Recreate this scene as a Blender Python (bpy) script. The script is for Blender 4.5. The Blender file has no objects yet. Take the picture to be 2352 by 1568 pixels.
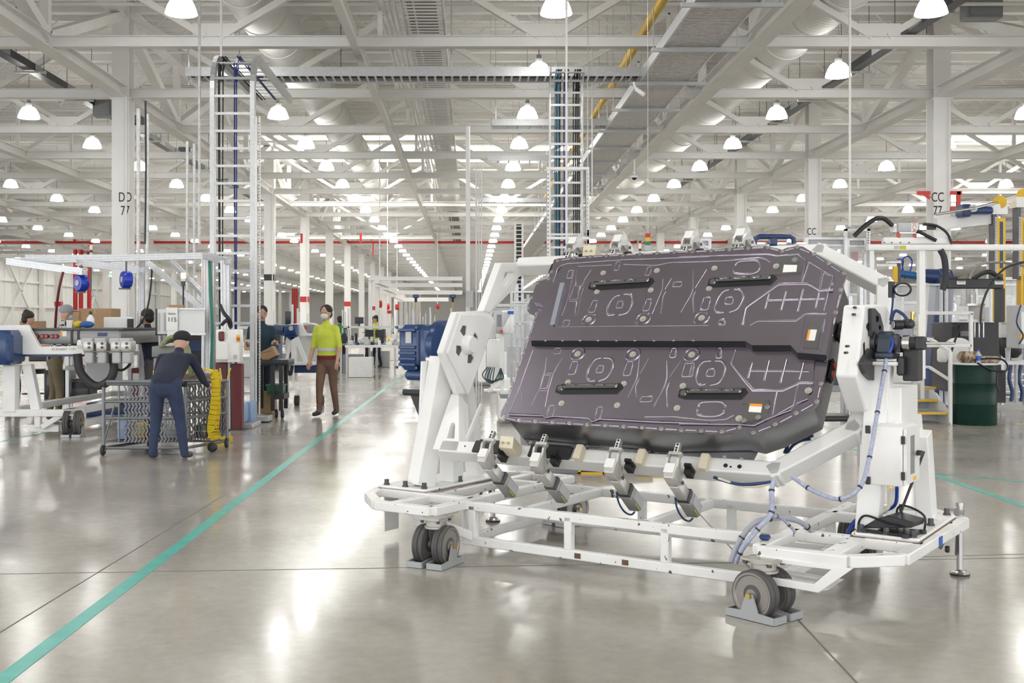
import bpy, bmesh, math, random
from mathutils import Vector as Vc, Matrix
from math import sin, cos, pi, radians as R
random.seed(7)
D = bpy.data
COL = bpy.context.scene.collection
SC = bpy.context.scene
# ------------------------------------------------------------------ camera, world, exposure
F, X0, Y0, H = 2520.0, 1080.0, 745.0, 1.45     # pixels of the 2352x1568 frame; eye height in metres
cd = D.cameras.new('camera'); cam = D.objects.new('camera', cd); COL.objects.link(cam)
cam.location = (0, 0, H); cam.rotation_euler = (pi/2, 0, 0)
cd.sensor_width = 36; cd.lens = F/2352*36
cd.shift_x = (1176-X0)/2352; cd.shift_y = (Y0-784)/2352
cd.clip_end = 600; SC.camera = cam
SC.view_settings.view_transform = 'Standard'; SC.view_settings.look = 'None'
SC.view_settings.gamma = 1; SC.view_settings.use_curve_mapping = False
SC.view_settings.exposure = 1.0
wd = D.worlds.new('world'); SC.world = wd; wd.use_nodes = True
wd.node_tree.nodes['Background'].inputs[0].default_value = (0.95, 0.97, 1, 1)
wd.node_tree.nodes['Background'].inputs[1].default_value = 1.6
SC.cycles.max_bounces = 7; SC.cycles.diffuse_bounces = 5; SC.cycles.glossy_bounces = 3
SC.cycles.use_adaptive_sampling = True; SC.cycles.adaptive_threshold = .05
SC.cycles.transmission_bounces = 6; SC.cycles.transparent_max_bounces = 12
SC.cycles.sample_clamp_indirect = 6; SC.cycles.caustics_reflective = False
LAMP = 20.0
# ------------------------------------------------------------------ helpers
def P(px, py, Y): return Vc(((px-X0)*Y/F, Y, H-(py-Y0)*Y/F))
def G(px, py, z=0):
    t = (H-z)*F/(py-Y0); return Vc(((px-X0)*t/F, t, z))
I4 = Matrix.Identity(4)
th = math.atan(.70); ph = R(38)
U = Vc((cos(th), -sin(th), 0)); V = Vc((sin(th), cos(th), 0)); Z = Vc((0, 0, 1))
T = V*sin(ph)+Z*cos(ph); N = -V*cos(ph)+Z*sin(ph); A0 = V*6.15+Z*1.34
def frame(o, x, y, z):
    m = Matrix.Identity(4)
    for i, c in enumerate((x, y, z, o)):
        for j in range(3): m[j][i] = c[j]
    return m
MS = frame(Vc((0,0,0)), U, V, Z); MQ = frame(A0, U, T, N)
def at(loc, rz=0): return Matrix.Translation(loc) @ Matrix.Rotation(rz, 4, 'Z')
MATS = {}
def M(name, c, rough=.5, metal=0, emit=0, bump=0, bscale=40, var=0, vscale=6, alpha=1, trans=0, coat=0, spec=.5, stretch=None, chips=0):
    if name in MATS: return MATS[name]
    m = D.materials.new(name); m.use_nodes = True; nt = m.node_tree; b = nt.nodes['Principled BSDF']
    b.inputs['Base Color'].default_value = (*c, 1); b.inputs['Roughness'].default_value = rough
    b.inputs['Metallic'].default_value = metal; b.inputs['Alpha'].default_value = alpha
    b.inputs['Transmission Weight'].default_value = trans; b.inputs['Coat Weight'].default_value = coat
    b.inputs['Specular IOR Level'].default_value = spec
    if emit:
        b.inputs['Emission Color'].default_value = (*c, 1); b.inputs['Emission Strength'].default_value = emit
    tc = nt.nodes.new('ShaderNodeTexCoord'); src = tc.outputs['Object']
    if stretch:
        mp = nt.nodes.new('ShaderNodeMapping'); mp.inputs['Scale'].default_value = stretch
        nt.links.new(src, mp.inputs[0]); src = mp.outputs[0]
    if var or chips:
        n = nt.nodes.new('ShaderNodeTexNoise'); n.inputs['Scale'].default_value = vscale; n.inputs['Detail'].default_value = 6
        nt.links.new(src, n.inputs['Vector'])
        cr = nt.nodes.new('ShaderNodeValToRGB'); e = cr.color_ramp.elements
        e[0].position = .3; e[1].position = .7
        e[0].color = (*[x*(1-var) for x in c], 1); e[1].color = (*[min(1, x*(1+var)) for x in c], 1)
        nt.links.new(n.outputs[0], cr.inputs[0]); out = cr.outputs[0]
        if chips:
            n2 = nt.nodes.new('ShaderNodeTexNoise'); n2.inputs['Scale'].default_value = 22; n2.inputs['Detail'].default_value = 3
            nt.links.new(src, n2.inputs['Vector'])
            c2 = nt.nodes.new('ShaderNodeValToRGB'); q = c2.color_ramp.elements
            q[0].position = chips; q[1].position = chips+.01; q[0].color = (0, 0, 0, 1); q[1].color = (1, 1, 1, 1)
            nt.links.new(n2.outputs[0], c2.inputs[0])
            mx = nt.nodes.new('ShaderNodeMix'); mx.data_type = 'RGBA'; mx.inputs[6].default_value = (.12, .11, .1, 1)
            nt.links.new(c2.outputs[0], mx.inputs[0]); nt.links.new(out, mx.inputs[7]); out = mx.outputs[2]
        nt.links.new(out, b.inputs['Base Color'])
    if bump:
        n = nt.nodes.new('ShaderNodeTexNoise'); n.inputs['Scale'].default_value = bscale; n.inputs['Detail'].default_value = 4
        nt.links.new(src, n.inputs['Vector'])
        bp = nt.nodes.new('ShaderNodeBump'); bp.inputs['Strength'].default_value = bump; bp.inputs['Distance'].default_value = .01
        nt.links.new(n.outputs[0], bp.inputs['Height']); nt.links.new(bp.outputs[0], b.inputs['Normal'])
    MATS[name] = m; return m
def mname(o): return o
class B:
    """collects shapes, given in the axes of frame m, into one mesh"""
    def __init__(s, m=I4): s.m = m; s.v = []; s.f = []; s.k = []; s.mi = 0
    def add(s, vs, fs, loc=None):
        o = len(s.v); m = s.m if loc is None else s.m @ loc
        s.v += [m @ Vc(v) for v in vs]; s.f += [tuple(i+o for i in f) for f in fs]; s.k += [s.mi]*len(fs); return s
    def mat(s, i): s.mi = i; return s
    def box(s, a, b, loc=None):
        x0, y0, z0 = (min(a[i], b[i]) for i in range(3)); x1, y1, z1 = (max(a[i], b[i]) for i in range(3))
        return s.add([(x0,y0,z0),(x1,y0,z0),(x1,y1,z0),(x0,y1,z0),(x0,y0,z1),(x1,y0,z1),(x1,y1,z1),(x0,y1,z1)],
                     [(0,3,2,1),(4,5,6,7),(0,1,5,4),(1,2,6,5),(2,3,7,6),(3,0,4,7)], loc)
    def bbox(s, a, b, c=.01, loc=None):
        """box with chamfered vertical (local z) edges and top rim"""
        x0, y0, z0 = (min(a[i], b[i]) for i in range(3)); x1, y1, z1 = (max(a[i], b[i]) for i in range(3))
        c = min(c, (x1-x0)*.45, (y1-y0)*.45, (z1-z0)*.45)
        def ring(d, z): return [(x0+c+d,y0+d,z),(x1-c-d,y0+d,z),(x1-d,y0+c+d,z),(x1-d,y1-c-d,z),(x1-c-d,y1-d,z),(x0+c+d,y1-d,z),(x0+d,y1-c-d,z),(x0+d,y0+c+d,z)]
        vs = ring(c*.6, z0)+ring(0, z0+c)+ring(0, z1-c)+ring(c*.6, z1); fs = [tuple(range(7,-1,-1)), tuple(range(24,32))]
        for k in range(3):
            for i in range(8): j = (i+1) % 8; fs.append((k*8+i, k*8+j, k*8+8+j, k*8+8+i))
        return s.add(vs, fs, loc)
    def beam(s, p, q, w, h, up=(0,0,1)):
        p, q = Vc(p), Vc(q); d = (q-p); L = d.length
        if L < 1e-6: return s
        d.normalize(); up = Vc(up)
        if abs(d.dot(up)) > .99: up = Vc((1,0,0)) if abs(d.x) < .9 else Vc((0,1,0))
        x = d.cross(up).normalized(); y = x.cross(d).normalized()
        vs = [c+x*a*w/2+y*b*h/2 for c in (p, q) for a, b in ((-1,-1),(1,-1),(1,1),(-1,1))]
        return s.add(vs, [(0,1,2,3),(7,6,5,4),(0,4,5,1),(1,5,6,2),(2,6,7,3),(3,7,4,0)])
    def cyl(s, p, q, r, n=12, r2=None, cap=True):
        p, q = Vc(p), Vc(q); r2 = r if r2 is None else r2; d = (q-p).normalized()
        a = Vc((0,0,1)) if abs(d.z) < .9 else Vc((1,0,0)); x = d.cross(a).normalized(); y = d.cross(x).normalized()
        vs = [c+(x*cos(2*pi*i/n)+y*sin(2*pi*i/n))*rr for c, rr in ((p, r), (q, r2)) for i in range(n)]
        fs = [(i, (i+1) % n, n+(i+1) % n, n+i) for i in range(n)]
        if cap: fs += [tuple(range(n-1,-1,-1)), tuple(range(n, 2*n))]
        return s.add(vs, fs)
    def lathe(s, prof, c=(0,0,0), ax=(0,0,1), n=20, closed=False):
        c = Vc(c); d = Vc(ax).normalized(); a = Vc((0,0,1)) if abs(d.z) < .9 else Vc((1,0,0)); x = d.cross(a).normalized(); y = d.cross(x).normalized()
        vs = [c+d*h+(x*cos(2*pi*i/n)+y*sin(2*pi*i/n))*r for r, h in prof for i in range(n)]
        fs = [(k*n+i, k*n+(i+1) % n, (k+1)*n+(i+1) % n, (k+1)*n+i) for k in range(len(prof)-1) for i in range(n)]
        if closed: fs += [(len(prof)*n-n+i, len(prof)*n-n+(i+1) % n, (i+1) % n, i) for i in range(n)]
        return s.add(vs, fs)
    def tube(s, pts, r, n=6, closed=False, flat=None, up=None, cap=True):
        pts = [Vc(p) for p in pts]; m = len(pts); vs = []; prev = None
        for i, p in enumerate(pts):
            if closed: d = (pts[(i+1) % m]-pts[i-1])
            else: d = pts[min(i+1, m-1)]-pts[max(i-1, 0)]
            if d.length < 1e-9: d = Vc((0,0,1))
            d.normalize()
            if up is not None: x = d.cross(Vc(up)).normalized(); k = 1/max(.5, abs(cos(d.angle((pts[(i+1) % m]-p) if (pts[(i+1) % m]-p).length > 1e-9 and (closed or i < m-1) else d))))
            else:
                if prev is None:
                    a = Vc((0,0,1)) if abs(d.z) < .9 else Vc((1,0,0)); x = d.cross(a).normalized()
                else:
                    x = prev-d*prev.dot(d); x = x.normalized() if x.length > 1e-6 else d.orthogonal().normalized()
                k = 1
            prev = x; y = x.cross(d).normalized(); rr = r[i] if isinstance(r, (list, tuple)) else r
            vs += [p+x*cos(2*pi*j/n)*rr*k+y*sin(2*pi*j/n)*rr*(flat or 1) for j in range(n)]
        fs = [(i*n+j, i*n+(j+1) % n, (i+1)*n+(j+1) % n, (i+1)*n+j) for i in range(m-1) for j in range(n)]
        if closed: fs += [((m-1)*n+j, (m-1)*n+(j+1) % n, (j+1) % n, j) for j in range(n)]
        elif cap: fs += [tuple(range(n-1,-1,-1)), tuple(range((m-1)*n, m*n))]
        return s.add(vs, fs)
    def prism(s, poly, a, b, fn=None, hole=None):
        """polygon (x,y) extruded along z from a to b; fn maps (x,y,z) to frame axes"""
        fn = fn or (lambda x, y, z: (x, y, z)); n = len(poly)
        if hole:
            bm = bmesh.new(); vs = []
            for z in (a, b):
                bm2 = [bm.verts.new((x, y, z)) for x, y in poly]; hh = [[bm.verts.new((x, y, z)) for x, y in q] for q in hole]
                es = [bm.edges.new((bm2[i], bm2[(i+1) % n])) for i in range(n)]
                for q in hh: es += [bm.edges.new((q[i], q[(i+1) % len(q)])) for i in range(len(q))]
                bmesh.ops.triangle_fill(bm, edges=es, use_beauty=True); vs.append((bm2, hh))
            for L0, L1 in [(vs[0][0], vs[1][0])]+list(zip(vs[0][1], vs[1][1])):
                for i in range(len(L0)): j = (i+1) % len(L0); bm.faces.new((L0[i], L0[j], L1[j], L1[i]))
            bm.verts.index_update()
            s.add([fn(*v.co) for v in bm.verts], [tuple(v.index for v in f.verts) for f in bm.faces]); bm.free(); return s
        vs = [fn(x, y, a) for x, y in poly]+[fn(x, y, b) for x, y in poly]
        return s.add(vs, [tuple(range(n-1,-1,-1)), tuple(range(n, 2*n))]+[(i, (i+1) % n, n+(i+1) % n, n+i) for i in range(n)])
    def plateau(s, poly, a, b, inset):
        """raised polygon with sloped sides"""
        n = len(poly); area = sum(poly[i][0]*poly[(i+1) % n][1]-poly[(i+1) % n][0]*poly[i][1] for i in range(n)); sg = 1 if area > 0 else -1
        q = []
        for i in range(n):
            p0, p1, p2 = Vc(poly[i-1]), Vc(poly[i]), Vc(poly[(i+1) % n])
            d0 = (p1-p0).normalized(); d1 = (p2-p1).normalized(); n0 = Vc((-d0.y, d0.x))*sg; n1 = Vc((-d1.y, d1.x))*sg
            m = (n0+n1); k = inset/max(.3, (1+n0.dot(n1))); q.append((p1.x+m.x*k, p1.y+m.y*k))
        return s.add([(x, y, a) for x, y in poly]+[(x, y, b) for x, y in q], [tuple(range(n, 2*n))]+[(i, (i+1) % n, n+(i+1) % n, n+i) for i in range(n)])
    def ell(s, c, r, n=14, m=8, loc=None):
        vs = []; fs = []
        for i in range(m+1):
            a = pi*i/m
            for j in range(n): vs.append((c[0]+r[0]*sin(a)*cos(2*pi*j/n), c[1]+r[1]*sin(a)*sin(2*pi*j/n), c[2]+r[2]*cos(a)))
        for i in range(m):
            for j in range(n): fs.append((i*n+j, (i+1)*n+j, (i+1)*n+(j+1) % n, i*n+(j+1) % n))
        return s.add(vs, fs, loc)
    def build(s, name, mats, parent=None, smooth=None, kind=None, label=None, bev=0):
        me = D.meshes.new(name)
        base = Vc((0,0,0))
        if parent is not None: base = Vc(parent['_w']) if '_w' in parent else Vc((0,0,0))
        if parent is None and s.v: base = Vc((sum(v.x for v in s.v)/len(s.v), sum(v.y for v in s.v)/len(s.v), min(v.z for v in s.v)))
        me.from_pydata([v-base for v in s.v], [], s.f)
        for m in (mats if isinstance(mats, (list, tuple)) else [mats]): me.materials.append(m)
        if any(s.k): me.polygons.foreach_set('material_index', s.k)
        bm = bmesh.new(); bm.from_mesh(me); bmesh.ops.recalc_face_normals(bm, faces=bm.faces); bm.to_mesh(me); bm.free()
        if smooth is not None:
            me.polygons.foreach_set('use_smooth', [True]*len(me.polygons))
            try: me.set_sharp_from_angle(angle=R(smooth))
            except Exception: pass
        o = D.objects.new(name, me); COL.objects.link(o)
        if parent is not None: o.parent = parent; o['_w'] = tuple(base)
        else: o.location = base; o['_w'] = tuple(base)
        if bev:
            b = o.modifiers.new('bevel', 'BEVEL'); b.width = bev; b.segments = 2; b.limit_method = 'ANGLE'; b.angle_limit = R(40)
            for p in me.polygons: p.use_smooth = True
            try: me.set_sharp_from_angle(angle=R(35))
            except Exception: pass
        if kind: o['kind'] = kind
        if label: o['label'] = label
        return o
def tag(o, label, cat, group=None, kind=None):
    o['label'] = label; o['category'] = cat
    if group: o['group'] = group
    if kind: o['kind'] = kind
    return o
def thing(name, label, cat, loc, group=None):
    o = D.objects.new(name, None); COL.objects.link(o); o.location = loc; o.empty_display_size = .1; o['_w'] = tuple(loc)
    return tag(o, label, cat, group)
def dup(root, loc, label=None, rz=None):
    def cp(o, par):
        c = o.copy(); COL.objects.link(c); c.parent = par
        for k in o.children: cp(k, c)
        return c
    r = cp(root, None); r.location = loc
    if rz is not None: r.rotation_euler = (0, 0, rz)
    if label: r['label'] = label
    return r
def text(s, mat, parent, m, size, name='lettering', label=None, ext=.0005, align='CENTER'):
    c = D.curves.new(name, 'FONT'); c.body = s; c.size = size; c.extrude = ext; c.align_x = align; c.align_y = 'CENTER'
    o = D.objects.new(name, c); COL.objects.link(o); dg = bpy.context.evaluated_depsgraph_get(); me = D.meshes.new_from_object(o.evaluated_get(dg)); D.objects.remove(o); D.curves.remove(c)
    me.materials.clear(); me.materials.append(mat); o = D.objects.new(name, me); COL.objects.link(o)
    if parent is not None:
        o.parent = parent; m = Matrix.Translation(-Vc(parent['_w'])) @ m
    o.matrix_basis = m
    if label: o['label'] = label
    return o
MF = Matrix.Rotation(pi/2, 4, 'X')        # text facing the camera (-Y)
def arc(p, q, sag, n=12, d=(0,0,-1)):
    p, q, d = Vc(p), Vc(q), Vc(d); return [p.lerp(q, i/n)+d*sag*4*(i/n)*(1-i/n) for i in range(n+1)]
def smoothp(pts, n=5):
    pts = [Vc(p) for p in pts]; o = []
    for i in range(len(pts)-1):
        p0, p1, p2, p3 = pts[max(i-1,0)], pts[i], pts[i+1], pts[min(i+2, len(pts)-1)]
        for k in range(n):
            t = k/n; o.append(.5*((2*p1)+(p2-p0)*t+(2*p0-5*p1+4*p2-p3)*t*t+(3*p1-p0-3*p2+p3)*t**3))
    return o+[pts[-1]]
# ------------------------------------------------------------------ materials
white = M('white_enamel', (.86,.86,.845), .32, var=.04, vscale=5, bump=.02, bscale=60)
whitec = M('chipped_white_enamel', (.86,.86,.845), .33, var=.05, vscale=4, chips=.315)
wsteel = M('white_roof_steel', (.82,.815,.795), .55, var=.04, vscale=1.2)
deckm = M('cream_roof_deck', (.76,.75,.71), .6, var=.05, vscale=.6)
wallm = M('white_wall_panel', (.82,.82,.79), .5, var=.03)
alu = M('brushed_aluminium', (.56,.57,.58), .36, .5, var=.08, vscale=20)
galv = M('galvanised_steel', (.58,.58,.57), .4, .5, var=.15, vscale=14)
steel = M('machined_steel', (.55,.54,.53), .3, .95, var=.1)
dsteel = M('dark_steel', (.10,.10,.105), .45, .6, var=.2)
black = M('black_plastic', (.018,.018,.02), .4, bump=.02)
rubber = M('black_rubber', (.035,.035,.037), .6, var=.3)
grey = M('grey_enamel', (.23,.24,.25), .4, var=.05)
lgrey = M('light_grey_paint', (.50,.51,.52), .4, var=.05)
blue = M('blue_gearbox_enamel', (.008,.043,.15), .3, var=.12, vscale=9, bump=.1, bscale=50, coat=.3)
dblue = M('dark_blue_enamel', (.02,.045,.14), .35, var=.1)
bhose = M('blue_air_hose', (.015,.06,.42), .3)
lhose = M('lilac_braided_sleeve', (.42,.45,.60), .5, stretch=(1,1,1), var=.25, vscale=90, bump=.4, bscale=150)
red = M('red_pipe_paint', (.55,.02,.02), .4)
yellow = M('yellow_paint', (.80,.50,.03), .45, var=.06)
ystrap = M('yellow_webbing', (.85,.62,.02), .7, bump=.3, bscale=200)
cream = M('cream_nylon_block', (.80,.73,.55), .45, var=.03)
orange = M('orange_sticker', (.90,.32,.03), .5)
paper = M('white_paper', (.85,.85,.83), .7)
ink = M('black_ink', (.03,.03,.03), .7)
greyink = M('grey_ink', (.4,.4,.4), .7)
card = M('brown_cardboard', (.42,.27,.15), .8, var=.08, vscale=8, bump=.05)
glassm = M('clear_polycarbonate', (.93,.96,.98), .05, alpha=.22)
screen = M('dark_screen', (.02,.025,.035), .15)
lamp_e = M('lit_lamp_dome', (1,.985,.955), .4, emit=LAMP*.62)
lamp_b = M('lit_lamp_opening', (1,.985,.955), .4, emit=LAMP*1.9)
gdark = M('dark_green_drum_enamel', (.006,.034,.024), .42, var=.1, spec=.25)
maroon = M('maroon_pipe', (.13,.02,.025), .4)
skin = M('skin', (.55,.33,.24), .55)
skin2 = M('darker_skin', (.36,.20,.13), .55)
hair = M('dark_hair', (.02,.014,.01), .6)
denim = M('blue_denim', (.03,.045,.10), .8, bump=.3, bscale=120, var=.2)
khaki = M('olive_trousers', (.15,.12,.075), .8, var=.15)
brown = M('brown_trousers', (.17,.10,.07), .8, var=.2)
hiviz = M('yellow_green_hiviz', (.60,.68,.07), .7, var=.08)
greenv = M('green_hiviz', (.04,.22,.08), .7)
reflt = M('silver_reflective_tape', (.55,.56,.55), .4)
navy = M('navy_cloth', (.02,.025,.05), .85, var=.15)
grcl = M('light_grey_cloth', (.55,.55,.53), .85)
bluebox = M('pale_blue_wrap', (.30,.42,.62), .3, var=.08)
# ------------------------------------------------------------------ setting
XL, XR, YN, YF = -38.0, 52.0, -22.0, 182.0
CH = 6.62                       # chord centre height
def floor_mat():
    m = D.materials.new('polished_concrete'); m.use_nodes = True; nt = m.node_tree; b = nt.nodes['Principled BSDF']
    tc = nt.nodes.new('ShaderNodeTexCoord')
    def noise(sc, det, rough=.6):
        n = nt.nodes.new('ShaderNodeTexNoise'); n.inputs['Scale'].default_value = sc; n.inputs['Detail'].default_value = det; n.inputs['Roughness'].default_value = rough
        nt.links.new(tc.outputs['Object'], n.inputs['Vector']); return n.outputs[0]
    def ramp(i, a, b_, ca, cb):
        r = nt.nodes.new('ShaderNodeValToRGB'); e = r.color_ramp.elements; e[0].position = a; e[1].position = b_; e[0].color = (*ca, 1); e[1].color = (*cb, 1)
        nt.links.new(i, r.inputs[0]); return r.outputs[0]
    c1 = ramp(noise(.55, 8), .32, .68, (.365,.34,.30), (.47,.445,.40))
    c2 = ramp(noise(14, 6, .7), .35, .7, (.80,.80,.80), (1.04,1.03,1.02))
    mx = nt.nodes.new('ShaderNodeMix'); mx.data_type = 'RGBA'; mx.blend_type = 'MULTIPLY'; mx.inputs[0].default_value = .6
    nt.links.new(c1, mx.inputs[6]); nt.links.new(c2, mx.inputs[7]); nt.links.new(mx.outputs[2], b.inputs['Base Color'])
    rr = ramp(noise(1.1, 7), .3, .7, (.13,)*3, (.22,)*3); nt.links.new(rr, b.inputs['Roughness'])
    b.inputs['Specular IOR Level'].default_value = .62
    bp = nt.nodes.new('ShaderNodeBump'); bp.inputs['Strength'].default_value = .10; bp.inputs['Distance'].default_value = .006
    nt.links.new(noise(2.6, 3, .5), bp.inputs['Height']); nt.links.new(bp.outputs[0], b.inputs['Normal'])
    return m
B().box((XL-1, YN, -.3), (XR+1, YF+1, 0)).build('floor', floor_mat(), kind='structure')
jm = M('dark_joint_filler', (.16,.145,.125), .5)
floor_o = D.objects['floor']
def joint(p, q, w=.009):
    B().beam((p[0], p[1], .0006), (q[0], q[1], .0006), w, .0016).build('floor_joint', jm, floor_o)
g = lambda x, y: G(x, y)
def jext(a, b, k0, k1):
    a, b = G(*a), G(*b); return a.lerp(b, k0), a.lerp(b, k1)
joint(*jext((0,1452), (222,1316), -.4, 3.4))
joint(*jext((0,1318), (700,1307), -1, 4.2))
joint(*jext((1830,1420), (1968,1568), -3.2, 1.5))
joint(*jext((2240,1275), (2352,1272), -2, 4))
teal = M('teal_floor_paint', (.05,.46,.38), .28, var=.15, vscale=7)
def stripe(p, q, w, label):
    o = B().beam((p[0], p[1], .0012), (q[0], q[1], .0012), w, .0015, ).build('floor_line', teal); tag(o, label, 'floor line')
a, b_ = G(20,1550), G(806,952)
stripe(a.lerp(b_, -.25), a.lerp(b_, 2.4), .085, 'long teal painted line running down the aisle left of the big stand')
stripe(G(2150,1092), G(2420,1185), .075, 'short teal painted line slanting across the floor at the right edge')
stripe(G(2130,1086), G(2420,1112), .05, 'thinner teal painted line just above the slanting one at the right')
stripe(G(1812,985), G(2010,1046), .055, 'teal painted line seen between the battery pack and the right post')
stripe(G(-40,1022), G(110,992), .05, 'teal painted line under the left assembly stand')
# ceiling: corrugated deck, ribs run left to right
bd = B(); y = YN; prof = []
zc = 8.78
while y < 70: prof += [(y, zc), (y+.09, zc), (y+.12, zc+.06), (y+.27, zc+.06)]; y += .3
prof += [(70, zc), (YF, zc)]
vs = [(x, yy, zz) for x in (XL, XR) for yy, zz in prof]; n = len(prof)
# skylight openings are panels just under the deck
bd.add(vs, [(i, i+1, n+i+1, n+i) for i in range(n-1)]).build('ceiling', deckm, kind='structure')
sky = M('daylit_skylight', (1,.98,.94), .5, emit=4.5)
B().box((-8.4, 42.6, zc-.05), (-1.4, 46.0, zc-.01)).build('window_1', sky, kind='structure')
B().box((-1.0, 45.2, zc-.05), (4.2, 47.4, zc-.01)).build('window_2', sky, kind='structure')
B().box((18.5, 40.6, zc-.05), (25, 44.2, zc-.01)).build('window_3', sky, kind='structure')
B().box((-10, 62, zc-.05), (-4, 64.5, zc-.01)).build('window_4', sky, kind='structure')
# walls
def wall_side(nm, x, s):
    b = B().box((x, 30, 0), (x+s*.3, YF, zc+.1)); b.build(nm, wallm, kind='structure')
    o = D.objects[nm]
    bb = B()
    for k in range(100): bb.box((x-s*.03, 31+k*1.5, 0), (x, 31.06+k*1.5, zc))
    bb.build('seam', wallm, o, kind='stuff')
    for z in (2.9, 5.0, 6.9): B().box((x-s*.22, 30, z), (x, YF, z+.2)).build('girt', wsteel, o)
    for k in range(14):
        y = 33.6+9*k
        B().box((x-s*.5, y-.15, 0), (x-s*.05, y+.15, zc)).build('post', wsteel, o)
    for k in (3, 6, 8):
        y = 33.6+9*k
        B().beam((x-s*.3, y, .3), (x-s*.3, y+9, 8.2), .16, .16).build('brace', wsteel, o)
        B().beam((x-s*.3, y+9, .3), (x-s*.3, y, 8.2), .16, .16).build('brace', wsteel, o)
wall_side('wall_left', XL, -1); wall_side('wall_right', XR, 1)
B().box((XL, YF-2, 0), (XR, YF-1.7, zc+.1)).build('wall_back', wallm, kind='structure')
wb = D.objects['wall_back']; bb = B()
for k in range(60): bb.box((XL+1.5*k, YF-2.05, 0), (XL+1.5*k+.07, YF-2, zc))
bb.build('seam', wallm, wb, kind='stuff')
# roof trusses left to right every 4.5 m
tr = B(); x = -37.3
tr.box((XL, -.1, CH-.1), (XR, .1, CH-.085)).box((XL, -.1, CH+.085), (XR, .1, CH+.1)).box((XL, -.03, CH-.09), (XR, .03, CH+.09))
tr.box((XL, -.09, 8.42), (XR, .09, 8.6))
nodes = [1.4+6.1*k for k in range(-7, 9)]
for x in nodes:
    for s in (-1, 1):
        tr.beam((x+s*.15, 0, CH+.1), (x+s*3.05, 0, 8.45), .12, .12)
    tr.beam((x+3.05, 0, CH), (x+3.05, 0, 8.5), .09, .09)
    tr.box((x-.38, -.02, CH+.05), (x+.38, .02, CH+.34))
trm = None
for k in range(-8, 34):
    y = 24.6+4.5*k
    if trm is None:
        o = tr.build('roof_truss', wsteel, kind='structure'); trm = o; base = Vc(o.location)
    else: o = trm.copy(); COL.objects.link(o)
    o.location = base+Vc((0, y, 0))
# purlins (small joists) left to right between the trusses
pj = B(); pj.box((XL, -.03, 8.66), (XR, .03, 8.78)); pj.cyl((XL, 0, 8.3), (XR, 0, 8.3), .035, 6)
pw = B()
pu0 = pj.build('roof_purlin', wsteel, kind='structure'); pb = Vc(pu0.location)
first = True
for k in range(-8, 30):
    for j in (1, 2):
        y = 24.6+4.5*k+1.5*j
        o = pu0 if first else pu0.copy()
        if not first: COL.objects.link(o)
        first = False; o.location = pb+Vc((0, y, 0))
for k in range(-2, 5):
    for j in (1, 2):
        y = 24.6+4.5*k+1.5*j; x = -16.
        while x < 24: pw.beam((x, y, 8.3), (x+.4, y, 8.7), .03, .03); pw.beam((x+.4, y, 8.7), (x+.8, y, 8.3), .03, .03); x += .8
pw.build('purlin_webs', wsteel, pu0, kind='stuff')
# girders running away from the camera
def girder(x, w, heavy):
    b = B(); b.box((x-w/2, YN, CH-.13), (x+w/2, YF-2, CH-.11)).box((x-w/2, YN, CH+.11), (x+w/2, YF-2, CH+.13)).box((x-.02, YN, CH-.12), (x+.02, YF-2, CH+.12))
    if heavy:
        b.box((x-w/2, YN, 8.3), (x+w/2, YF-2, 8.6))
        for k in range(-8, 33):
            y = 24.6+4.5*k
            if k % 2: b.beam((x, y, CH+.1), (x, y+4.5, 8.4), .22, .2)
            else: b.beam((x, y+4.5, CH+.1), (x, y, 8.4), .22, .2)
            b.beam((x, y, CH), (x, y, 8.4), .16, .16)
    b.build('roof_girder', wsteel, kind='structure')
for x, w, hv in ((-26.1,.26,1), (-19.9,.2,0), (-13.6,.26,0), (-7.78,.32,1), (-2.1,.14,0), (5.2,.34,1), (10.5,.32,1), (16.2,.26,0), (22.5,.2,0), (28.8,.26,1)): girder(x, w, hv)
# columns
bandr = M('red_column_band', (.50,.03,.03), .5)
def column(x, y, txt=None, band=None):
    b = B(); hw, t, dp = .19, .03, .21
    b.box((x-hw, y-dp, 0), (x+hw, y-dp+t, zc)).box((x-hw, y+dp-t, 0), (x+hw, y+dp, zc)).box((x-.015, y-dp+t, 0), (x+.015, y+dp-t, zc))
    if y < 60:
        b.cyl((x+hw-.05, y-dp-.03, .3), (x+hw-.05, y-dp-.03, CH), .02, 6)
        b.box((x-hw-.04, y-dp-.03, CH-.16), (x+hw+.04, y-dp, CH-.13))
    o = b.build('column', wsteel, kind='structure')
    if band:
        z, h, m = band; B().box((x-hw-.005, y-dp-.006, z), (x+hw+.005, y+dp+.006, z+h)).build('band', m, o)
    if txt: text(txt, ink, o, Matrix.Translation((x+ (.11 if x < 0 else -.11), y-dp-.005, 4.12)) @ MF @ Matrix.Diagonal((.68,1,1,1)), .30)
    return o
c1 = column(-7.78, 24.6, 'DD\n77'); column(10.5, 24.6, 'CC\n77'); column(10.5, 33.6, 'CC\n76')
bands = {2: (3.15,.24,black), 3: (2.5,.26,bandr), 5: (2.6,.3,bandr), 7: (2.6,.3,bandr), 9: (2.5,.3,bandr)}
for k in range(2, 17):
    y = 24.6+9*k; column(-7.78, y, band=bands.get(k))
    column(10.5, y)
    if k > 4: column(-26.1, y, band=bands.get(k))
    if k > 3: column(28.8, y)
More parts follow.
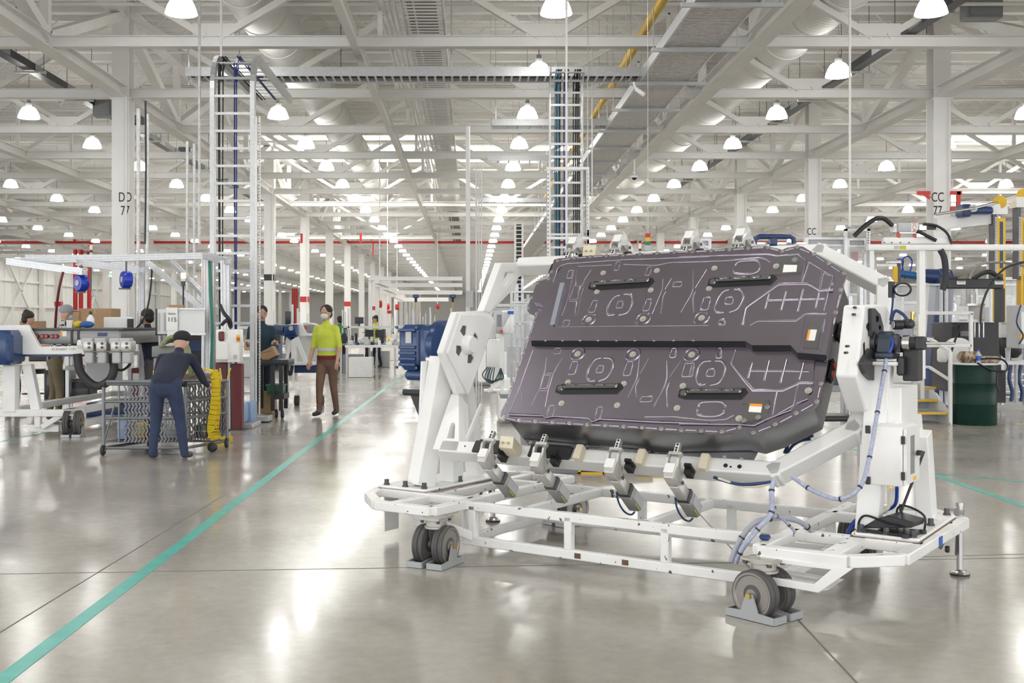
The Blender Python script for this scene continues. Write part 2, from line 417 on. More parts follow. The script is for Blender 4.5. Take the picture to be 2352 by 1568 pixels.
# ------------------------------------------------------------------ high-bay lamps
lampcap = M('lamp_housing', (.35,.35,.34), .5, .5)
ORD = 'nearest second third fourth fifth sixth seventh eighth ninth tenth eleventh twelfth thirteenth fourteenth fifteenth sixteenth seventeenth eighteenth nineteenth twentieth'.split()
rown = {-35.2:'row beside the far left wall', -29.1:'fourth row left of the aisle row', -23.0:'third row left of the aisle row', -16.9:'second row left of the aisle row', -10.8:'first row left of the aisle row',
        -4.7:'row over the aisle', 1.4:'centre row', 7.5:'first row right of centre', 13.6:'second row right of centre', 19.7:'third row right of centre', 25.8:'fourth row right of centre', 31.9:'fifth row right of centre', 38.0:'sixth row right of centre', 44.1:'seventh row right of centre'}
LZ = 6.5
def lampmesh(full):
    d = B(); n = 20 if full else 10
    prof = [(.05,.27), (.12,.265), (.165,.23), (.20,.17), (.235,.09), (.26,0), (.245,0)]
    d.lathe(prof, n=n); d.mat(1).lathe([(.245,0), (.10,.02), (.0,.02)], n=n); return d
lm_dome = lampmesh(True).build('dome', [lamp_e, lamp_b], smooth=50).data
hb = B().cyl((0,0,.26), (0,0,.36), .075, 14).cyl((0,0,.36), (0,0,.44), .05, 12).cyl((0,0,.44), (0,0,.95), .012, 6).cyl((0,0,.95), (0,0,2.27), .006, 5)
lm_cap = hb.build('housing', lampcap, smooth=40).data; lm_cap.transform(Matrix.Translation((0,0,.26)))
lm_far = lampmesh(False).build('lamp', [lamp_e, lamp_b], smooth=50).data
for nm in ('dome', 'housing', 'lamp'):
    D.objects.remove(D.objects[nm])
for m_ in (lm_dome, lm_cap, lm_far): pass
far = B()
for x, rn in rown.items():
    c = 0
    for k in range(-10, 34):
        y = 22.35+4.5*k; px = X0+x*F/y if y > 0 else -9999; py = Y0-(LZ-H)*F/y if y > 0 else 0
        inview = y > 0 and -30 < px < 2382 and py > -5
        if inview and y < 112:
            lab = f'glowing dome lamp, {ORD[c]} from the camera in the {rn}' if c < 20 else f'small far glowing dome lamp in the {rn}'
            r = thing('high_bay_lamp', lab, 'lamp', (x, y, LZ), 'high-bay lamps')
            c += 1
            for nm, me in (('dome', lm_dome), ('housing', lm_cap)):
                o = D.objects.new(nm, me); COL.objects.link(o); o.parent = r
        elif y >= 112: far.lathe([(.12,.265), (.2,.17), (.26,0), (0,.02)], (x, y, LZ), n=6)
        elif y < 30 and -20 < x < 26 and y > -15:
            # lamps of the same grid above and behind the photographer
            ld = D.lights.new('high_bay_light', 'AREA'); ld.shape = 'DISK'; ld.size = .5; ld.energy = LAMP*1.4; ld.color = (1, .985, .955)
            o = D.objects.new('high_bay_light', ld); COL.objects.link(o); o.location = (x, y, LZ)
tag(far.build('distant_lamps', lamp_e), 'rows of tiny glowing lamps merging towards the far wall', 'lamps', kind='stuff')
# ------------------------------------------------------------------ overhead services
ductm = M('white_spiral_duct', (.78,.78,.76), .62, 0, var=.02)
def duct(x, z, r, y0, y1, label):
    root = thing('round_duct', label, 'duct', (x, y0, z-r))
    B().cyl((x, y0, z), (x, y1, z), r, 40).build('pipe_run', ductm, root, smooth=40)
    y = y0+.3
    while y < y1-.5:
        B().lathe([(r+.002,-.03), (r+.022,-.02), (r+.022,.02), (r+.002,.03)], (x, y, z), (0,1,0), 40).build('collar', ductm, root, smooth=60); y += 1.9 if y < 50 else 5
    b = B()
    y = y0
    while y < min(y1, 40): b.lathe([(r+.0005,-.012), (r+.006,0), (r+.0005,.012)], (x, y, z), (0,1,0), 40); y += .14
    b.build('spiral_seam', ductm, root, smooth=60, kind='stuff')
duct(-4.15, 7.7, .5, 12, 52, 'long white round ventilation duct on the left of the ceiling')
duct(6.85, 7.7, .52, 12, 60, 'long white round ventilation duct on the right of the ceiling')
# ladder cable trays
def ladder(b, pts, w, side, rung, sp, up):
    """ladder tray: two rails and rungs along a path; side = width direction; up = depth of the rails"""
    side, up = Vc(side), Vc(up)
    pts = [Vc(p) for p in pts]
    for s in (-.5, .5):
        for i in range(len(pts)-1): b.beam(pts[i]+side*w*s, pts[i+1]+side*w*s, .03, rung, up)
def tray(label, pts, w, side, up, rail=.14, sp=.3, cables=(), name='cable_tray', mat=None, rungm=None, rw=.028):
    pts = [Vc(p) for p in pts]; side, up = Vc(side), Vc(up)
    r = thing(name, label, 'cable tray', pts[-1]); mat = mat or alu
    for s in (-.5, .5):
        b = B()
        for i in range(len(pts)-1):
            d = (pts[i+1]-pts[i]).normalized(); u2 = side.cross(d) if True else up
            b.beam(pts[i]-d*.002+side*w*s, pts[i+1]+d*.002+side*w*s, rw, rail, u2)
        b.build('side_rail', mat, r)
    # rungs
    acc = 0; k = 0; rg = []
    for i in range(len(pts)-1):
        L = (pts[i+1]-pts[i]).length; d = (pts[i+1]-pts[i]).normalized(); t = sp-acc
        while t < L:
            p = pts[i]+d*t; rg.append((p, d)); t += sp
        acc = (acc+L) % sp if L < sp else (L-(t-sp))
    for q, (p, d) in enumerate(rg):
        if q > 290: break
        u2 = side.cross(d)
        off = u2*(-rail*.32 if u2.dot(up) > 0 else rail*.32)
        B().beam(p-side*w/2+off, p+side*w/2+off, .04, .022, u2).build('rung', rungm or mat, r)
    for cx, rr, m in cables:
        q = [p+side*cx+up*(-.0)+Vc((random.uniform(-.008,.008), random.uniform(-.008,.008), 0)) for p in smoothp(pts, 3)]
        B().tube(q, rr, 6).build('cable', m, r, smooth=60)
    return r
def quart(c, r, a0, a1, n, fx): return [fx(c, r, a0+(a1-a0)*i/n) for i in range(n+1)]
YT = 20.7; zt = H+(Y0-172)*YT/F
blk, blu, grn = M('black_cable', (.02,.02,.022), .5), M('blue_cable', (.02,.04,.22), .5), M('teal_cable', (.05,.25,.25), .5)
tray('silver ladder cable tray hanging straight across the hall', [(-5.3, YT, zt), (3.3, YT, zt)], .55, (0,1,0), (0,0,1), .17, .16,
     [(-.15,.02,blk), (-.1,.02,blk), (-.04,.016,blu), (.03,.02,blk), (.1,.016,blu), (.16,.02,blk)])
# left vertical ladder, curling over the top
YL = 17.0; xl = (535-X0)*YL/F; zl = 5.1
cur = [(xl, YL+.45-.45*cos(a), zl+.55*sin(a)) for a in [pi/2*i/8 for i in range(9)]]
tray('tall silver ladder tray standing left of the aisle, curled over at its top', [(xl, YL, .12)]+cur+[(xl, YT-.2, zl+.55)], .62, (1,0,0), (0,1,0), .13, .27,
     [(-.21,.018,blk), (-.16,.010,blk), (.03,.013,blu), (.06,.010,blu)], rw=.07)
# right vertical ladder dropping behind the pack
xr = (1300-X0)*20.4/F
cur = [(xr, 20.4+.0-.35+.35*cos(a), zt-.55+.5*sin(a)) for a in [pi/2*i/6 for i in range(7)]]
tray('ladder tray with blue and black cables dropping from the cross tray behind the battery pack', [(xr, 20.05+.35, 1.2), (xr, 20.4, zt-.55)]+cur[1:], .60, (1,0,0), (0,1,0), .12, .24,
     [(x_, .013, m_) for x_, m_ in ((-.2,grn), (-.17,blu), (-.14,grn), (-.11,blk), (-.04,blu), (-.01,blu), (.02,blk), (.14,blk), (.18,blk), (.21,blk), (.24,blk))])
for x0_, x1_, py, lb in ((1130,1400,285,'nearest of the short cross trays behind the dropping ladder tray'), (1120,1262,366,'second short cross tray behind the dropping ladder tray'), (1100,1262,461,'farthest short cross tray behind the dropping ladder tray')):
    yy = (zt-H)*F/(Y0-py); rt = tray('silver ladder tray, '+lb, [((x0_-X0)*yy/F, yy, zt), ((x1_-X0)*yy/F, yy, zt)], .5, (0,1,0), (0,0,1), .15, .3)
    for xx in (x0_+8, x1_-8): B().cyl(((xx-X0)*yy/F, yy-.25, zt-.08), ((xx-X0)*yy/F, yy-.25, 8.77), .008, 5).build('hanger_rod', galv, rt)
# slotted frame round the lower part of the right ladder
slot = M('slotted_angle', (.72,.72,.71), .4, .3)
fr = thing('slotted_angle_frame', 'tall white slotted angle frame round the dropping ladder tray', 'frame', (xr, 20.1, 0))
for dx in (-.36, .36): B().box((xr+dx-.03, 20.0, 0), (xr+dx+.03, 20.03, 4.3)).box((xr+dx-.03, 20.0, 0), (xr+dx-.025, 20.06, 4.3)).build('upright', slot, fr)
for dz in (1.3, 3.0, 4.27): B().box((xr-.39, 19.99, dz), (xr+.39, 20.02, dz+.05)).build('crossbar', slot, fr)
hb = B()
for dx in (-.36, .36):
    for k in range(50): hb.box((xr+dx-.008, 19.997, .5+k*.075), (xr+dx+.008, 20.0, .53+k*.075))
hb.build('slot_holes', dsteel, fr, kind='stuff')
# wide perforated tray on the right, running away
zb = H+4.6; wt = thing('wide_cable_tray', 'wide perforated steel cable tray running away above the battery pack', 'cable tray', (3.65, 8, zb))
for x in (3.2, 4.12): B().box((x-.015, 8, zb-.02), (x+.015, 75, zb+.16)).build('side_rail', alu, wt)
k = 0; y = 12.
while y < 36:
    B().box((3.2, y, zb-.01), (4.12, y+.055, zb+.01)).build('slat', galv, wt) if k < 290 else None
    k += 1; y += .083
sf = B()
while y < 75: sf.box((3.2, y, zb-.01), (4.12, y+.12, zb+.01)); y += .16
sf.build('far_slats', galv, wt, kind='stuff')
cb = B()
for x in (3.35, 3.5, 3.55, 3.8, 3.86, 3.95): cb.cyl((x, 10, zb+.05), (x, 75, zb+.05), .025, 6)
cb.build('cable_bundle', lgrey, wt, smooth=60, kind='stuff')
for k in range(16):
    y = 15.6+2.55*k
    B().box((3.0, y-.03, zb-.09), (4.45, y+.03, zb-.03)).build('hanger_bar', lgrey, wt)
    for x in (3.03, 4.42): B().cyl((x, y, zb-.09), (x, y, 8.6), .01, 5).build('hanger_rod', galv, wt)
# brown bus tray over the middle
bt = thing('open_bus_tray', 'long dark ladder-like cable tray running away above the aisle', 'cable tray', (-.85, 10, 7.0))
brn = M('brown_cable', (.20,.175,.155), .6, var=.2)
for x in (-1.2, -.48): B().box((x-.02, 12, 7.0), (x+.02, 75, 7.12)).build('side_rail', wsteel, bt)
for k in range(200): B().box((-1.2, 14+.2*k, 7.0), (-.48, 14.06+.2*k, 7.02)).build('rung', wsteel, bt)
B().box((-.98, 12, 7.06), (-.6, 75, 7.1)).box((-1.12, 12, 7.05), (-1.02, 75, 7.09)).build('cable', brn, bt)
cdm = M('white_conduit', (.75,.75,.73), .4)
for i, x in enumerate((-1.66, -1.56, -1.46, -1.36)):
    tag(B().cyl((x, 12, 7.2), (x, 60, 7.2), .025, 8).build('ceiling_conduit', cdm, smooth=60), f"{('leftmost','second from left','third from left','rightmost')[i]} of four thin white conduits beside the dark tray", 'conduit', 'four parallel conduits')
# yellow gas pipe, broken into runs by its elbows
yp = thing('gas_pipe', 'yellow gas pipe running away just left of the wide cable tray', 'pipe', (3.3, 12, 7.0))
B().tube([(3.32, 12, 7.05), (3.32, 26.5, 7.05), (3.32, 26.7, 6.9), (3.32, 26.7, 6.0)][:2], .09, 12).build('pipe_run', yellow, yp, smooth=50)
B().cyl((3.32, 26.4, 7.05), (3.32, 50, 7.05), .08, 12).build('pipe_run', yellow, yp, smooth=50)
for y in (17.8, 26.5, 35.5): B().cyl((3.32, y, 7.05), (3.32, y+.12, 7.05), .13, 12).build('flange', yellow, yp, smooth=50)
# dark bus ducts
bus = M('black_busway', (.03,.032,.036), .35, .5); busg = M('bus_grey_panel', (.28,.29,.30), .4, .4)
def busway(x, z, y0, y1, label):
    r = thing('busway', label, 'busway', (x, y0, z))
    B().box((x-.11, y0, z), (x+.11, y1, z+.16)).build('rail', bus, r)
    y = y0+.3; k = 0
    while y < y1: B().box((x-.12, y, z+.01), (x+.12, y+.6, z+.15)).build('plug_cover', busg, r); y += 1.9
    y = y0+.8
    while y < y1:
        B().beam((x-.35, y, z-.03), (x+.35, y, z-.03), .06, .04).build('hanger_bar', galv, r)
        for s in (-.3, .3): B().cyl((x+s, y, z-.03), (x+s, y, 8.7), .007, 4).build('hanger_rod', dsteel, r)
        y += 3
    return r
busway(-9.55, 6.95, 14, 52, 'black bus duct hanging on the left of the ceiling beside the lettered column')
busway(8.35, 6.95, 14, 46, 'grey bus duct hanging on the right of the ceiling behind a lamp')
for (x0_, y0_, x1_, y1_, yy, lb) in ((212,228,256,266,27.6,'large grey bus plug box left of the lettered column'), (305,264,331,288,31,'small grey bus plug box right of the lettered column'), (409,337,437,352,36,'smallest far grey bus plug box left of the ladder tray'), (2222,-20,2305,40,21,'big grey unit box at the top right corner beside a lamp'), (1650,332,1682,344,36.5,'far grey bus plug box beside a lamp right of centre')):
    p, q = P(x0_, y1_, yy), P(x1_, y0_, yy); r = thing('bus_plug_box', lb, 'electrical box', p)
    B().bbox((p.x, yy, p.z), (q.x, yy+.35, q.z), .02).build('box', grey, r); B().box((p.x+.05, yy-.02, p.z+.05), (q.x-.05, yy, q.z-.05)).build('cover', grey, r)
# sprinkler lines left to right, red main
for k, y in enumerate((20.9, 23.4, 29.8, 34.5, 38.8)):
    tag(B().cyl((-20, y, 7.55), (26, y, 7.55), .035, 8).build('sprinkler_pipe', wsteel, smooth=60), ('nearest','second nearest','middle','second farthest','farthest')[k]+' of the thin white sprinkler pipes crossing above the trusses', 'pipe', 'white sprinkler pipes')
rp = thing('sprinkler_main', 'long thin red sprinkler main crossing the whole hall far back', 'pipe', (-38, 69, 6.5))
B().cyl((-37.4, 69, 6.62), (51.2, 69, 6.62), .075, 10).build('pipe_run', red, rp, smooth=60)
for x in (-6.1, 20, 33): B().beam((x, 69, 6.6), (x, 69, 5.7), .08, .08).build('drop', red, rp)
# red risers at the left wall
for i, (px, yt, yb) in enumerate(((173,542,712), (186,542,712), (205,560,712), (672,662,728), (677,662,728), (682,662,728), (697,668,722), (830,700,725))):
    Yr = 78 if i < 3 else 120
    p, q = P(px, yt, Yr), P(px, yb, Yr); q.z = 0
    tag(B().cyl(p, q, (.15 if i < 3 else .10), 10).build('fire_riser', red, smooth=60),
        ('leftmost of three red fire risers behind the left work station','middle one of three red fire risers behind the left station','rightmost red fire riser behind the left station','first of three thin red risers far beyond the aisle','middle of three thin red risers far beyond the aisle','third of three thin red risers far beyond the aisle','single red riser right of the three far ones','farthest red riser left of the blue gearbox')[i], 'pipe', 'red fire risers')
# thin hanging rods and drop pipes
rods = [(433,0,195,YT,.012,alu), (458,0,560,17.5,.022,galv), (508,0,130,16.5,.018,cdm), (1278,30,180,YT,.01,cdm), (1301,60,560,16,.018,cdm), (1438,0,190,YT,.008,cdm), (1952,0,520,15,.016,cdm), (1037,0,175,YT,.015,galv), (1126,205,290,25.5,.01,cdm), (1360,95,460,24,.014,cdm), (783,30,180,YT,.008,dsteel)]
for i, (px, y0_, y1_, yy, r_, m_) in enumerate(rods):
    a = P(px, y1_, yy); a2 = Vc((a.x, a.y, 8.7))
    tag(B().cyl(a, a2, r_, 6).build('hanging_rod', m_, smooth=60), ['thin silver rod holding the left end of the cross tray','grey pipe hanging left of the tall curled ladder tray','thin white rod in front of the curled ladder top','white rod below the top centre lamp','long white drop pipe in front of the dropping ladder tray','thin rod at the right end of the cross tray','long white drop pipe right of centre, behind the top right beams','grey strut holding the middle of the cross tray','thin rod holding the nearest short cross tray','white drop pipe right of the dropping ladder tray','dark rod holding the left part of the cross tray'][i], 'rod')
# standing conduit bundle left of the stand
cp = thing('conduit_post', 'white vertical post with conduits and a grey box, behind the left arm of the stand', 'post', P(1078,900,22))
for px, w, m_ in ((1075,10,wsteel), (1094,4,cdm), (1100,3,cdm), (1106,3,cdm)):
    p = P(px, 700, 22); B().cyl((p.x, 22, 0), (p.x, 22, P(0,290 if w > 5 else 372,22).z), w*22/F/2, 8).build('conduit', m_, cp, smooth=60)
p, q = P(1070,705,21.85), P(1087,668,21.85); B().box((p.x, 21.75, p.z), (q.x, 21.85, q.z)).build('switch_box', lgrey, cp)
# small cameras
for px, py, yy, lb in ((1468,212,17,'small white bullet camera under the edge of the wide tray'), (1457,408,30,'small dome camera hanging right of the dropping ladder tray')):
    p = P(px, py, yy); r = thing('security_camera', lb, 'camera', p)
    if px == 1468: B().cyl(p+Vc((-.05,0,.05)), p+Vc((.07,-.05,-.05)), .035, 10).build('body', white, r, smooth=50); B().cyl(p+Vc((-.05,0,.05)), p+Vc((-.09,0,.16)), .015, 6).build('bracket', white, r)
    else: B().lathe([(0,-.07), (.05,-.05), (.07,0)], p).build('dome', screen, r, smooth=60); B().lathe([(.08,0), (.09,.05), (.02,.07), (.02,.5)], p).build('housing', white, r, smooth=50)
# ------------------------------------------------------------------ the assembly stand (frame MS: along, away, up; frame MQ: along, up the cradle, out of it)
ST = thing('assembly_stand', 'big white steel rotating stand on twin casters holding the black battery pack', 'stand', U*-3+V*6.15)
zt_ = .345
b = B(MS)                                     # base frame tubes
def tb(p, q, w=.07, h=.055): b.beam((p[0], p[1], p[2]), (q[0], q[1], q[2]), w, h)
zm = zt_-.0275
# left platform (hexagon) with inner members
def ringm(pts, z=zm, w=.07, h=.055):
    for i in range(len(pts)): tb((*pts[i], z), (*pts[(i+1) % len(pts)], z), w, h)
LP = [(-4.0,5.31), (-4.43,5.31), (-4.68,5.53), (-4.80,5.8), (-4.80,6.6), (-4.68,6.8), (-4.43,7.0), (-4.0,7.0)]
ringm(LP)
tb((-4.75,5.74,zm), (-4.0,5.74,zm)); tb((-4.35,5.31,zm-.01), (-4.35,7.0,zm-.01)); tb((-4.75,6.58,zm), (-4.0,6.58,zm))
RP = [(-1.97,5.34), (-1.53,5.34), (-1.33,5.53), (-1.29,6.76), (-1.5,6.97), (-1.97,6.97)]
ringm(RP); tb((-1.97,5.85,zm), (-1.30,5.85,zm)); tb((-1.97,6.55,zm), (-1.30,6.55,zm)); tb((-1.62,5.36,zm), (-1.62,5.85,zm), .09)
# long rails
for v in (5.65, 6.62):
    tb((-4.0,v,zm-.005), (-1.97,v,zm-.005), .05); tb((-4.0,v,.095), (-1.97,v,.095), .05)
    for u in (-3.93, -3.24, -2.62, -2.0): tb((u,v,.12), (u,v,zm), .05, .05)
tb((-4.0,5.65,.095), (-4.0,6.62,.095), .05); tb((-2.0,5.65,.095), (-2.0,6.62,.095), .05)
for u in (-3.55, -2.75): tb((u,5.65,zm-.005), (u,6.62,zm-.005), .05)
tb((-3.93,5.65,.12), (-4.25,5.4,zm-.03), .05)
b.build('base_frame', whitec, ST, bev=.006)
# sloping guard under the right front corner and plates
b = B(MS)
pl = [(-1.95,.30), (-1.95,.165), (-1.66,.155), (-1.50,.29)]
b.prism(pl, 5.30, 5.335, lambda x, y, z: (x, z, y), hole=[[(-1.91,.275), (-1.91,.20), (-1.68,.195), (-1.60,.275)]])
b.prism([(-1.95,.165), (-1.66,.155), (-1.62,.17), (-1.95,.18)], 5.335, 5.6, lambda x, y, z: (x, z, y))
b.build('corner_guard', white, ST, bev=.003)
B(MS).prism([(-1.93,5.43), (-1.66,5.43), (-1.66,5.60), (-1.93,5.60)], .30, .306, hole=[[(-1.87,5.49), (-1.72,5.49), (-1.72,5.53), (-1.87,5.53)]]).build('slotted_plate', lgrey, ST)
B(MS).prism([(-4.3,5.45), (-4.02,5.45), (-4.02,5.62), (-4.3,5.62)], .27, .276).build('corner_plate', lgrey, ST)
B(MS).prism([(5.66,.29), (6.0,.29), (5.75,.13), (5.66,.13)], -4.03, -4.015, lambda x, y, z: (z, x, y), hole=[[(5.69,.27), (5.90,.27), (5.74,.17), (5.69,.17)]]).build('side_gusset', white, ST)
B(MS).box((-4.74,5.75,.05), (-4.73,5.9,.29)).box((-4.62,5.92,.08), (-4.54,5.93,.29)).build('hanging_bracket', white, ST)
for u in (-3.17, -2.86): B(MS).box((u-.02,5.622,.08), (u+.02,5.626,.11)).build('rust_patch', M('rusty_plate', (.16,.09,.06), .6, .4), ST)
# base plates with dark bolts
for (u0, u1, v0, v1) in ((-4.77,-4.37,5.73,6.62), (-1.66,-1.32,5.84,6.72)):
    o = B(MS).bbox((u0, v0, zt_+.001), (u1, v1, zt_+.02), .03).build('base_plate', whitec, ST)
    B(MS).bbox((u0-.006, v0-.006, zt_-.004), (u1+.006, v1+.006, zt_+.001), .02).build('rusty_shim', M('rust_line', (.20,.13,.10), .7), o)
    for u, v in ((u0+.04,v0+.04), (u1-.04,v0+.04), (u0+.04,v1-.04), (u1-.04,v1-.04), (u1-.04,(v0+v1)/2), ((u0+u1)/2,v0+.04)):
        B(MS).cyl((u,v,zt_+.02), (u,v,zt_+.03), .021, 12).cyl((u,v,zt_+.03), (u,v,zt_+.058), .016, 6).build('bolt', dsteel, o)
# twin casters
tyre = M('grey_caster_tyre', (.085,.08,.08), .5, var=.1); rim = M('caster_disc', (.30,.28,.26), .42, .6, var=.1); chock = M('grey_chock', (.42,.44,.45), .4, .3)
brass = M('brass_bolt', (.6,.42,.12), .3, .9)
def caster(u, v, ang, parent, m0=MS, r=.122, sh=1):
    m = m0 @ at((u, v, 0), ang)            # local x = rolling direction, y = axle
    c = B(m).lathe([(.075,.295), (.075,.272), (.062,.268), (.062,.238), (.072,.236), (.072,.225), (0,.225)], n=20).box((-.09,-.07,.28), (.09,.07,.292)).build('caster', M('cast_zinc', (.48,.46,.42), .4, .6), parent, smooth=40)
    k = M('caster_fork', (.30,.31,.32), .35, .7)
    B(m).prism([(-.045,.24), (.05,.24), (.025,.11), (-.02,.11)], -.028, -.018, lambda x, y, z: (x, z, y)).prism([(-.045,.24), (.05,.24), (.025,.11), (-.02,.11)], .018, .028, lambda x, y, z: (x, z, y)).cyl((0,-.115,r), (0,.115,r), .012, 10).build('fork', k, c)
    for s in (-1, 1):
        y = s*.068
        w = B(m).lathe([(.03,-.032), (r-.03,-.026), (r-.022,-.036), (r-.006,-.034), (r,-.024), (r,-.014), (r-.008,-.009), (r-.008,-.005), (r,0), (r,.010), (r-.008,.014), (r-.004,.022), (r-.006,.034), (r-.022,.036), (r-.03,.026), (.03,.032)], (0,y,r), (0,1,0), 32).build('wheel', tyre, c, smooth=40)
        B(m).lathe([(0,-.03), (r-.028,-.030), (r-.022,-.0365), (r-.012,-.0365)], (0,y,r), (0,1,0), 32).lathe([(0,.03), (r-.028,.030), (r-.022,.0365), (r-.012,.0365)], (0,y,r), (0,1,0), 32).lathe([(0,-.04),(.03,-.04),(.032,-.03)], (0,y,r), (0,1,0), 16).build('disc', rim, w if False else c, smooth=40)
        # floor lock chock: channel with two toe walls and an upright lug
        b = B(m)
        for yy in (y-.05, y+.05): b.prism([(-.14,.003), (.14,.003), (.14,.038), (.05,.045), (.02,.13) if yy*s > 0 and abs(yy) > .1 else (.05,.045), (-.02,.13) if yy*s > 0 and abs(yy) > .1 else (-.05,.045), (-.05,.045), (-.14,.038)], yy-.004, yy+.004, lambda x, y, z: (x, z, y))
        for xx in (-.14, .14): b.box((xx-.004, y-.05, .003), (xx+.004, y+.05, .038))
        b.box((-.14, y-.05, .002), (.14, y+.05, .006)); b.build('chock', chock, c)
        B(m).cyl((0, s*.118, r), (0, s*.134, r), .014, 6).build('axle_bolt', brass, c)
    for x, y in ((.07,.055), (-.07,.055), (.07,-.055), (-.07,-.055)): B(m).cyl((x,y,.262), (x,y,.282), .012, 6).build('bolt', dsteel, c)
    return c
caster(-3.97, 5.31, R(35+62), ST)
caster(-1.93, 5.30, R(35-50), ST)
caster(-4.0, 6.95, R(35+40), ST); caster(-1.93, 6.95, R(95), ST)
# levelling feet
def lfoot(u, v, top):
    o = B(MS).cyl((u,v,.02), (u,v,top), .018, 14).lathe([(.05,0), (.052,.012), (.045,.02), (.02,.035), (0,.035)], (u,v,0), n=20).build('levelling_foot', steel, ST, smooth=40)
    B(MS).lathe([(.053,.0), (.054,.009), (.05,.012)], (u,v,0.001), n=20).build('rubber_pad', rubber, o)
    B(MS).cyl((u,v,top), (u,v,top+.02), .024, 6).box((u-.03,v-.02,top-.05),(u+.02,v+.02,top-.02)).box((u-.06,v-.01,top-.03),(u-.02,v+.01,top-.02)).build('cap_nut', steel, o)
    B(MS).beam((u-.01,v-.02,.27), (u-.015,v-.03,.12), .02, .01).beam((u-.05,v-.03,.27), (u-.10,v-.05,.15), .045, .012).cyl((u-.07,v-.04,.15), (u-.05,v-.04,.15), .02, 10).build('foot_lever', dsteel, o)
lfoot(-1.32, 6.83, .40); lfoot(-4.50, 6.72, .30)
# left leg: A frame of box tubes with a middle post
b = B(MS); zp = zt_+.02
def lt(p, q, w=.11, h=.11): b.beam(p, q, w, h)
lt((-4.510,5.86,zp), (-4.470,6.06,1.22), .12, .15); lt((-4.510,6.52,zp), (-4.470,6.26,1.22), .10, .12); lt((-4.470,6.16,zp), (-4.470,6.16,1.22), .12, .12)
b.box((-4.570,5.99,1.2), (-4.400,6.31,1.225))
b.prism([(5.93,1.2), (6.05,1.2), (5.97,.75), (5.90,.75)], -4.565, -4.550, lambda x, y, z: (z, x, y))
b.build('left_leg', white, ST, bev=.006)
# right leg
b = B(MS)
b.beam((-1.60,5.95,zp), (-1.555,6.02,1.235), .085, .12); b.beam((-1.44,6.55,zp), (-1.44,6.42,.85), .09, .12)
b.prism([(5.95,.95), (6.48,.95), (6.62,.55), (6.62,.365), (6.50,.365), (6.48,.55), (6.32,.80), (5.95,.80)], -1.47, -1.45, lambda x, y, z: (z, x, y))
b.box((-1.58,5.98,.75), (-1.44,6.34,1.12)); b.box((-1.595,5.94,1.235), (-1.455,6.30,1.255)); b.box((-1.585,5.98,1.1), (-1.55,6.26,1.235))
b.box((-1.60,6.33,.365), (-1.55,6.39,.8))
b.build('right_leg', white, ST, bev=.006)
# motor gearbox on the left
gb = B(MS)
gb.bbox((-4.850,6.02,1.13), (-4.630,6.30,1.45), .04); gb.bbox((-4.640,5.99,1.10), (-4.550,6.33,1.44), .03)
gb.lathe([(.17,0), (.17,.05), (.10,.09), (.09,.12)], MS.inverted() @ (MS @ Vc((-4.570,6.16,1.31))), (1,0,0), 28)
gb.bbox((-4.810,6.05,1.06), (-4.570,6.27,1.13), .02); gb.prism([(-4.710,1.10), (-4.510,1.10), (-4.530,.98), (-4.630,.98)], 6.10, 6.24, lambda x, y, z: (x, z, y))
gearbox = gb.build('gearbox', blue, ST, smooth=35, bev=.008)
for z in (1.16, 1.20, 1.24, 1.28, 1.40):
    B(MS).bbox((-4.82,6.0,z), (-4.67,6.03,z+.022), .006).build('rib', blue, gearbox)
    B(MS).bbox((-4.858,6.06,z), (-4.84,6.26,z+.022), .005).build('rib', blue, gearbox)
B(MS).box((-4.760,6.012,1.32), (-4.710,6.018,1.41)).build('name_plate', lgrey, gearbox)
for u, z in ((-4.840,1.43), (-4.660,1.43), (-4.840,1.15), (-4.660,1.15)): B(MS).cyl((u,6.005,z), (u,6.02,z), .011, 6).build('bolt', blue, gearbox)
B(MS).cyl((-4.510,6.15,1.31), (-4.310,6.15,1.31), .038, 20).build('drive_shaft', steel, ST, smooth=40)
B(MS).lathe([(.045,0),(.07,0),(.075,.03),(.06,.05),(.045,.05)], (-4.510,6.15,1.31), (1,0,0), 24).build('shaft_seal', dsteel, gearbox, smooth=40)
br = B(MS).prism([(-4.710,.965), (-4.510,.965), (-4.490,.95), (-4.550,.79), (-4.620,.79)], 6.0, 6.03, lambda x, y, z: (x, z, y)).cyl((-4.750,5.98,.98), (-4.510,5.98,.98), .022, 14).box((-4.710,6.03,.95),(-4.510,6.12,.98)).build('torque_bracket', black, ST, smooth=40)
B(MS).cyl((-4.780,5.98,.98), (-4.745,5.98,.98), .024, 12).build('bush', lgrey, br)
for u, z in ((-4.610,.92), (-4.550,.92), (-4.610,.82), (-4.560,.82)): B(MS).cyl((u,5.99,z), (u,6.0,z), .009, 8).build('bolt', dsteel, br)
NF = .08
def Fp(z, x, y, n=NF):
    ox, oy, s = {'A': (1130,520,4.612), 'B': (1560,520,4.612), 'C': (1130,780,3.734), 'D': (1560,780,3.734), 'X': (0,0,1)}[z]
    px, py = ox+x/s, oy+y/s; d = Vc(((px-X0)/F, 1, -(py-Y0)/F)); c = Vc((0,0,H)); a = A0+N*n; t = (a-c).dot(N)/d.dot(N); p = c+d*t-a
    return p.dot(U), p.dot(T)
def FP(z, pts, n=NF): return [Fp(z, x, y, n) for x, y in pts]
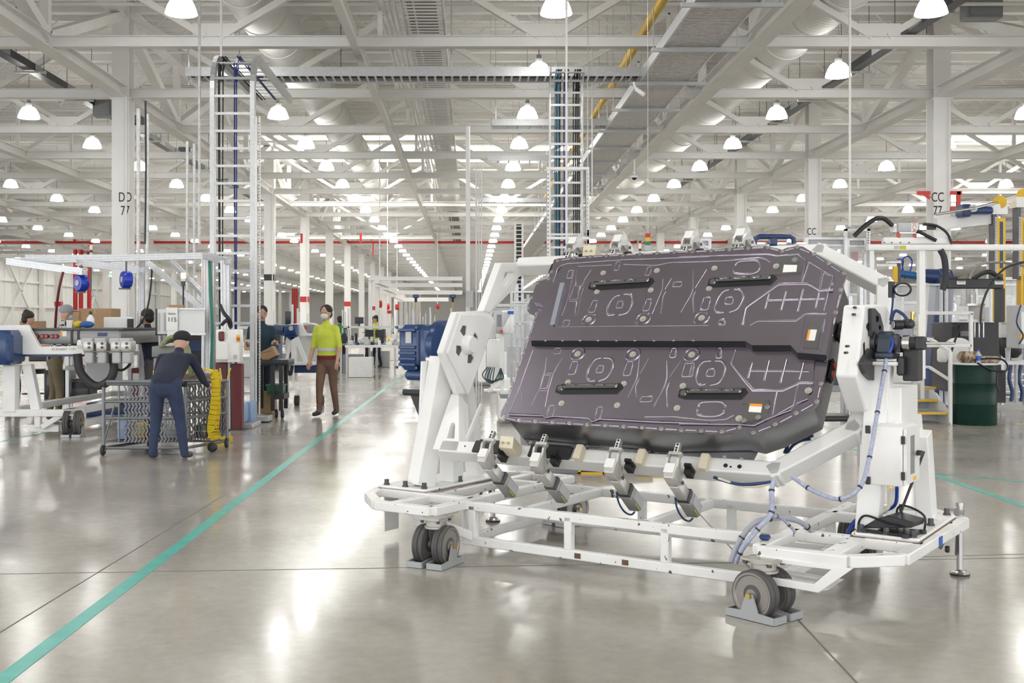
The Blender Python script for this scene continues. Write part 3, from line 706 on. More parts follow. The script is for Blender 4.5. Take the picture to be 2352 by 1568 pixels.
# rotating cradle -------------------------------------------------
CR = white
def hexp(u0, u1, pts, m=MS): return B(m).prism(pts, u0, u1, lambda x, y, z: (z, x, y))
def US(u, pts):      # picture points on the upright plane at distance u along the stand -> (v, z)
    r = []
    for px, py in pts:
        d = Vc(((px-X0)/F, 1, -(py-Y0)/F)); t = u/d.dot(U); p = Vc((0,0,H))+d*t; r.append((p.dot(V), p.z))
    return r
FU = lambda x, y, z: (z, x, y)
hxo = US(-4.32, [(1046,716), (1118,714), (1136,738), (1077,906), (1052,906), (1014,809)])
hxi = US(-4.30, [(1058,722), (1116,724), (1134,740), (1076,907), (1028,811)])
lp = B(MS).prism(hxo, -4.365, -4.312, FU).build('left_hub_plate', CR, ST, bev=.01)
hc_ = US(-4.30, [(1073,791)])[0]
def slotpoly(a, c=None):
    c = c or hc_; r = []
    for rr, aa in ((.070,-14), (.125,-20), (.14,0), (.125,20), (.070,14), (.065,0)): r.append((c[0]+rr*cos(R(a+aa)), c[1]+rr*sin(R(a+aa))))
    return r
ip = B(MS).prism(hxi, -4.312, -4.298, FU, hole=[slotpoly(a) for a in (112, 22, -68, -158)]).build('hub_cover', CR, ST, bev=.003)
B(MS).lathe([(.072,0), (.066,.03), (.052,.045), (.052,.055), (0,.055)], (-4.30,hc_[0],hc_[1]), (1,0,0), 24).build('hub_cap', CR, ip, smooth=40)
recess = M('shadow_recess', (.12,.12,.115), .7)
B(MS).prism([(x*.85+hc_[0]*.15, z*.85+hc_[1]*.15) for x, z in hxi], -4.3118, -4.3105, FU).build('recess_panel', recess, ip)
arm = B(MS)
arm.prism(US(-4.31, [(1111,714), (1152,603), (1206,603), (1216,622), (1186,640), (1125,718)]), -4.37, -4.31, FU, hole=[US(-4.31, [(1153,655), (1161,626), (1177,624), (1181,628), (1160,658)])])
arm.prism(US(-4.34, [(1125,740), (1205,660), (1216,622), (1190,640), (1118,716)]), -4.44, -4.42, FU)
arm.build('top_left_arm', CR, ST, bev=.004)
# lower left column with two openings
la = B(MQ)
def pq(x, y, z): return (x, y, z)
la.prism(FP('X', [(1036,904), (1054,904), (1054,1020), (1049,1036), (994,1031)], -.14), -.28, -.14, hole=[FP('X', [(1026,1006), (1043,1006), (1045,975), (1042,969), (1036,971)], -.14)])
la.box((-4.21,-.80,-.27), (-4.195,-.35,-.24))
la.build('lower_left_arm', CR, ST, bev=.003)
def bar(pts, w=.10, h=.10, nm='cradle_bar'):
    b = B(MQ)
    for i in range(len(pts)-1):
        p, q = Vc(pts[i]), Vc(pts[i+1]); d = (q-p).normalized(); e = .03 if 0 < i else 0
        b.beam(p-d*(.04 if i else 0), q+d*(.04 if i < len(pts)-2 else 0), w, h, (0,0,1))
    return b.build(nm, CR, ST, bev=.01)
n0 = -.20
bar([(-4.30,-.755,n0), (-2.06,-.735,n0), (-1.69,-.44,n0), (-1.65,-.20,n0)], nm='lower_bar', w=.09, h=.12)
bar([(-4.33,.835,n0), (-2.12,.845,n0), (-1.69,.565,n0), (-1.65,.28,n0)], nm='upper_bar', w=.085, h=.12)
for u in (-4.1,-3.0,-2.3): B(MQ).cyl((u,-.75,-.141), (u,-.75,-.138), .006, 8).build('bolt_hole', black, ST)
for u in (-2.33,-2.25): B(MQ).cyl((u,-.745,-.141), (u,-.745,-.135), .012, 12).build('plug', black, ST)
# right hub plate, disc, bearing, rotary union
rp_ = US(-1.60, [(1986,700), (2036,699), (2046,722), (2044,860), (2004,950), (1990,942), (1968,864)])
B(MS).prism(rp_, -1.71, -1.60, FU).build('right_hub_plate', CR, ST, bev=.012)
for p in US(-1.63, [(1970,706), (1967,722), (1952,795), (1949,810)]): B(MS).cyl((-1.645,p[0]-.012,p[1]), (-1.645,p[0]+.03,p[1]), .007, 8).build('bolt_hole', black, ST)
hr_ = US(-1.59, [(2010,788)])[0]
for pts in ([(1990,745),(1997,736),(1999,758),(1993,760),(1989,752)], [(1982,790),(1985,785),(1986,815),(1983,812)]): B(MS).prism(US(-1.60, pts), -1.6, -1.597, FU).build('hub_slot', black, ST)
B(MS).prism(US(-1.585, [(2000,708),(2008,708),(2020,722),(2027,748),(2028,765),(2000,772)]), -1.595, -1.58, FU, hole=[US(-1.585, [(2013+4*cos(a*pi/4),732+8*sin(a*pi/4)) for a in range(8)]), US(-1.585, [(2019+3*cos(a*pi/4),752+6*sin(a*pi/4)) for a in range(8)])]).build('stop_disc', black, ST)
B(MS).prism(US(-1.585, [(1996,800),(2008,810),(2010,872),(2000,873),(1985,858),(1975,836)]), -1.595, -1.575, FU).build('stop_disc', black, ST)
hv, hz = US(-1.54, [(2030,787)])[0]
B(MS).cyl((-1.60,hv,hz), (-1.34,hv,hz), .028, 16).cyl((-1.60,hv,hz), (-1.575,hv,hz), .055, 20).build('right_shaft', dsteel, ST, smooth=40)
be = B(MS).bbox((-1.575,hv-.085,hz-.085), (-1.475,hv+.085,hz-.05), .01).prism([(hv-.075,hz-.05)]+[(hv-.06*cos(R(a)), hz+.062*sin(R(a))) for a in range(0,181,15)]+[(hv+.075,hz-.05)], -1.56, -1.49, lambda x, y, z: (z, x, y)).build('bearing_block', M('blue_grey_casting', (.045,.06,.085), .35, .3), ST, bev=.005)
B(MS).lathe([(.035,0),(.048,0),(.048,.03),(.035,.04)], (-1.495,hv,hz), (1,0,0), 20).build('bearing_ring', dsteel, be, smooth=40)
B(MS).box((-1.475,hv-.03,hz-.05),(-1.45,hv+.04,hz+.03)).bbox((-1.45,hv+.02,hz-.20), (-1.37,hv+.12,hz-.02), .006).bbox((-1.465,hv-.05,hz-.17),(-1.43,hv+.02,hz-.07),.01).build('valve_block', black, ST)
B(MS).cyl((-1.44,hv,hz),(-1.405,hv,hz),.042,24).build('rotary_ring', steel, ST, smooth=40)
B(MS).bbox((-1.38,hv-.035,hz-.035), (-1.33,hv+.035,hz+.035), .008).cyl((-1.405,hv,hz),(-1.37,hv,hz),.034,16).build('rotary_union', black, ST)
B(MS).cyl((-1.33,hv,hz),(-1.20,hv+.05,hz),.007,10).build('union_pipe', steel, ST, smooth=40)
gg = B(MS).bbox((-1.46,hv+.02,hz+.075),(-1.40,hv+.09,hz+.125),.015).cyl((-1.455,hv+.03,hz+.095),(-1.49,hv+.0,hz+.095),.026,18).build('pressure_regulator', black, ST, smooth=40)
B(MS).cyl((-1.4905,hv-.0005,hz+.095),(-1.494,hv-.003,hz+.095),.020,18).build('gauge_dial', lgrey, gg)
B(MS).cyl((-1.41,hv+.06,hz+.12),(-1.41,hv+.06,hz+.165),.010,8).build('brass_fitting', brass, gg)
B(MS).cyl((-1.38,hv+.07,hz+.03),(-1.38,hv+.07,hz+.15),.008,8).build('clear_tube', M('cream_tube', (.75,.72,.6), .3), gg)
# ring hook on the upper right arm
B(MS).box((-1.60,6.35,1.60),(-1.58,6.42,1.69)).build('hook_plate', black, ST)
rg_ = [MS.inverted() @ (MS @ Vc((-1.56+.045*cos(a*pi/10)+.03, 6.38, 1.645+.035*sin(a*pi/10)))) for a in range(20)]
B(MS).tube(rg_, .006, 6, closed=True).build('hook_ring', black, ST, smooth=60)
# control box with window on the right leg
cbx = B(MS).bbox((-1.545,5.75,.635), (-1.38,6.04,.935), .006).build('control_box', white, ST, bev=.004)
B(MS).box((-1.378,5.765,.645),(-1.362,6.035,.925)).build('door', white, cbx)
B(MS).box((-1.362,5.84,.69),(-1.360,5.92,.885)).build('window', M('box_window', (.30,.32,.33), .15), cbx)
for z in (.69,.87): B(MS).box((-1.385,5.745,z-.02),(-1.368,5.755,z+.02)).build('hinge', black, cbx)
B(MS).box((-1.36,5.96,.775),(-1.34,5.99,.80)).cyl((-1.345,5.93,.787),(-1.345,6.02,.787),.009,8).build('handle', black, cbx)
for z in (.655, .915): B(MS).bbox((-1.56,5.742,z-.02),(-1.535,5.75,z+.02),.003).build('latch', black, cbx)
B(MS).box((-1.362,5.89,.652),(-1.3605,5.96,.672)).build('warning_sticker', M('amber_sticker', (.85,.52,.08), .6), cbx)
B(MS).box((-1.479,6.11,1.02),(-1.4785,6.15,1.10)) .build('amber_label', MATS['amber_sticker'], ST)
B(MS).box((-1.277,6.08,.295),(-1.270,6.14,.342)).build('blue_label', M('blue_sticker', (.03,.12,.50), .5), ST)
B(MS).cyl((-1.48,5.92,.60),(-1.48,5.92,.637),.014,8).build('cable_gland', brass, cbx)
# hoses of the stand
def hose(pts, r, m, nm='hose', par=ST, n=7, ties=(), k=8):
    pp = smoothp(pts, k); o = B(MS).tube(pp, r, n).build(nm, m, par, smooth=60)
    for t in ties:
        i = int(t*(len(pp)-2)); d = (pp[i+1]-pp[i]).normalized(); B(MS).cyl(pp[i]-d*.004, pp[i]+d*.004, r*1.25, 8).build('cable_tie', black, o)
    return o
inv = MS.inverted()
def sv(px, py, v): # stand coordinates of a picture point on the upright plane at distance v
    d = Vc(((px-X0)/F, 1, -(py-Y0)/F)); t = v/d.dot(V); return inv @ (Vc((0,0,H))+d*t)
hose([sv(1820,1094,5.62), sv(1870,1128,5.55), sv(1930,1146,5.5), sv(1975,1118,5.52), sv(1995,1060,5.6), sv(2013,960,5.72), sv(2030,860,5.9), sv(2036,825,5.95)], .011, lhose, 'sleeved_hose', ties=(.12,.3,.45,.6,.75,.9))
hose([sv(2036,825,5.95), sv(2050,790,5.97), sv(2042,770,6.0), sv(2034,768,6.03)], .008, bhose); hose([sv(2036,828,5.95), sv(2045,800,6.0), sv(2032,798,6.05)], .006, bhose)
hose([sv(1778,1100,5.55), sv(1772,1130,5.5), sv(1774,1160,5.5), sv(1768,1185,5.48), sv(1740,1215,5.44), sv(1705,1260,5.4), sv(1690,1292,5.4)], .013, lhose, 'sleeved_hose', ties=(.15,.45,.7,.9))
hose([sv(1778,1185,5.5), sv(1795,1190,5.6), sv(1826,1220,5.7)], .008, lhose, 'sleeved_hose', ties=(.3,.8))
hose([sv(1870,1226,5.85), sv(1840,1200,5.75), sv(1790,1188,5.6), sv(1735,1200,5.5), sv(1700,1240,5.45), sv(1678,1290,5.4)], .015, M('grey_corrugated_hose', (.38,.40,.46), .45), 'corrugated_hose', ties=(.15,.5,.8))
hose([sv(1640,1096,5.75), sv(1700,1112,5.7), sv(1780,1106,5.7)], .009, dblue); hose([sv(1650,1098,5.72), sv(1720,1118,5.7), sv(1785,1106,5.7)], .007, M('cream_hose', (.7,.66,.55), .4))
hose([sv(1802,1040,6.0), sv(1815,1015,6.05), sv(1840,1003,6.1), sv(1868,1000,6.1)], .010, dblue); hose([sv(1808,1040,6.0), sv(1822,1022,6.05), sv(1842,1011,6.1), sv(1862,1008,6.1)], .009, dblue)
hose([sv(2060,1120,6.0), sv(2055,1160,6.1), sv(2020,1175,6.1), sv(1965,1195,6.1), sv(1945,1230,6.0)], .010, bhose); hose([sv(2048,1120,6.0), sv(2040,1165,6.0), sv(2010,1182,6.0)], .010, MATS['cream_hose'])
hose([sv(1990,1200,6.1), sv(1955,1210,6.1), sv(1943,1238,6.05)], .010, bhose)
hose([sv(2016,660,6.4), sv(2030,650,6.4), sv(2050,715,6.35)] and [sv(2046,745,6.3), sv(2055,715,6.3), sv(2072,720,6.3), sv(2085,735,6.3)], .009, dblue); hose([sv(2045,735,6.3), sv(2050,700,6.35), sv(2052,660,6.4)], .006, dblue)
B(MS).bbox(tuple(sv(1742,1240,5.45)), tuple(sv(1742,1240,5.45)+Vc((.05,.05,.03))), .01).build('blue_junction', dblue, ST)
# floor pedal sitting on the right base plate
pz = zt_+.02
pd = thing('foot_pedal', 'black foot pedal with wire guard and upright rod on the right base plate', 'foot pedal', MS @ Vc((-1.45,5.95,pz)))
mp = MS @ at((-1.47,5.96,pz), R(-8))
B(mp).bbox((-.15,-.10,0), (.12,.10,.014), .01).build('base', black, pd); B(mp).prism([(-.14,.02), (-.10,.02), (.12,.05), (.13,.08), (.0,.10), (-.06,.075)], -.08, .08, lambda x, y, z: (x, z, y)).build('treadle', black, pd, bev=.004)
B(mp).tube(smoothp([(-.16,-.08,.01), (-.15,-.08,.06), (-.11,-.08,.085), (.0,-.085,.06), (.08,-.085,.05), (.08,-.085,.01)]), .006, 6).tube(smoothp([(-.02,.09,.01), (-.02,.09,.11), (.03,.09,.13), (.12,.09,.09), (.12,.09,.01)]), .006, 6).build('wire_guard', black, pd, smooth=60)
B(mp).cyl((.0,.08,.09), (.10,.14,.42), .007, 6).build('rod', black, pd)
for x, y in ((-.12,-.10), (.10,-.11), (.12,.07)): B(mp).cyl((x,y,0), (x,y,.02), .018, 10).build('rubber_foot', rubber, pd)
# ------------------------------------------------------------------ battery pack
packm = M('graphite_pack_cover', (.38,.345,.415), .26, .93, var=.05, vscale=3)
packd = M('pack_side_steel', (.27,.27,.275), .3, .85, var=.08)
NF = .08
PK = thing('battery_pack', 'large black stamped-metal vehicle battery pack tilted toward the camera on the stand', 'battery pack', A0+U*-2.9)
out = FP('A', [(655,352), (700,338), (870,326), (1040,313), (1210,302), (1385,294), (1560,286), (1750,275), (1930,264), (2120,254), (2306,246)])+\
      FP('B', [(500,230), (720,214), (930,208), (1040,232), (1090,246), (1140,225), (1240,206), (1310,212), (1430,285), (1590,385), (1745,480), (1775,525), (1735,620), (1725,690), (1690,800), (1672,912), (1640,1020), (1620,1155), (1590,1280), (1570,1408)])+\
      FP('D', [(1262,250), (1232,380), (1210,480), (1196,540), (1160,580), (1005,650), (825,740), (660,812), (610,812), (570,790), (520,768), (440,798), (370,805), (190,800), (20,790)])+\
      FP('C', [(1625,790), (1455,780), (1290,768), (1130,760), (970,750), (820,742), (670,732), (520,724), (375,716), (235,708), (105,682), (72,655), (78,615), (125,520), (168,400), (218,255), (265,110)])+\
      FP('A', [(330,1335), (395,1160), (440,1010), (455,940), (395,915), (370,885), (385,830), (420,745), (440,690), (470,600), (500,580), (595,550), (625,475), (645,400)])
B(MQ).prism(out, NF-.012, NF).build('cover_flange', packm, PK)
# main pressed cover, slightly raised inside the flange
inn = FP('A', [(760,405), (1300,372), (1400,372), (1800,350), (2306,330)])+FP('B', [(700,305), (930,292), (1060,312), (1270,292), (1345,345), (1520,440), (1640,520), (1600,640), (1540,900), (1540,1200), (1470,1390)])+\
      FP('D', [(1170,180), (1150,380), (1100,500), (960,600), (760,690), (540,730), (300,735)])+FP('C', [(1860,720), (1400,705), (960,680), (860,700), (560,662), (460,665), (400,650), (145,640), (170,560), (370,60)])+FP('A', [(420,1200), (560,800), (620,600)])
B(MQ).plateau(inn, NF, NF+.008, .004).build('cover_panel', packm, PK)
# centre tunnel that widens at both ends
N2 = NF+.008
NT = NF+.052
tun = FP('A', [(488,612), (640,600), (722,597), (614,1042), (640,1060), (1290,1052), (1850,1050), (2306,1044)], NT)+FP('B', [(740,1048), (830,1000), (1240,998), (1340,925), (1570,925), (1620,990), (1590,1180), (1555,1362), (1250,1338), (1180,1258), (770,1258), (700,1215), (300,1214)], NT)+FP('A', [(2000,1213), (1200,1212), (415,1208), (420,1130), (540,850), (520,820), (440,800)], NT)
B(MQ).plateau(tun, NF+.004, NT, .0005).build('centre_tunnel', packm, PK)
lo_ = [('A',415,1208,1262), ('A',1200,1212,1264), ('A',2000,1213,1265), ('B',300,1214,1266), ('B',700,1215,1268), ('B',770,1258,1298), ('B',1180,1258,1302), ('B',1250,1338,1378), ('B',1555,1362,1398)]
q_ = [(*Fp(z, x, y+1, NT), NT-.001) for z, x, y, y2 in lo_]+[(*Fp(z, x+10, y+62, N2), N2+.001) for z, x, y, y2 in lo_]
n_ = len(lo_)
B(MQ).add(q_+[(x, y-.0015, z+.001) for x, y, z in q_], [(i, i+1, n_+i+1, n_+i) for i in range(n_-1)]+[(2*n_+i, 2*n_+i+1, 3*n_+i+1, 3*n_+i) for i in range(n_-1)]).build('step_shade_strip', black, PK)  # black strip added over the lower step, painting in its dark shade
# right end box with its own frame and sticker
bx = FP('B', [(1325,960), (1550,968), (1495,1325), (1262,1318)], NF+.06)
def xf(p): return sum(x for x, y in p)/len(p), sum(y for x, y in p)/len(p)
eb = B(MQ).plateau(bx, NF+.05, NF+.062, .008).build('service_cover', packm, PK)
bi = FP('B', [(1360,1000), (1515,1005), (1470,1295), (1300,1288)], NF+.07)
B(MQ).plateau(bi, NF+.06, NF+.070, .006).build('service_lid', packd, eb)
st = FP('B', [(1370,1090), (1460,1092), (1435,1208), (1345,1205)], NF+.071)
B(MQ).prism(st, NF+.070, NF+.0712).build('white_label', paper, eb, label='white and orange warning label')
B(MQ).prism(FP('B', [(1370,1090), (1393,1091), (1368,1206), (1345,1205)], NF+.071), NF+.0712, NF+.0718).build('orange_band', orange, eb)
# ribs
rb_pts = []
def rib(z, pts, r=.006, closed=False, par=None, n=N2, k=1):
    q = [(x, y, n) for x, y in FP(z, pts, n)]
    return (q, r, closed)
ribs = []
def RB(z, pts, r=.0055, closed=False, n=N2): ribs.append(rib(z, pts, r, closed, n=n))
def rr(x0, y0, x1, y1, sk=.0, c=10):  # sheared rounded rectangle outline: sk = x shift per y upward
    f_ = lambda x, y: (x+(y1-y)*sk, y)
    return [f_(x0+c,y0), f_(x1-c,y0), f_(x1,y0+c), f_(x1,y1-c), f_(x1-c,y1), f_(x0+c,y1), f_(x0,y1-c), f_(x0,y0+c)]
SK = .38
# upper half left: H figure, Y figures
RB('A', [(870,470),(835,640),(800,780),(735,945)]); RB('A', [(900,465),(890,560),(885,625),(955,625),(980,560),(1045,465)]); RB('A', [(860,630),(825,770),(905,768),(935,630)], closed=True); RB('A', [(820,790),(895,790),(880,945)]); RB('A', [(975,640),(930,780),(905,945)])
RB('A', rr(790,460,840,545,.3), closed=True); RB('A', rr(745,990,810,1055,.25), .0045, True); RB('A', rr(1290,372,1335,462,.3), .0045, True); RB('A', rr(1620,425,1665,515,.35), .0045, True)
RB('A', rr(1022,780,1082,905,.35), closed=True); RB('A', rr(1595,768,1655,890,.35), closed=True); RB('A', rr(1312,790,1375,860,.3), closed=True)
RB('A', [(1360,725),(1300,740),(1250,800),(1222,880),(1235,935),(1300,930)], .010); RB('A', [(1400,715),(1470,720),(1490,780),(1470,850),(1420,915),(1345,935)], .010)
RB('A', [(1815,550),(1805,660),(1780,720),(1695,925)]); RB('A', [(1830,665),(1900,550)]); RB('A', [(1840,690),(1810,740),(1790,920)]); RB('A', [(2135,460),(2130,650),(2100,740),(1995,905)]); RB('A', [(2150,650),(2270,460)]); RB('A', [(2155,690),(2135,760),(2145,905)])
RB('A', rr(1910,585,2000,635,.35), .0045, True); RB('A', [(915,420),(1275,405)], .0045); RB('A', [(1395,400),(1740,410),(1900,378),(2306,372)], .005); RB('A', [(650,590),(690,450),(730,410),(800,390),(1290,358),(1390,352),(2306,318)], .006)
RB('A', [(2205,890),(2215,830),(2240,755),(2306,752)], .005)
# upper half right
RB('B', [(0,378),(520,360),(850,330),(920,345),(970,378)], .006); RB('B', [(0,320),(700,300),(940,295),(1030,312),(1190,300),(1260,292),(1340,350),(1295,595)], .007)
RB('B', [(590,415),(620,375),(700,362),(820,360),(855,385),(855,420)], .010); RB('B', [(580,460),(590,490),(640,502),(760,500),(830,470),(850,435)], .010)
RB('B', [(150,460),(150,600),(140,690),(15,910)]); RB('B', [(290,455),(165,650)]); RB('B', [(165,700),(140,740),(155,910)]); RB('B', rr(220,750,300,880,.3), closed=True); RB('B', rr(482,748,560,820,.2), closed=True)
RB('B', [(530,665),(460,690),(400,780),(380,860),(410,910),(475,905)], .010); RB('B', [(585,665),(650,670),(682,720),(665,790),(610,870),(530,905)], .010)
RB('B', [(665,1045),(700,870),(740,830),(1050,610),(1360,605),(1420,630),(1490,678),(1630,672)], .012); RB('B', [(1370,380),(1400,378),(1520,450),(1480,660)], .007); RB('B', [(1370,380),(1300,590)], .007); RB('B', [(1390,380),(1635,525)], .007); RB('B', [(1520,510),(1545,490),(1600,520)], .006); RB('B', [(1520,510),(1490,670)], .006)
for zz, ox in (('B', 0),):
    RB('B', [(940,785),(1540,768)], .009)
    for a in ((945,715,905,870), (1125,690,1075,885), (1305,665,1250,900), (1475,700,1440,860)): RB('B', [a[:2], a[2:]], .011)
RB('D', [(605,268),(1115,270)], .009)
for a in ((625,200,590,330), (770,180,730,350), (920,170,870,370), (1065,200,1030,340)): RB('D', [a[:2], a[2:]], .011)
RB('D', [(490,55),(450,210),(635,435),(890,435),(1030,370),(1150,372)], .011); RB('D', [(840,440),(800,645)], .008); RB('D', [(1020,385),(975,560),(830,640)], .006); RB('D', [(1000,545),(1100,505)], .006)
RB('D', [(0,720),(520,725),(640,735),(780,665),(960,600)], .006)
# lower half left
RB('C', rr(525,70,585,118,.3), .0045, True); RB('C', [(470,155),(455,260),(415,410),(330,572)]); RB('C', [(600,155),(525,290),(480,440),(455,575)]); RB('C', [(470,285),(520,285)]); RB('C', rr(412,300,475,415,.25), closed=True); RB('C', [(400,435),(475,435)])
RB('C', rr(650,185,710,295,.3), closed=True); RB('C', rr(1122,185,1180,305,.3), closed=True); RB('C', rr(890,220,945,280,.3), closed=True); RB('C', rr(1625,200,1690,315,.25), closed=True)
RB('C', [(935,155),(880,170),(835,240),(815,310),(835,350),(880,350)], .010); RB('C', [(960,155),(1020,160),(1040,200),(1020,270),(970,330),(915,352)], .010)
RB('C', [(1265,160),(1250,280),(1240,340),(1165,490)]); RB('C', [(1340,160),(1270,290)]); RB('C', [(1265,330),(1230,400),(1240,490)]); RB('C', [(1500,180),(1500,320),(1480,400),(1388,572)]); RB('C', [(1615,180),(1520,320)]); RB('C', [(1520,370),(1495,430),(1505,575)])
RB('C', rr(1265,485,1365,530,.35), .0045, True); RB('C', rr(470,560,520,655,.25), .0045, True); RB('C', rr(880,575,925,680,.25), .0045, True); RB('C', [(240,410),(265,470),(262,525)], .006)
RB('C', [(350,90),(230,420),(165,600),(140,640),(440,650),(460,665),(540,655),(830,670),(860,700),(930,678),(1400,705),(1860,718)], .006); RB('C', [(1310,660),(1560,658),(1860,690)], .006); RB('C', rr(1525,70,1570,150,.2), .008, True)
RB('D', [(0,665),(280,690),(400,680),(465,645)], .006); RB('D', rr(20,195,110,315,.2), closed=True); RB('D', rr(232,250,298,312,.15), closed=True)
RB('D', [(270,180),(200,190),(160,250),(148,330),(180,385),(225,375)], .010); RB('D', [(310,180),(370,185),(395,240),(375,310),(330,370),(265,388)], .010)
RB('D', [(165,575),(180,540),(240,530),(360,532),(395,560),(392,580)], .010); RB('D', [(155,600),(165,640),(220,655),(320,652),(375,625),(382,605)], .010)
RB('A', [(690,1062),(1290,1056),(1850,1054),(2300,1048)], .006, n=NF+.05); RB('B', [(745,1046),(832,1000),(1238,998),(1340,927),(1560,927)], .009, n=NF+.05)
RB('B', rr(420,985,480,1040,.1), .008, True); RB('B', rr(395,1285,440,1390,.12), .009, True)
for q, r_, c_ in ribs:
    if r_ == .010 and not c_: q = smoothp(q, 4)
    B(MQ).tube(q, r_*.76, 8, closed=c_, flat=.6, up=(0,0,1)).build('pressed_rib', packm, PK, smooth=60)
# short flange beads between the bolts along top and bottom
studs = []
def edge_feats(z, bolts, bead=True):
    for i, (x, y) in enumerate(bolts):
        q = Fp(z, x, y); studs.append(q)
        if bead and i < len(bolts)-1:
            x2, y2 = bolts[i+1]; a, b2 = Fp(z, x+(x2-x)*.22, y+(y2-y)*.22), Fp(z, x+(x2-x)*.78, y+(y2-y)*.78)
            B(MQ).tube([(*a, NF), (*b2, NF)], .007, 8, flat=.6, up=(0,0,1)).build('flange_bead', packm, PK, smooth=60)
edge_feats('A', [(697,360), (870,332), (1040,320), (1210,308), (1385,300), (1565,290), (1748,280), (1930,270), (2118,262)])
edge_feats('B', [(140,265), (335,255), (530,245), (732,230), (938,220), (1092,262), (1250,216), (1428,290), (1582,390), (1745,497)])
edge_feats('B', [(1710,672), (1657,912), (1605,1157), (1553,1407)], True)
edge_feats('D', [(1215,376), (1180,530), (1003,628), (823,724), (637,797)]); edge_feats('D', [(520,748), (367,788), (190,778), (17,770)])
edge_feats('C', [(1625,772), (1453,762), (1290,751), (1130,742), (973,733), (820,726), (668,716), (522,708), (375,700), (236,692), (104,663), (126,532), (172,400), (222,255), (270,112)])
edge_feats('A', [(335,1335), (395,1163), (450,1008), (478,918)]); edge_feats('A', [(385,865), (425,750), (480,598), (602,553), (630,478)], False)
studs += [Fp('B', 1610, 608), Fp('D', 1108, 433)]
sm = None
def stud(p, n, r=.009, hgt=.006, nm='bolt', par=PK, mt=None):
    return B(MQ).lathe([(r*1.5,0), (r*1.5,.002), (r,.0025), (r*.95,hgt), (r*.45,hgt), (r*.3,hgt*.6), (0,hgt*.6)], (*p, n), n=12).build(nm, mt or steel, par, smooth=40)
for q in studs: stud(q, NF)
disc_m = M('pale_rivet', (.58,.56,.50), .4, .4)
for z, x, y in (('A',1178,492),('A',1747,467),('A',1112,692),('A',1682,674),('B',373,442),('B',1027,420),('B',317,657),('C',652,365),('C',1130,377),('C',596,545),('C',1074,562),('C',1637,395),('C',1587,585),('D',512,674),('D',1108,436)):
    q = Fp(z, x, y, N2); stud(q, N2, .013, .010, 'weld_stud', mt=disc_m)
for z, x, y in (('A',1025,985),('A',1600,977),('A',2220,968),('C',735,121),('C',1208,125),('C',1713,128)):
    q = Fp(z, x, y, N2)
    o = B(MQ).lathe([(.052,0), (.047,.006), (.042,.006), (.038,0), (.036,-.0)], (*q, N2), n=28).build('pressed_ring', packm, PK, smooth=50); stud(q, N2, .014, .010, 'weld_stud', mt=disc_m)
# small notch bolts on the tunnel edge
for x in (780,970,1157,1350,1550,1750,1962,2170): B(MQ).lathe([(.008,0), (.004,.006), (0,.007)], (*Fp('A', x, 1085, N2), N2), n=8).build('dimple', packm, PK)
for x in (565,745,932,1122,1315,1513,1715,1922,2133): B(MQ).lathe([(.008,0), (.004,.006), (0,.007)], (*Fp('A', x, 1208, NT), NT-.001), n=8).build('dimple', packm, PK)
# deep mounting brackets
for z, L, Rr in (('A',(1075,625),(1690,590)), ('B',(360,590),(1000,560)), ('C',(590,420),(1100,415)), ('D',(40,460),(560,460))):
    a, c = Vc((*Fp(z, *L, N2), N2)), Vc((*Fp(z, *Rr, N2), N2)); d = (c-a).normalized(); L_ = (c-a).length; y_ = Vc((-d.y, d.x, 0))
    m = MQ @ frame(a, d, y_, Vc((0,0,1)))
    o = B(m).prism([(-.03,-.026), (.015,-.042), (L_-.01,-.042), (L_+.005,-.02), (L_+.02,.006), (L_,.034), (.01,.034), (-.03,.022)], -.001, .004).build('bracket_recess', black, PK)
    B(m).bbox((.02,-.005,.002), (L_-.015,.024,.020), .008).build('bracket_bar', packd, o)
    B(m).cyl((-.0,0,.0), (-.0,0,.014), .024, 10, .016).build('bracket_knuckle', packd, o)
    for x0_, x1_ in ((.05,.09), (.13,.21), (.25,.29)): B(m).tube([((x0_+(x1_-x0_)*(i in (1,2,3)) if False else (x0_+x1_)/2+(x1_-x0_)/2*cos(i*pi/6)), .010+.007*sin(i*pi/6), .020) for i in range(12)], .002, 5, closed=True).build('bracket_slot', packm, o, smooth=60)
    for x0_ in (.035,.11,.23,.30): B(m).cyl((x0_,.01,.02), (x0_,.01,.0215), .005, 8).build('bracket_hole', black, o)
# left step face with its highlight painted in, corner plates with labels
q4 = [(*Fp('A', 722, 597, NT), NT), (*Fp('A', 768, 597, N2), N2+.001), (*Fp('A', 662, 1040, N2), N2+.001), (*Fp('A', 614, 1042, NT), NT)]
B(MQ).add(q4+[(x, y, z+.002) for x, y, z in q4], [(0,1,2,3),(7,6,5,4),(0,4,5,1),(1,5,6,2),(2,6,7,3),(3,7,4,0)]).build('step_face_highlight', M('step_face_sheen', (.62,.67,.74), .2, .25), PK, label='pale step face with the bright reflection put into its colour')
pl_ = FP('D', [(535,520), (775,520), (785,560), (765,640), (680,690), (600,710), (545,705), (575,560), (535,550)], N2)
cp_ = B(MQ).plateau(pl_, N2, N2+.008, .004).build('corner_plate', packd, PK)
B(MQ).prism(FP('D', [(607,548), (714,552), (700,625), (594,617)], N2+.009), N2+.008, N2+.0095).build('white_label', paper, cp_, label='white label with an orange warning band'); B(MQ).prism(FP('D', [(607,548), (714,552), (710,574), (603,569)], N2+.009), N2+.0095, N2+.0102).build('orange_band', orange, cp_)
for x, y in ((755,575), (677,664), (558,692)): stud(Fp('D', x, y, N2+.008), N2+.008, .010, .007, 'bolt', cp_)
pl_ = FP('B', [(1075,325), (1200,330), (1310,370), (1290,500), (1010,525), (990,500), (1050,490)], N2)
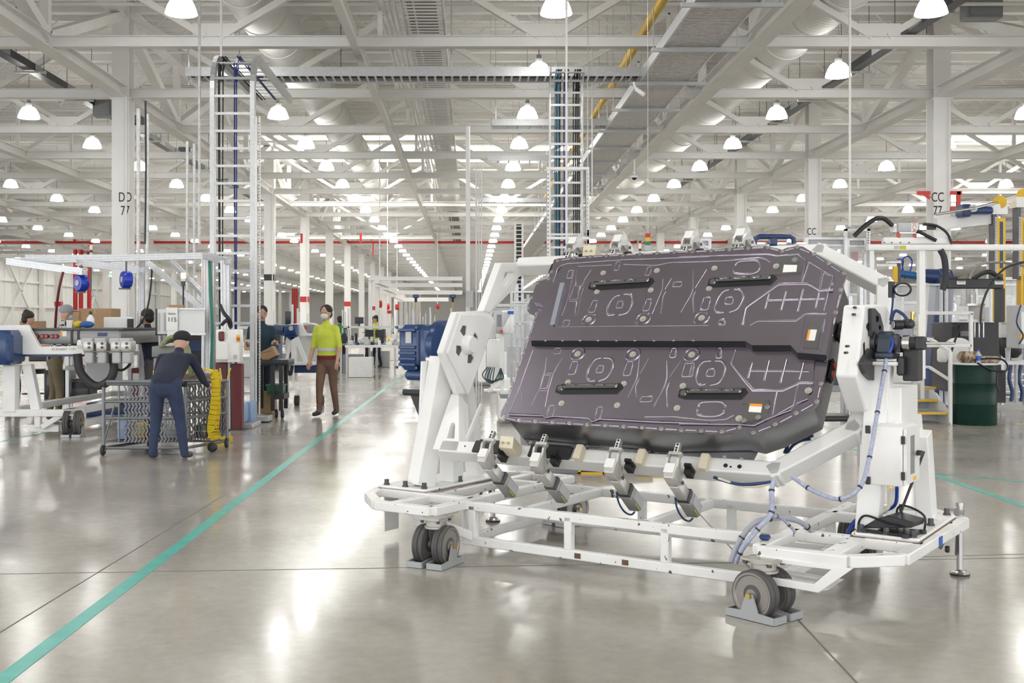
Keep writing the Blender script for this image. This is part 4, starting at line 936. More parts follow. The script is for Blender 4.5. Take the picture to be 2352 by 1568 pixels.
cp_ = B(MQ).plateau(pl_, N2, N2+.008, .004).build('corner_plate', packd, PK)
B(MQ).prism(FP('B', [(1110,405), (1250,408), (1240,480), (1095,485)], N2+.009), N2+.008, N2+.0095).build('white_label', paper, cp_)
stud(Fp('B', 1222, 352, N2+.008), N2+.008, .012, .008, 'bolt', cp_)
B(MQ).prism(FP('A', [(540,865), (555,868), (535,918), (522,915)], N2), N2, N2+.002).build('small_sticker', paper, PK)
# tray behind the cover
NB = -.16
bod = FP('A', [(720,380), (2300,290)])+FP('B', [(930,255), (1240,240), (1420,320), (1700,520), (1680,700), (1530,1400)])+FP('D', [(1180,400), (1140,560), (810,720), (640,780), (500,750)])+FP('C', [(1450,770), (120,665), (130,600), (300,100)])+FP('A', [(480,820), (640,560)])
tray_o = B(MQ).prism(bod, NB, NF-.012).build('lower_tray', packd, PK, bev=.01)
bl = [p for p in bod]
cx_, cy_ = xf(bl)
fl = []
ua, ub = -3.70, -2.22
tb_ = Fp('C', 120, 665)[1]
lo = [(-3.74, tb_+.03), (-3.70, tb_-.05)]
sc_ = [(-3.45,-.075), (-3.28,-.075), (-3.24,-.02), (-3.02,-.02), (-2.98,-.08), (-2.86,-.08), (-2.82,-.03), (-2.62,-.03), (-2.58,-.085), (-2.44,-.085), (-2.42,-.06), (-2.30,-.06), (-2.20,-.075)]
lo += [(u, tb_+d+.01) for u, d in sc_]+[(-2.18, tb_+.03)]
B(MQ).prism(lo, NB-.012, NB).build('tray_flange', packd, PK)
for u, d in ((-3.64,-.025),(-3.38,-.04),(-2.93,-.045),(-2.54,-.05),(-2.36,-.03),(-2.26,-.035)): B(MQ).cyl((u, tb_+d, NB), (u, tb_+d, NB+.002), .012, 10).build('flange_hole', lgrey, PK)
B(MQ).prism([(-3.22,NF-.04), (-2.86,NF-.03), (-2.84,NF-.075), (-3.18,NF-.075)], tb_-.006, tb_+.004, lambda x, y, z: (x, z, y)).build('blue_tape', M('blue_tape', (.01,.02,.22), .4), PK)
foil = M('crinkled_foil', (.7,.7,.7), .18, .95, bump=1, bscale=25)
for u0_, u1_ in ((-3.4,-3.05), (-2.9,-2.65)): B(MQ).bbox((u0_,tb_-.05,NB-.06), (u1_,tb_+.02,NB-.03), .01).build('foil_wrap', foil, PK)
# connectors on the right side wall
re_ = M('red_connector', (.55,.08,.06), .4)
s0 = Vc(Fp('B', 1690, 700)); s1 = Vc(Fp('B', 1535, 1400))
for k, (z_, x_, y_, hgt) in enumerate((('B',1745,1005,.11), ('D',1330,270,.13))):
    fpos = s0.lerp(s1, .40 if k == 0 else .98); 
    ax = (s1-s0).normalized(); nrm = Vc((-ax.y, ax.x)) if (-ax.y) > 0 else Vc((ax.y, -ax.x))
    m = MQ @ frame(Vc((fpos.x, fpos.y, -.04)), Vc((nrm.x, nrm.y, 0)), Vc((0,0,1)), Vc((nrm.x, nrm.y, 0)).cross(Vc((0,0,1))))
    o = B(m).bbox((-.005,-.04,-hgt/2), (.022,.03,hgt/2), .015).build('connector_boot', black, PK)
    for s in (-1, 1): B(m).cyl((.02,0,s*hgt*.22), (.03,0,s*hgt*.22), .020, 14).build('connector_face', re_, o)
B(MQ).prism(FP('B', [(1690,560), (1740,640), (1830,850), (1800,900), (1700,690)], -.04), -.06, -.03).build('seal_strip', black, PK) if False else None
# ------------------------------------------------------------------ pneumatic clamps of the stand
cast = M('clamp_cast_aluminium', (.62,.61,.58), .4, .55, var=.06); cyl_m = M('clamp_cylinder_grey', (.36,.36,.35), .38, .4)
def clamp(u, s):
    """s = -1 clamps the lower edge, +1 the upper; local y outward along the cradle, z out of it"""
    m = MQ @ frame(Vc((u, s*.74, -.02)), Vc((1,0,0)), Vc((0,s,0)), Vc((0,0,1)))
    c = B(m).bbox((-.035,.10,-.07), (.035,.20,.03), .01).bbox((-.03,.13,-.22), (.03,.20,-.07), .006).build('pneumatic_clamp', cast, ST, bev=.003)
    B(m).box((-.036,.105,.005), (.022,.165,.034)).build('clamp_head', white, c)
    for x in (-.038, .026): B(m).prism([(.04,.03), (.075,.045), (.12,.03), (.15,-.01), (.17,-.05), (.15,-.06), (.11,-.015), (.075,.02), (.05,.015)], x, x+.014, lambda x, y, z: (z, x, y)).build('fork_arm', cast, c)
    B(m).box((-.038,.03,.01), (.04,.048,.035)).box((-.012,-.03,-.0), (.012,.035,.03)).build('fork_bridge', cast, c)
    B(m).box((-.0125,-.028,.03), (.0125,.03,.032)).build('fork_tip', white, c)
    for y in (-.018, .004, .02): B(m).cyl((0,y,.032), (0,y,.035), .007, 8).build('bolt', black, c)
    B(m).bbox((-.04,.115,-.40), (.045,.205,-.24), .012).build('cylinder', cyl_m, c, bev=.004)
    B(m).prism([(-.385,.13), (-.255,.13), (-.255,.19), (-.385,.19)], .045, .049, lambda x, y, z: (z, y, x)).build('cylinder_plate', lgrey, c)
    B(m).box((.046,.198,-.37), (.0475,.205,-.30)).build('yellow_label', M('lime_label', (.55,.55,.05), .5), c)
    B(m).box((-.036,.12,-.24), (.036,.20,-.21)).build('end_block', dsteel, c)
    B(m).prism([(-.04,-.04), (.0,-.04), (.02,-.10), (-.02,-.13)], .035, .075, lambda x, y, z: (z, y*0+.07+x*.4, y)).box((.03,.05,-.13), (.07,.10,-.07)).build('proximity_sensor', black, c)
    B(m).cyl((.036,.155,-.09), (.038,.155,-.09), .012, 14).build('dial', dsteel, c)
    if s < 0 and u > -3: B(m).tube(smoothp([(-.04,.19,-.20), (-.04,.225,-.26), (-.03,.24,-.34), (-.02,.22,-.41), (0,.20,-.405)]), .006, 6).build('air_hose', dblue, c, smooth=60)
    return c
for u in (-3.82, -3.44, -2.94, -2.57): clamp(u, -1)
for u in (-3.80, -3.45, -2.93, -2.58): clamp(u, 1)
# black rest pads and cream locating blocks
def pad(u0, u1, b0):
    B(MQ).bbox((u0,b0-.045,-.13), (u1,b0+.045,-.115), .012).box((u0+.02,b0+.03,-.13), (u1-.03,b0+.06,-.20)).build('black_rest_pad', black, ST, bev=.003)
pad(-4.02,-3.79,-.755); pad(-3.60,-3.30,-.755); pad(-4.0,-3.85,.74)
def blockc(u, b0, s):
    o = B(MQ).prism([(-.13,b0-.035), (-.03,b0-.035), (-.0,b0+.035), (-.13,b0+.035)], u-.05, u+.05, lambda x, y, z: (z, y, x)).build('nylon_block', cream, ST, bev=.004)
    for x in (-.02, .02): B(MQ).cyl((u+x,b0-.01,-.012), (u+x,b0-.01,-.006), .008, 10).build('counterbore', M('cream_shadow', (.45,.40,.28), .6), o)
blockc(-3.71,-.77,1); blockc(-3.66,.80,1)
for u in (-3.27, -2.86, -2.47): B(MQ).bbox((u,-.80,-.14), (u+.05,-.70,-.09), .006).build('nylon_block', cream, ST)
# ------------------------------------------------------------------ people
def person(label, loc, rz, joints, cloth, vox=.02, extras=None, s=1.0, hands=True):
    """joints: name -> (x,y,z) in metres, facing +y; cloth: material per zone"""
    r = thing('person', label, 'person', loc); m = at(loc, rz) @ Matrix.Scale(s, 4)
    J = {k: Vc(v) for k, v in joints.items()}
    zones = []
    def cap(bm, p, q, r1, r2, z, fx=1, n=14):
        d = (q-p); L = max(d.length, 1e-4); d.normalize(); a = Vc((1,0,0)) if abs(d.x) < .8 else Vc((0,1,0)); x = (a-d*a.dot(d)).normalized(); y = d.cross(x)
        rings = []
        for t, rr in [(-r1*.92/L, r1*.4), (-r1*.6/L, r1*.8), (0, r1), (.5, (r1+r2)/2), (1, r2), (1+r2*.6/L, r2*.8), (1+r2*.92/L, r2*.4)]:
            c = p+d*L*t; rings.append([bm.verts.new(c+x*cos(2*pi*i/n)*rr*fx+y*sin(2*pi*i/n)*rr) for i in range(n)])
        for k in range(len(rings)-1):
            for i in range(n): bm.faces.new((rings[k][i], rings[k][(i+1) % n], rings[k+1][(i+1) % n], rings[k+1][i]))
        bm.faces.new(rings[0][::-1]); bm.faces.new(rings[-1]); zones.append((p.copy(), q.copy(), max(r1, r2), z))
    bm = bmesh.new()
    hip, chest, neck, head = J['hip'], J['chest'], J['neck'], J['head']
    cap(bm, hip, hip.lerp(chest, .5), .125, .12, 'top', 1.32); cap(bm, hip.lerp(chest, .45), chest, .12, .125, 'top', 1.38)
    cap(bm, chest, neck.lerp(chest, .3), .115, .07, 'top', 1.35); cap(bm, hip+Vc((0,0,-.02)), hip+Vc((0,0,-.06)), .125, .12, 'leg', 1.3)
    cap(bm, neck.lerp(chest, .2), head+(neck-head)*.4, .052, .05, 'skin')
    up = (head-neck).normalized()
    cap(bm, head-up*.03, head+up*.045, .080, .084, 'skin', .92); cap(bm, head-up*.07+J['face']*.028, head-up*.03+J['face']*.02, .052, .062, 'skin', .95)
    cap(bm, head+J['face']*.085-up*.015, head+J['face']*.098-up*.035, .012, .016, 'skin')
    side = J['face'].cross(up).normalized()
    for sg in (-1, 1): cap(bm, head+side*sg*.080-up*.03, head+side*sg*.083+up*.005, .012, .015, 'skin')
    for sd in 'LR':
        sh, el, wr = J['sh'+sd], J['el'+sd], J['wr'+sd]; hp, kn, an, to = J['hp'+sd], J['kn'+sd], J['an'+sd], J['to'+sd]
        cap(bm, chest.lerp(neck, .55), sh, .062, .056, 'top'); cap(bm, sh, el, .056, .044, 'sleeve'); cap(bm, el, wr, .043, .029, 'arm')
        cap(bm, hp, kn, .092, .064, 'leg'); cap(bm, kn, an, .062, .045, 'leg'); cap(bm, an+Vc((0,0,-.02)), to, .043, .036, 'shoe', 1.05)
        hd = (wr-el).normalized(); cap(bm, wr, wr+hd*.07, .030, .034, 'skin', .9)
    me = D.meshes.new('tmp'); bm.to_mesh(me); bm.free(); tmp = D.objects.new('tmp', me); COL.objects.link(tmp)
    md = tmp.modifiers.new('r', 'REMESH'); md.mode = 'VOXEL'; md.voxel_size = vox
    ms_ = tmp.modifiers.new('s', 'SMOOTH'); ms_.iterations = 3
    dg = bpy.context.evaluated_depsgraph_get(); me2 = D.meshes.new_from_object(tmp.evaluated_get(dg)); D.objects.remove(tmp)
    keys = ['skin', 'top', 'sleeve', 'arm', 'leg', 'shoe']; me2.materials.clear()
    for k in keys: me2.materials.append(cloth[k])
    belt = cloth.get('belt')
    idx = []
    for f in me2.polygons:
        c = f.center; best = 9; bz = 'top'
        for p, q, rr, z in zones:
            d = q-p; t = max(0, min(1, (c-p).dot(d)/max(d.length_squared, 1e-9))); dist = (c-(p+d*t)).length-rr
            if dist < best: best = dist; bz = z
        idx.append(keys.index(bz))
    # hands: five separate fingers each, rooted in the palm
    bm = bmesh.new(); bm.from_mesh(me2); lay = idx+[]
    bm.faces.ensure_lookup_table()
    for f, i in zip(bm.faces, idx): f.material_index = i; f.smooth = True
    if hands:
        for sd in 'LR':
            el, wr = J['el'+sd], J['wr'+sd]; hd = (wr-el).normalized(); a = Vc((0,0,1)) if abs(hd.z) < .8 else Vc((0,1,0)); sx = hd.cross(a).normalized(); sy = sx.cross(hd).normalized()
            n0_ = len(bm.faces)
            for k, (o, L) in enumerate(((-.026,.062), (-.009,.075), (.009,.070), (.026,.055))):
                p = wr+hd*.085+sx*o; q = p+hd*L*.5-sy*.004; q2 = q+hd*L*.38-sy*L*.35
                cap(bm, p-hd*.02, q, .0095, .0085, 'skin', n=8); cap(bm, q, q2, .0085, .007, 'skin', n=8)
            p = wr+hd*.03-sx*.028; q = p+hd*.035-sx*.022; cap(bm, p, q, .012, .010, 'skin', n=8); cap(bm, q, q+hd*.028-sy*.008, .010, .008, 'skin', n=8)
            bm.faces.ensure_lookup_table()
            for f in bm.faces[n0_:]: f.material_index = 0; f.smooth = True
    bm.to_mesh(me2); bm.free()
    me2.transform(Matrix.Translation(-Vc(loc)) @ m)
    o = D.objects.new('body', me2); COL.objects.link(o); o.parent = r; o['_w'] = tuple(loc)
    # face details
    f_ = J['face']
    for sg in (-1, 1): B(m).ell(tuple(head+f_*.078+side*sg*.032+up*.008), (.010,.010,.007), 8, 6).build('eye', black, r, smooth=60)
    if not cloth.get('mask'): B(m).ell(tuple(head+f_*.080-up*.062), (.022,.008,.006), 8, 6).build('mouth', M('lip', (.35,.13,.11), .5), r, smooth=60)
    else: B(m).ell(tuple(head+f_*.052-up*.045), (.062,.058,.052), 12, 8).build('face_mask', cloth['mask'], r, smooth=60)
    if cloth.get('hair'):
        b = B(m); c = head-f_*.028+up*.05; b.ell(tuple(c), (.098,.102,.090), 14, 10); b.ell(tuple(head-f_*.05-up*.02), (.088,.07,.075), 12, 8)
        if cloth.get('bun'): b.ell(tuple(head-f_*.07+up*.10), (.05,.05,.05))
        b.build('hair', cloth['hair'], r, smooth=60)
    if cloth.get('hat'):
        b = B(m); c = head+up*.06; b.ell(tuple(c-f_*.01), (.102,.106,.080), 16, 10); b.ell(tuple(c+f_*.11-up*.005), (.07,.07,.012), 12, 6); b.build('cap', cloth['hat'], r, smooth=60)
    return r, m, J
def pose(bend=0, arms='down', stride=.08, look=0, legspread=.1):
    """standing pose facing +y; bend = forward lean in degrees"""
    a = R(bend); hip = Vc((0,-.0,.93)) ; d = Vc((0, sin(a), cos(a)))
    if bend > 30: hip = Vc((0,-.12,.86))
    j = dict(hip=hip, chest=hip+d*.36, neck=hip+d*.55); hb_ = R(bend*.55+look); j['face'] = Vc((0, cos(hb_), -sin(hb_))); j['head'] = j['neck']+Vc((0, sin(hb_)*.14+.01, cos(hb_)*.15))
    for sd, sx in (('L',-1), ('R',1)):
        j['sh'+sd] = j['neck']+Vc((sx*.172,0,0))-d*.095
        if arms == 'down': j['el'+sd] = j['sh'+sd]+Vc((sx*.06,.0,-.28)); j['wr'+sd] = j['el'+sd]+Vc((sx*.01,.10,-.22))
        elif arms == 'work': j['el'+sd] = j['sh'+sd]+Vc((sx*.05,.10,-.25)); j['wr'+sd] = j['el'+sd]+Vc((-sx*.06,.22,.04))
        elif arms == 'reach': j['el'+sd] = j['sh'+sd]+Vc((sx*.04,.22,-.14)); j['wr'+sd] = j['el'+sd]+Vc((-sx*.02,.24,-.0))
        elif arms == 'push': j['el'+sd] = j['sh'+sd]+Vc((sx*.10,.10,-.25)); j['wr'+sd] = j['el'+sd]+Vc((-sx*.02,.22,-.06))
        j['hp'+sd] = hip+Vc((sx*.09,0,-.06)); st_ = stride*sx
        j['an'+sd] = Vc((sx*(legspread),st_-.02,.085)); j['kn'+sd] = (j['hp'+sd]+j['an'+sd])/2+Vc((0,.04,0)); j['to'+sd] = Vc((sx*(legspread+.02),st_+.12,.045))
    return j
# ------------------------------------------------------------------ left: second assembly stand
YS = 14.2
L2 = thing('small_assembly_stand', 'white stand with blue gearbox and grey battery box at the left picture edge', 'stand', P(60,745,YS)-Vc((0,0,H)))
def bxp(b, x0_, y0_, x1_, y1_, Y, dep, c=0):
    p, q = P(x0_, y1_, Y), P(x1_, y0_, Y); (b.bbox if c else b.box)((p.x, Y, p.z), (q.x, Y+dep, q.z), *((c,) if c else ())); return b
def w(px, py, Y=YS): return P(px, py, Y)
bxp(bxp(B(), -60,758,22,838,YS-.35,.5,.05), 20,770,30,832,YS-.30,.4,.02).build('gearbox', blue, L2, smooth=35, bev=.01)
b = B()
b.prism([(w(x,y).x, w(x,y).z) for x, y in ((-40,748),(62,746),(90,796),(192,794),(194,814),(-40,814))], YS, YS+.09, lambda x, y, z: (x, z, y)).build('rotating_arm', white, L2, bev=.008)
B().prism([(w(x,y).x, w(x,y).z) for x, y in ((34,760),(40,757),(46,764),(42,768),(36,764))], YS-.003, YS, lambda x, y, z: (x, z, y)).build('arm_slot', recess, L2)
B().box((w(-30,817).x, YS+.01, w(0,818.5).z), (w(190,817).x, YS+.09, w(0,814.5).z)).build('blue_edge', dblue, L2)
text('ECKHART', grey, L2, Matrix.Translation((w(137,802).x, YS-.004, w(0,802).z)) @ MF, .045, label='dark maker lettering on the white arm')
text('CH07', greyink, L2, Matrix.Translation((w(167,801).x, YS-.004, w(0,801).z)) @ MF, .038)
b = B()
b.beam(w(26,838), w(26,945), .16, .16); b.beam(w(48,838)+Vc((.05,.1,0)), w(78,942)+Vc((0,.1,0)), .12, .12)
b.build('leg_frame', white, L2, bev=.008); B().beam(w(2,838)+Vc((0,.5,0)), w(-25,945)+Vc((0,.5,0)), .12, .12).build('rear_leg', white, L2, bev=.008)
b = B(); z = w(0,948).z
def seg(pts, ww=.12, hh=.09):
    for i in range(len(pts)-1): b.beam(pts[i], pts[i+1], ww, hh)
A_ = [w(-40,950,14.2), w(100,950,14.2), w(150,943,14.2), w(186,940,14.5)]
seg([Vc((p.x, p.y, z)) for p in A_])
x_ = w(150,950).x; seg([Vc((x_, 14.2, z)), Vc((x_+.25, 18.2, z))]); seg([Vc((x_-.9, 14.2, z)), Vc((x_-.75, 18.2, z))]); seg([Vc((x_-.9, 18.2, z)), Vc((x_+.3, 18.2, z))])
seg([Vc((x_-.1, 14.3, .1)), Vc((x_+.2, 18.2, .1))]); seg([Vc((x_-.5, 14.3, .1)), Vc((x_-.1, 14.3, .1))]); b.beam((x_-.35,14.2,z), (x_-.35,14.2,.12), .08, .08); b.beam((x_-.3,14.2,.12),(x_,14.2,z),.07,.07)
b.build('base_frame', white, L2, bev=.008)
caster(w(168,0).x-.0, YS+.0, R(95), L2, I4, .17)
pk = thing('small_battery_box', 'long grey metal battery box with red round connectors lying in the left stand', 'battery pack', (w(175,0).x, 15.2, w(0,790).z))
bxp(B(), 62,757,277,790,14.35,2.0,.02).build('case', M('grey_pack_metal', (.27,.27,.265), .4, .5, var=.05), pk, bev=.006)
bxp(B(), 58,753,282,757,14.33,2.05).build('lid', dsteel, pk)
for x in (162, 177): bxp(B(), x,757,x+5,790,14.34,.02).build('black_strap', black, pk)
for x in (78,86, 99,108, 121,130): q = w(x,772,14.35); o = B().cyl((q.x,14.32,q.z), (q.x,14.35,q.z), .030, 14).build('connector_boot', black, pk); B().cyl((q.x,14.31,q.z), (q.x,14.32,q.z), .021, 14).build('connector_face', re_, o)
bxp(B(), 143,760,153,772,14.345,.01).build('sticker', paper, pk); bxp(B(), 138,758,143,770,14.344,.01).build('orange_band', orange, pk); bxp(B(), 224,764,246,772,14.345,.01).build('blue_label', dblue, pk)
for i, px in enumerate((207, 237, 270, 293)):
    q = w(px, 800, 14.1)
    c = B().bbox((q.x-.07,14.0,w(0,806).z), (q.x+.07,14.25,w(0,782).z), .02).build('pneumatic_clamp', cast, L2, bev=.006)
    B().bbox((q.x-.09,14.02,w(0,790).z), (q.x+.05,14.2,w(0,776).z), .015).build('clamp_head', lgrey, c); B().bbox((q.x-.05,14.02,w(0,833).z), (q.x+.06,14.18,w(0,808).z), .015).build('cylinder', lgrey, c)
    for dy in (788, 797): B().cyl((q.x+.02,13.99,w(0,dy).z), (q.x+.02,14.0,w(0,dy).z), .018, 10).build('bolt', dsteel, c)
B().cyl(w(180,792,14.25), w(300,792,14.3), .07, 10).build('clamp_rail', white, L2)
B().tube(smoothp([w(178,812), w(183,850), w(205,878), w(228,886), w(252,872), w(262,845), w(255,812)], 6), .055, 10).build('black_hose_loop', rubber, L2, smooth=60)
B().tube(smoothp([w(262,845), w(280,850), w(297,838), w(302,820)], 5), .018, 6).build('hose', black, L2, smooth=60)
bxp(B(), 195,820,262,880,15.6,.4,.02).build('side_panel', lgrey, L2)
# bench and boxes behind
bn = thing('work_bench', 'cluttered work bench under the aluminium frame at the left', 'bench', P(160,745,17)-Vc((0,0,H)))
bxp(B(), -20,806,330,815,17,.8).build('top', lgrey, bn); 
for x in (10, 150, 320): bxp(B(), x,815,x+8,950,17.05,.06).build('leg', alu, bn)
bxp(B(), 150,840,195,850,17,.6).build('shelf', lgrey, bn)
def carton(x0_, y0_, x1_, y1_, Y, d, label):
    p = P((x0_+x1_)/2, y1_, Y); r = thing('cardboard_box', label, 'box', p); bxp(B(), x0_,y0_,x1_,y1_,Y,d,.004).build('carton', card, r); bxp(B(), (x0_+x1_)/2-1.5,y0_-.3,(x0_+x1_)/2+1.5,y0_+(y1_-y0_)*.25,Y-.002,.05).build('tape', M('tan_tape', (.5,.36,.2), .4), r); return r
rk = thing('storage_rack', 'low white rack carrying cardboard boxes behind the hatted worker', 'rack', P(190,745,18)-Vc((0,0,H)))
bxp(B(), 30,757,300,763,18,.6).build('shelf', lgrey, rk)
for x in (32, 160, 294): bxp(B(), x,757,x+5,935,18,.06).build('post', alu, rk)
carton(180,708,255,757,18.05,.5,'largest cardboard box on the rack beside the three red risers'); carton(145,712,182,757,18.02,.5,'cardboard box left of the largest one, behind the hatted worker'); carton(45,737,85,757,18.02,.4,'low cardboard box beside the leftmost worker')
# dark equipment standing under and behind the left station
def gear(label, x0_, y0_, x1_, y1_, Y, d, m, m2, cat='machine', name='floor_machine'):
    r = thing(name, label, cat, P((x0_+x1_)/2, y1_, Y)); bxp(B(), x0_,y0_,x1_,y1_,Y,d,.02).build('casing', m, r, bev=.006)
    bxp(B(), x0_+(x1_-x0_)*.15,y0_+(y1_-y0_)*.15,x1_-(x1_-x0_)*.15,y0_+(y1_-y0_)*.45,Y-.01,.02).build('front_panel', m2, r); bxp(B(), x0_+2,y1_-(y1_-y0_)*.12,x1_-2,y1_,Y-.02,.05).build('plinth', dsteel, r); return r
gear('dark blue battery undercarriage on the floor behind the mesh cart', 196,925,300,962,15.9,1.2,dblue,dsteel)
gear('black tool cabinet under the left work bench', 100,850,150,925,17.3,.5,black,dsteel,'cabinet','tool_cabinet'); gear('dark grey bin beside the black tool cabinet under the left bench', 158,870,205,918,17.2,.4,dsteel,black,'bin','waste_bin')
gear('maroon and white equipment post left of the reaching worker', 300,845,330,925,16.9,.3,maroon,paper); gear('small yellow crate on the left bench shelf near the sign board', 322,785,345,806,16.8,.3,yellow,card,'crate','yellow_crate')
gear('black electronics rack behind the white sign board posts', 425,770,470,850,16.4,.4,black,dblue); gear('grey machine behind the leaning worker', 345,800,400,930,17.4,.4,grey,lgrey)
st_ = thing('black_stool', 'black swivel stool with star base beside the white A-frame leg at left', 'stool', G(78,950)); q = G(78,942); 
B().cyl((q.x,q.y,.62), (q.x,q.y,.70), .19, 20).build('seat', black, st_, smooth=40); B().cyl((q.x,q.y,.12), (q.x,q.y,.62), .025, 8).build('gas_column', dsteel, st_); B().bbox((q.x-.16,q.y+.16,.82), (q.x+.16,q.y+.20,1.1), .04).build('backrest', black, st_)
for a in range(5): B().beam((q.x,q.y,.12), (q.x+.26*cos(a*2*pi/5),q.y+.26*sin(a*2*pi/5),.04), .04, .03).build('leg', black, st_)
B().lathe([(.19,-.008),(.2,0),(.19,.008)], (q.x,q.y,.28), n=24).build('foot_ring', dsteel, st_, smooth=60)
gear('dark blue equipment cabinet behind the black trolley', 605,790,640,850,18.6,.4,dblue,black,'cabinet','equipment_cabinet'); gear('grey low cabinet behind the far assembly stand', 690,775,720,830,22.5,.5,lgrey,black,'cabinet','equipment_cabinet')
# bottles and things on the bench / pack top
def bottle(px, yb, Y, hpx, m, label, cap_=black, sh=0):
    q = P(px, yb, Y); k = hpx*Y/F; r = thing('bottle', label, 'bottle', q)
    B().lathe([(0,0), (k*.22,0), (k*.23,k*.1), (k*.23,k*.55), (k*.1,k*.72), (k*.08,k*.8)], q, n=14).build('bottle_body', m, r, smooth=50); B().cyl(q+Vc((0,0,k*.78)), q+Vc((0,0,k*.98)), k*.09, 10).build('cap', cap_, r); return r
bottle(208,752,14.9,38,paper,'white spray bottle with black nozzle on the left grey battery box')
B().ell((w(200,750,14.8).x, 14.8, w(0,750,14.8).z+.03), (.1,.08,.045)).build('blue_cloth', M('blue_cloth', (.05,.15,.45), .9), None); tag(D.objects['blue_cloth'], 'crumpled blue cloth under the white spray bottle', 'cloth')
tag(B().ell((w(180,750,14.9).x, 14.9, w(0,750,14.9).z+.03), (.07,.07,.05)).build('yellow_bag', M('yellow_plastic', (.8,.6,.05), .6)), 'small yellow bag on the grey battery box', 'bag')
tag(B().bbox((w(172,0,14.9).x-.1,14.85,w(0,753,14.9).z), (w(172,0,14.9).x-.02,14.9,w(0,735,14.9).z), .005).build('white_card_box', paper), 'small upright white carton between the cloths on the battery box', 'box')
mo = thing('tilted_monitor', 'pale monitor and keyboard tray on an arm right of the cardboard boxes', 'monitor', P(270,760,16))
bxp(B(), 238,728,306,757,16,.04,.01).build('panel', paper, mo); bxp(B(), 292,732,305,765,15.95,.04).build('dark_device', black, mo); bxp(B(), 262,757,268,806,16.02,.04).build('stand_pole', alu, mo)
# workers at the left
plaid = D.materials.new('plaid_shirt'); plaid.use_nodes = True; nt = plaid.node_tree; tc = nt.nodes.new('ShaderNodeTexCoord'); ck = nt.nodes.new('ShaderNodeTexChecker'); ck.inputs['Scale'].default_value = 14
ck.inputs[1].default_value = (.55,.55,.56,1); ck.inputs[2].default_value = (.02,.02,.03,1); nt.links.new(tc.outputs['Object'], ck.inputs[0]); nt.links.new(ck.outputs[0], nt.nodes['Principled BSDF'].inputs[0]); nt.nodes['Principled BSDF'].inputs['Roughness'].default_value = .85
def cl(top, leg, **k): return dict(dict(skin=skin, top=top, sleeve=top, arm=k.get('arm', skin), leg=leg, shoe=black), **{a: b for a, b in k.items() if a != 'arm'})
def foot(px, py): return G(px, py, 0)
person('person in plaid shirt, grey cap and blue mask working at the left stand', P(126,745,16.4)-Vc((0,0,H)), R(-60), pose(14,'work',.05), cl(plaid, khaki, arm=plaid, hat=M('grey_cap', (.35,.36,.38), .8), mask=M('pale_blue_mask', (.45,.6,.75), .8)), .018, s=1.0)
person('person with dark bun hair behind the leftmost white arm, only head and shoulders showing', P(30,745,17.6)-Vc((0,0,H)), R(-70), pose(22,'work'), cl(M('tan_top', (.45,.3,.22), .8), navy, hair=hair, bun=1), .025, s=.97)
person('person in black mask, navy shirt and green vest reaching left behind the sign board', P(352,745,16.2)-Vc((0,0,H)), R(75), pose(10,'reach'), cl(navy, M('grey_trousers', (.10,.10,.11), .8), hair=hair, mask=black, sleeve=navy), .018, s=.96)
# ------------------------------------------------------------------ aluminium profile frame with reels
YA = 16.0
af = thing('overhead_gantry', 'large aluminium profile frame over the left work station', 'frame', P(300,745,YA)-Vc((0,0,H)))
def prof(p, q, wd=.09, nm='profile'):
    b = B(); b.beam(p, q, wd*.82, wd*.82); p, q = Vc(p), Vc(q); d = (q-p).normalized(); up = Vc((0,0,1)) if abs(d.z) < .99 else Vc((0,1,0)); x = d.cross(up).normalized(); y = x.cross(d).normalized()
    for a_ in (-.39, 0, .39):
        for c2 in (-.39, .39): b.beam(p+x*a_*wd+y*c2*wd, q+x*a_*wd+y*c2*wd, wd*.22, wd*.22); b.beam(p+x*c2*wd+y*a_*wd, q+x*c2*wd+y*a_*wd, wd*.22, wd*.22) if a_ == 0 else None
    return b.build(nm, alu, af)
def wa(px, py, Y=YA): return P(px, py, Y)
prof(wa(28,600), wa(470,587,YA)); prof(wa(20,600,YA-.2), wa(195,624,YA-1.5)); prof(wa(180,602), wa(325,620,YA-1.2)); prof(wa(60,592,YA+1.8), wa(470,590,YA+1.8))
prof(wa(470,587), wa(525,600,YA-1.0)); prof(Vc((wa(472,0).x,YA,0)), wa(472,582), .10, 'upright'); prof(Vc((wa(486,0).x,YA-.1,0)), wa(486,580,YA-.1), .10, 'upright'); prof(Vc((wa(518,0,15).x,15.1,0)), wa(518,598,15.1), .12, 'upright')
prof(wa(326,592,YA+.5), Vc((wa(326,0,YA+.5).x,YA+.5,0)), .07, 'upright'); prof(wa(340,602), wa(465,708), .08, 'brace'); prof(wa(395,602,YA+1), wa(470,680,YA), .07, 'brace')
for x, y in ((100,608), (160,618), (245,608), (300,605)): bxp(B(), x,y,x+8,y+10,YA-.6,.06).build('corner_bracket', alu, af)
for px, py, lb in ((187,650,'left blue hose reel hanging from the aluminium frame'), (290,642,'right blue hose reel hanging from the aluminium frame')):
    q = P(px, py, YA-1.4); r = thing('hose_reel', lb, 'hose reel', q); rad = .10 if px < 200 else .10
    B().lathe([(.03,-.06),(rad,-.06),(rad+.012,-.045),(rad+.012,.045),(rad,.06),(.03,.06)], q, (.85 if px > 200 else .5,.6,0), 24).build('drum', M('bright_blue_plastic', (.01,.04,.42), .3), r, smooth=40)
    B().lathe([(0,-.068),(.04,-.068),(.04,-.06)], q, (.85 if px > 200 else .5,.6,0), 16).build('hub', lgrey, r); B().box((q.x-.09,q.y-.03,q.z-.13), (q.x+.05,q.y+.03,q.z-.11)).build('cable_guide', dsteel, r)
    B().cyl(q+Vc((0,0,.10)), q+Vc((0,0,.24)), .012, 6).build('hanger', dsteel, r)
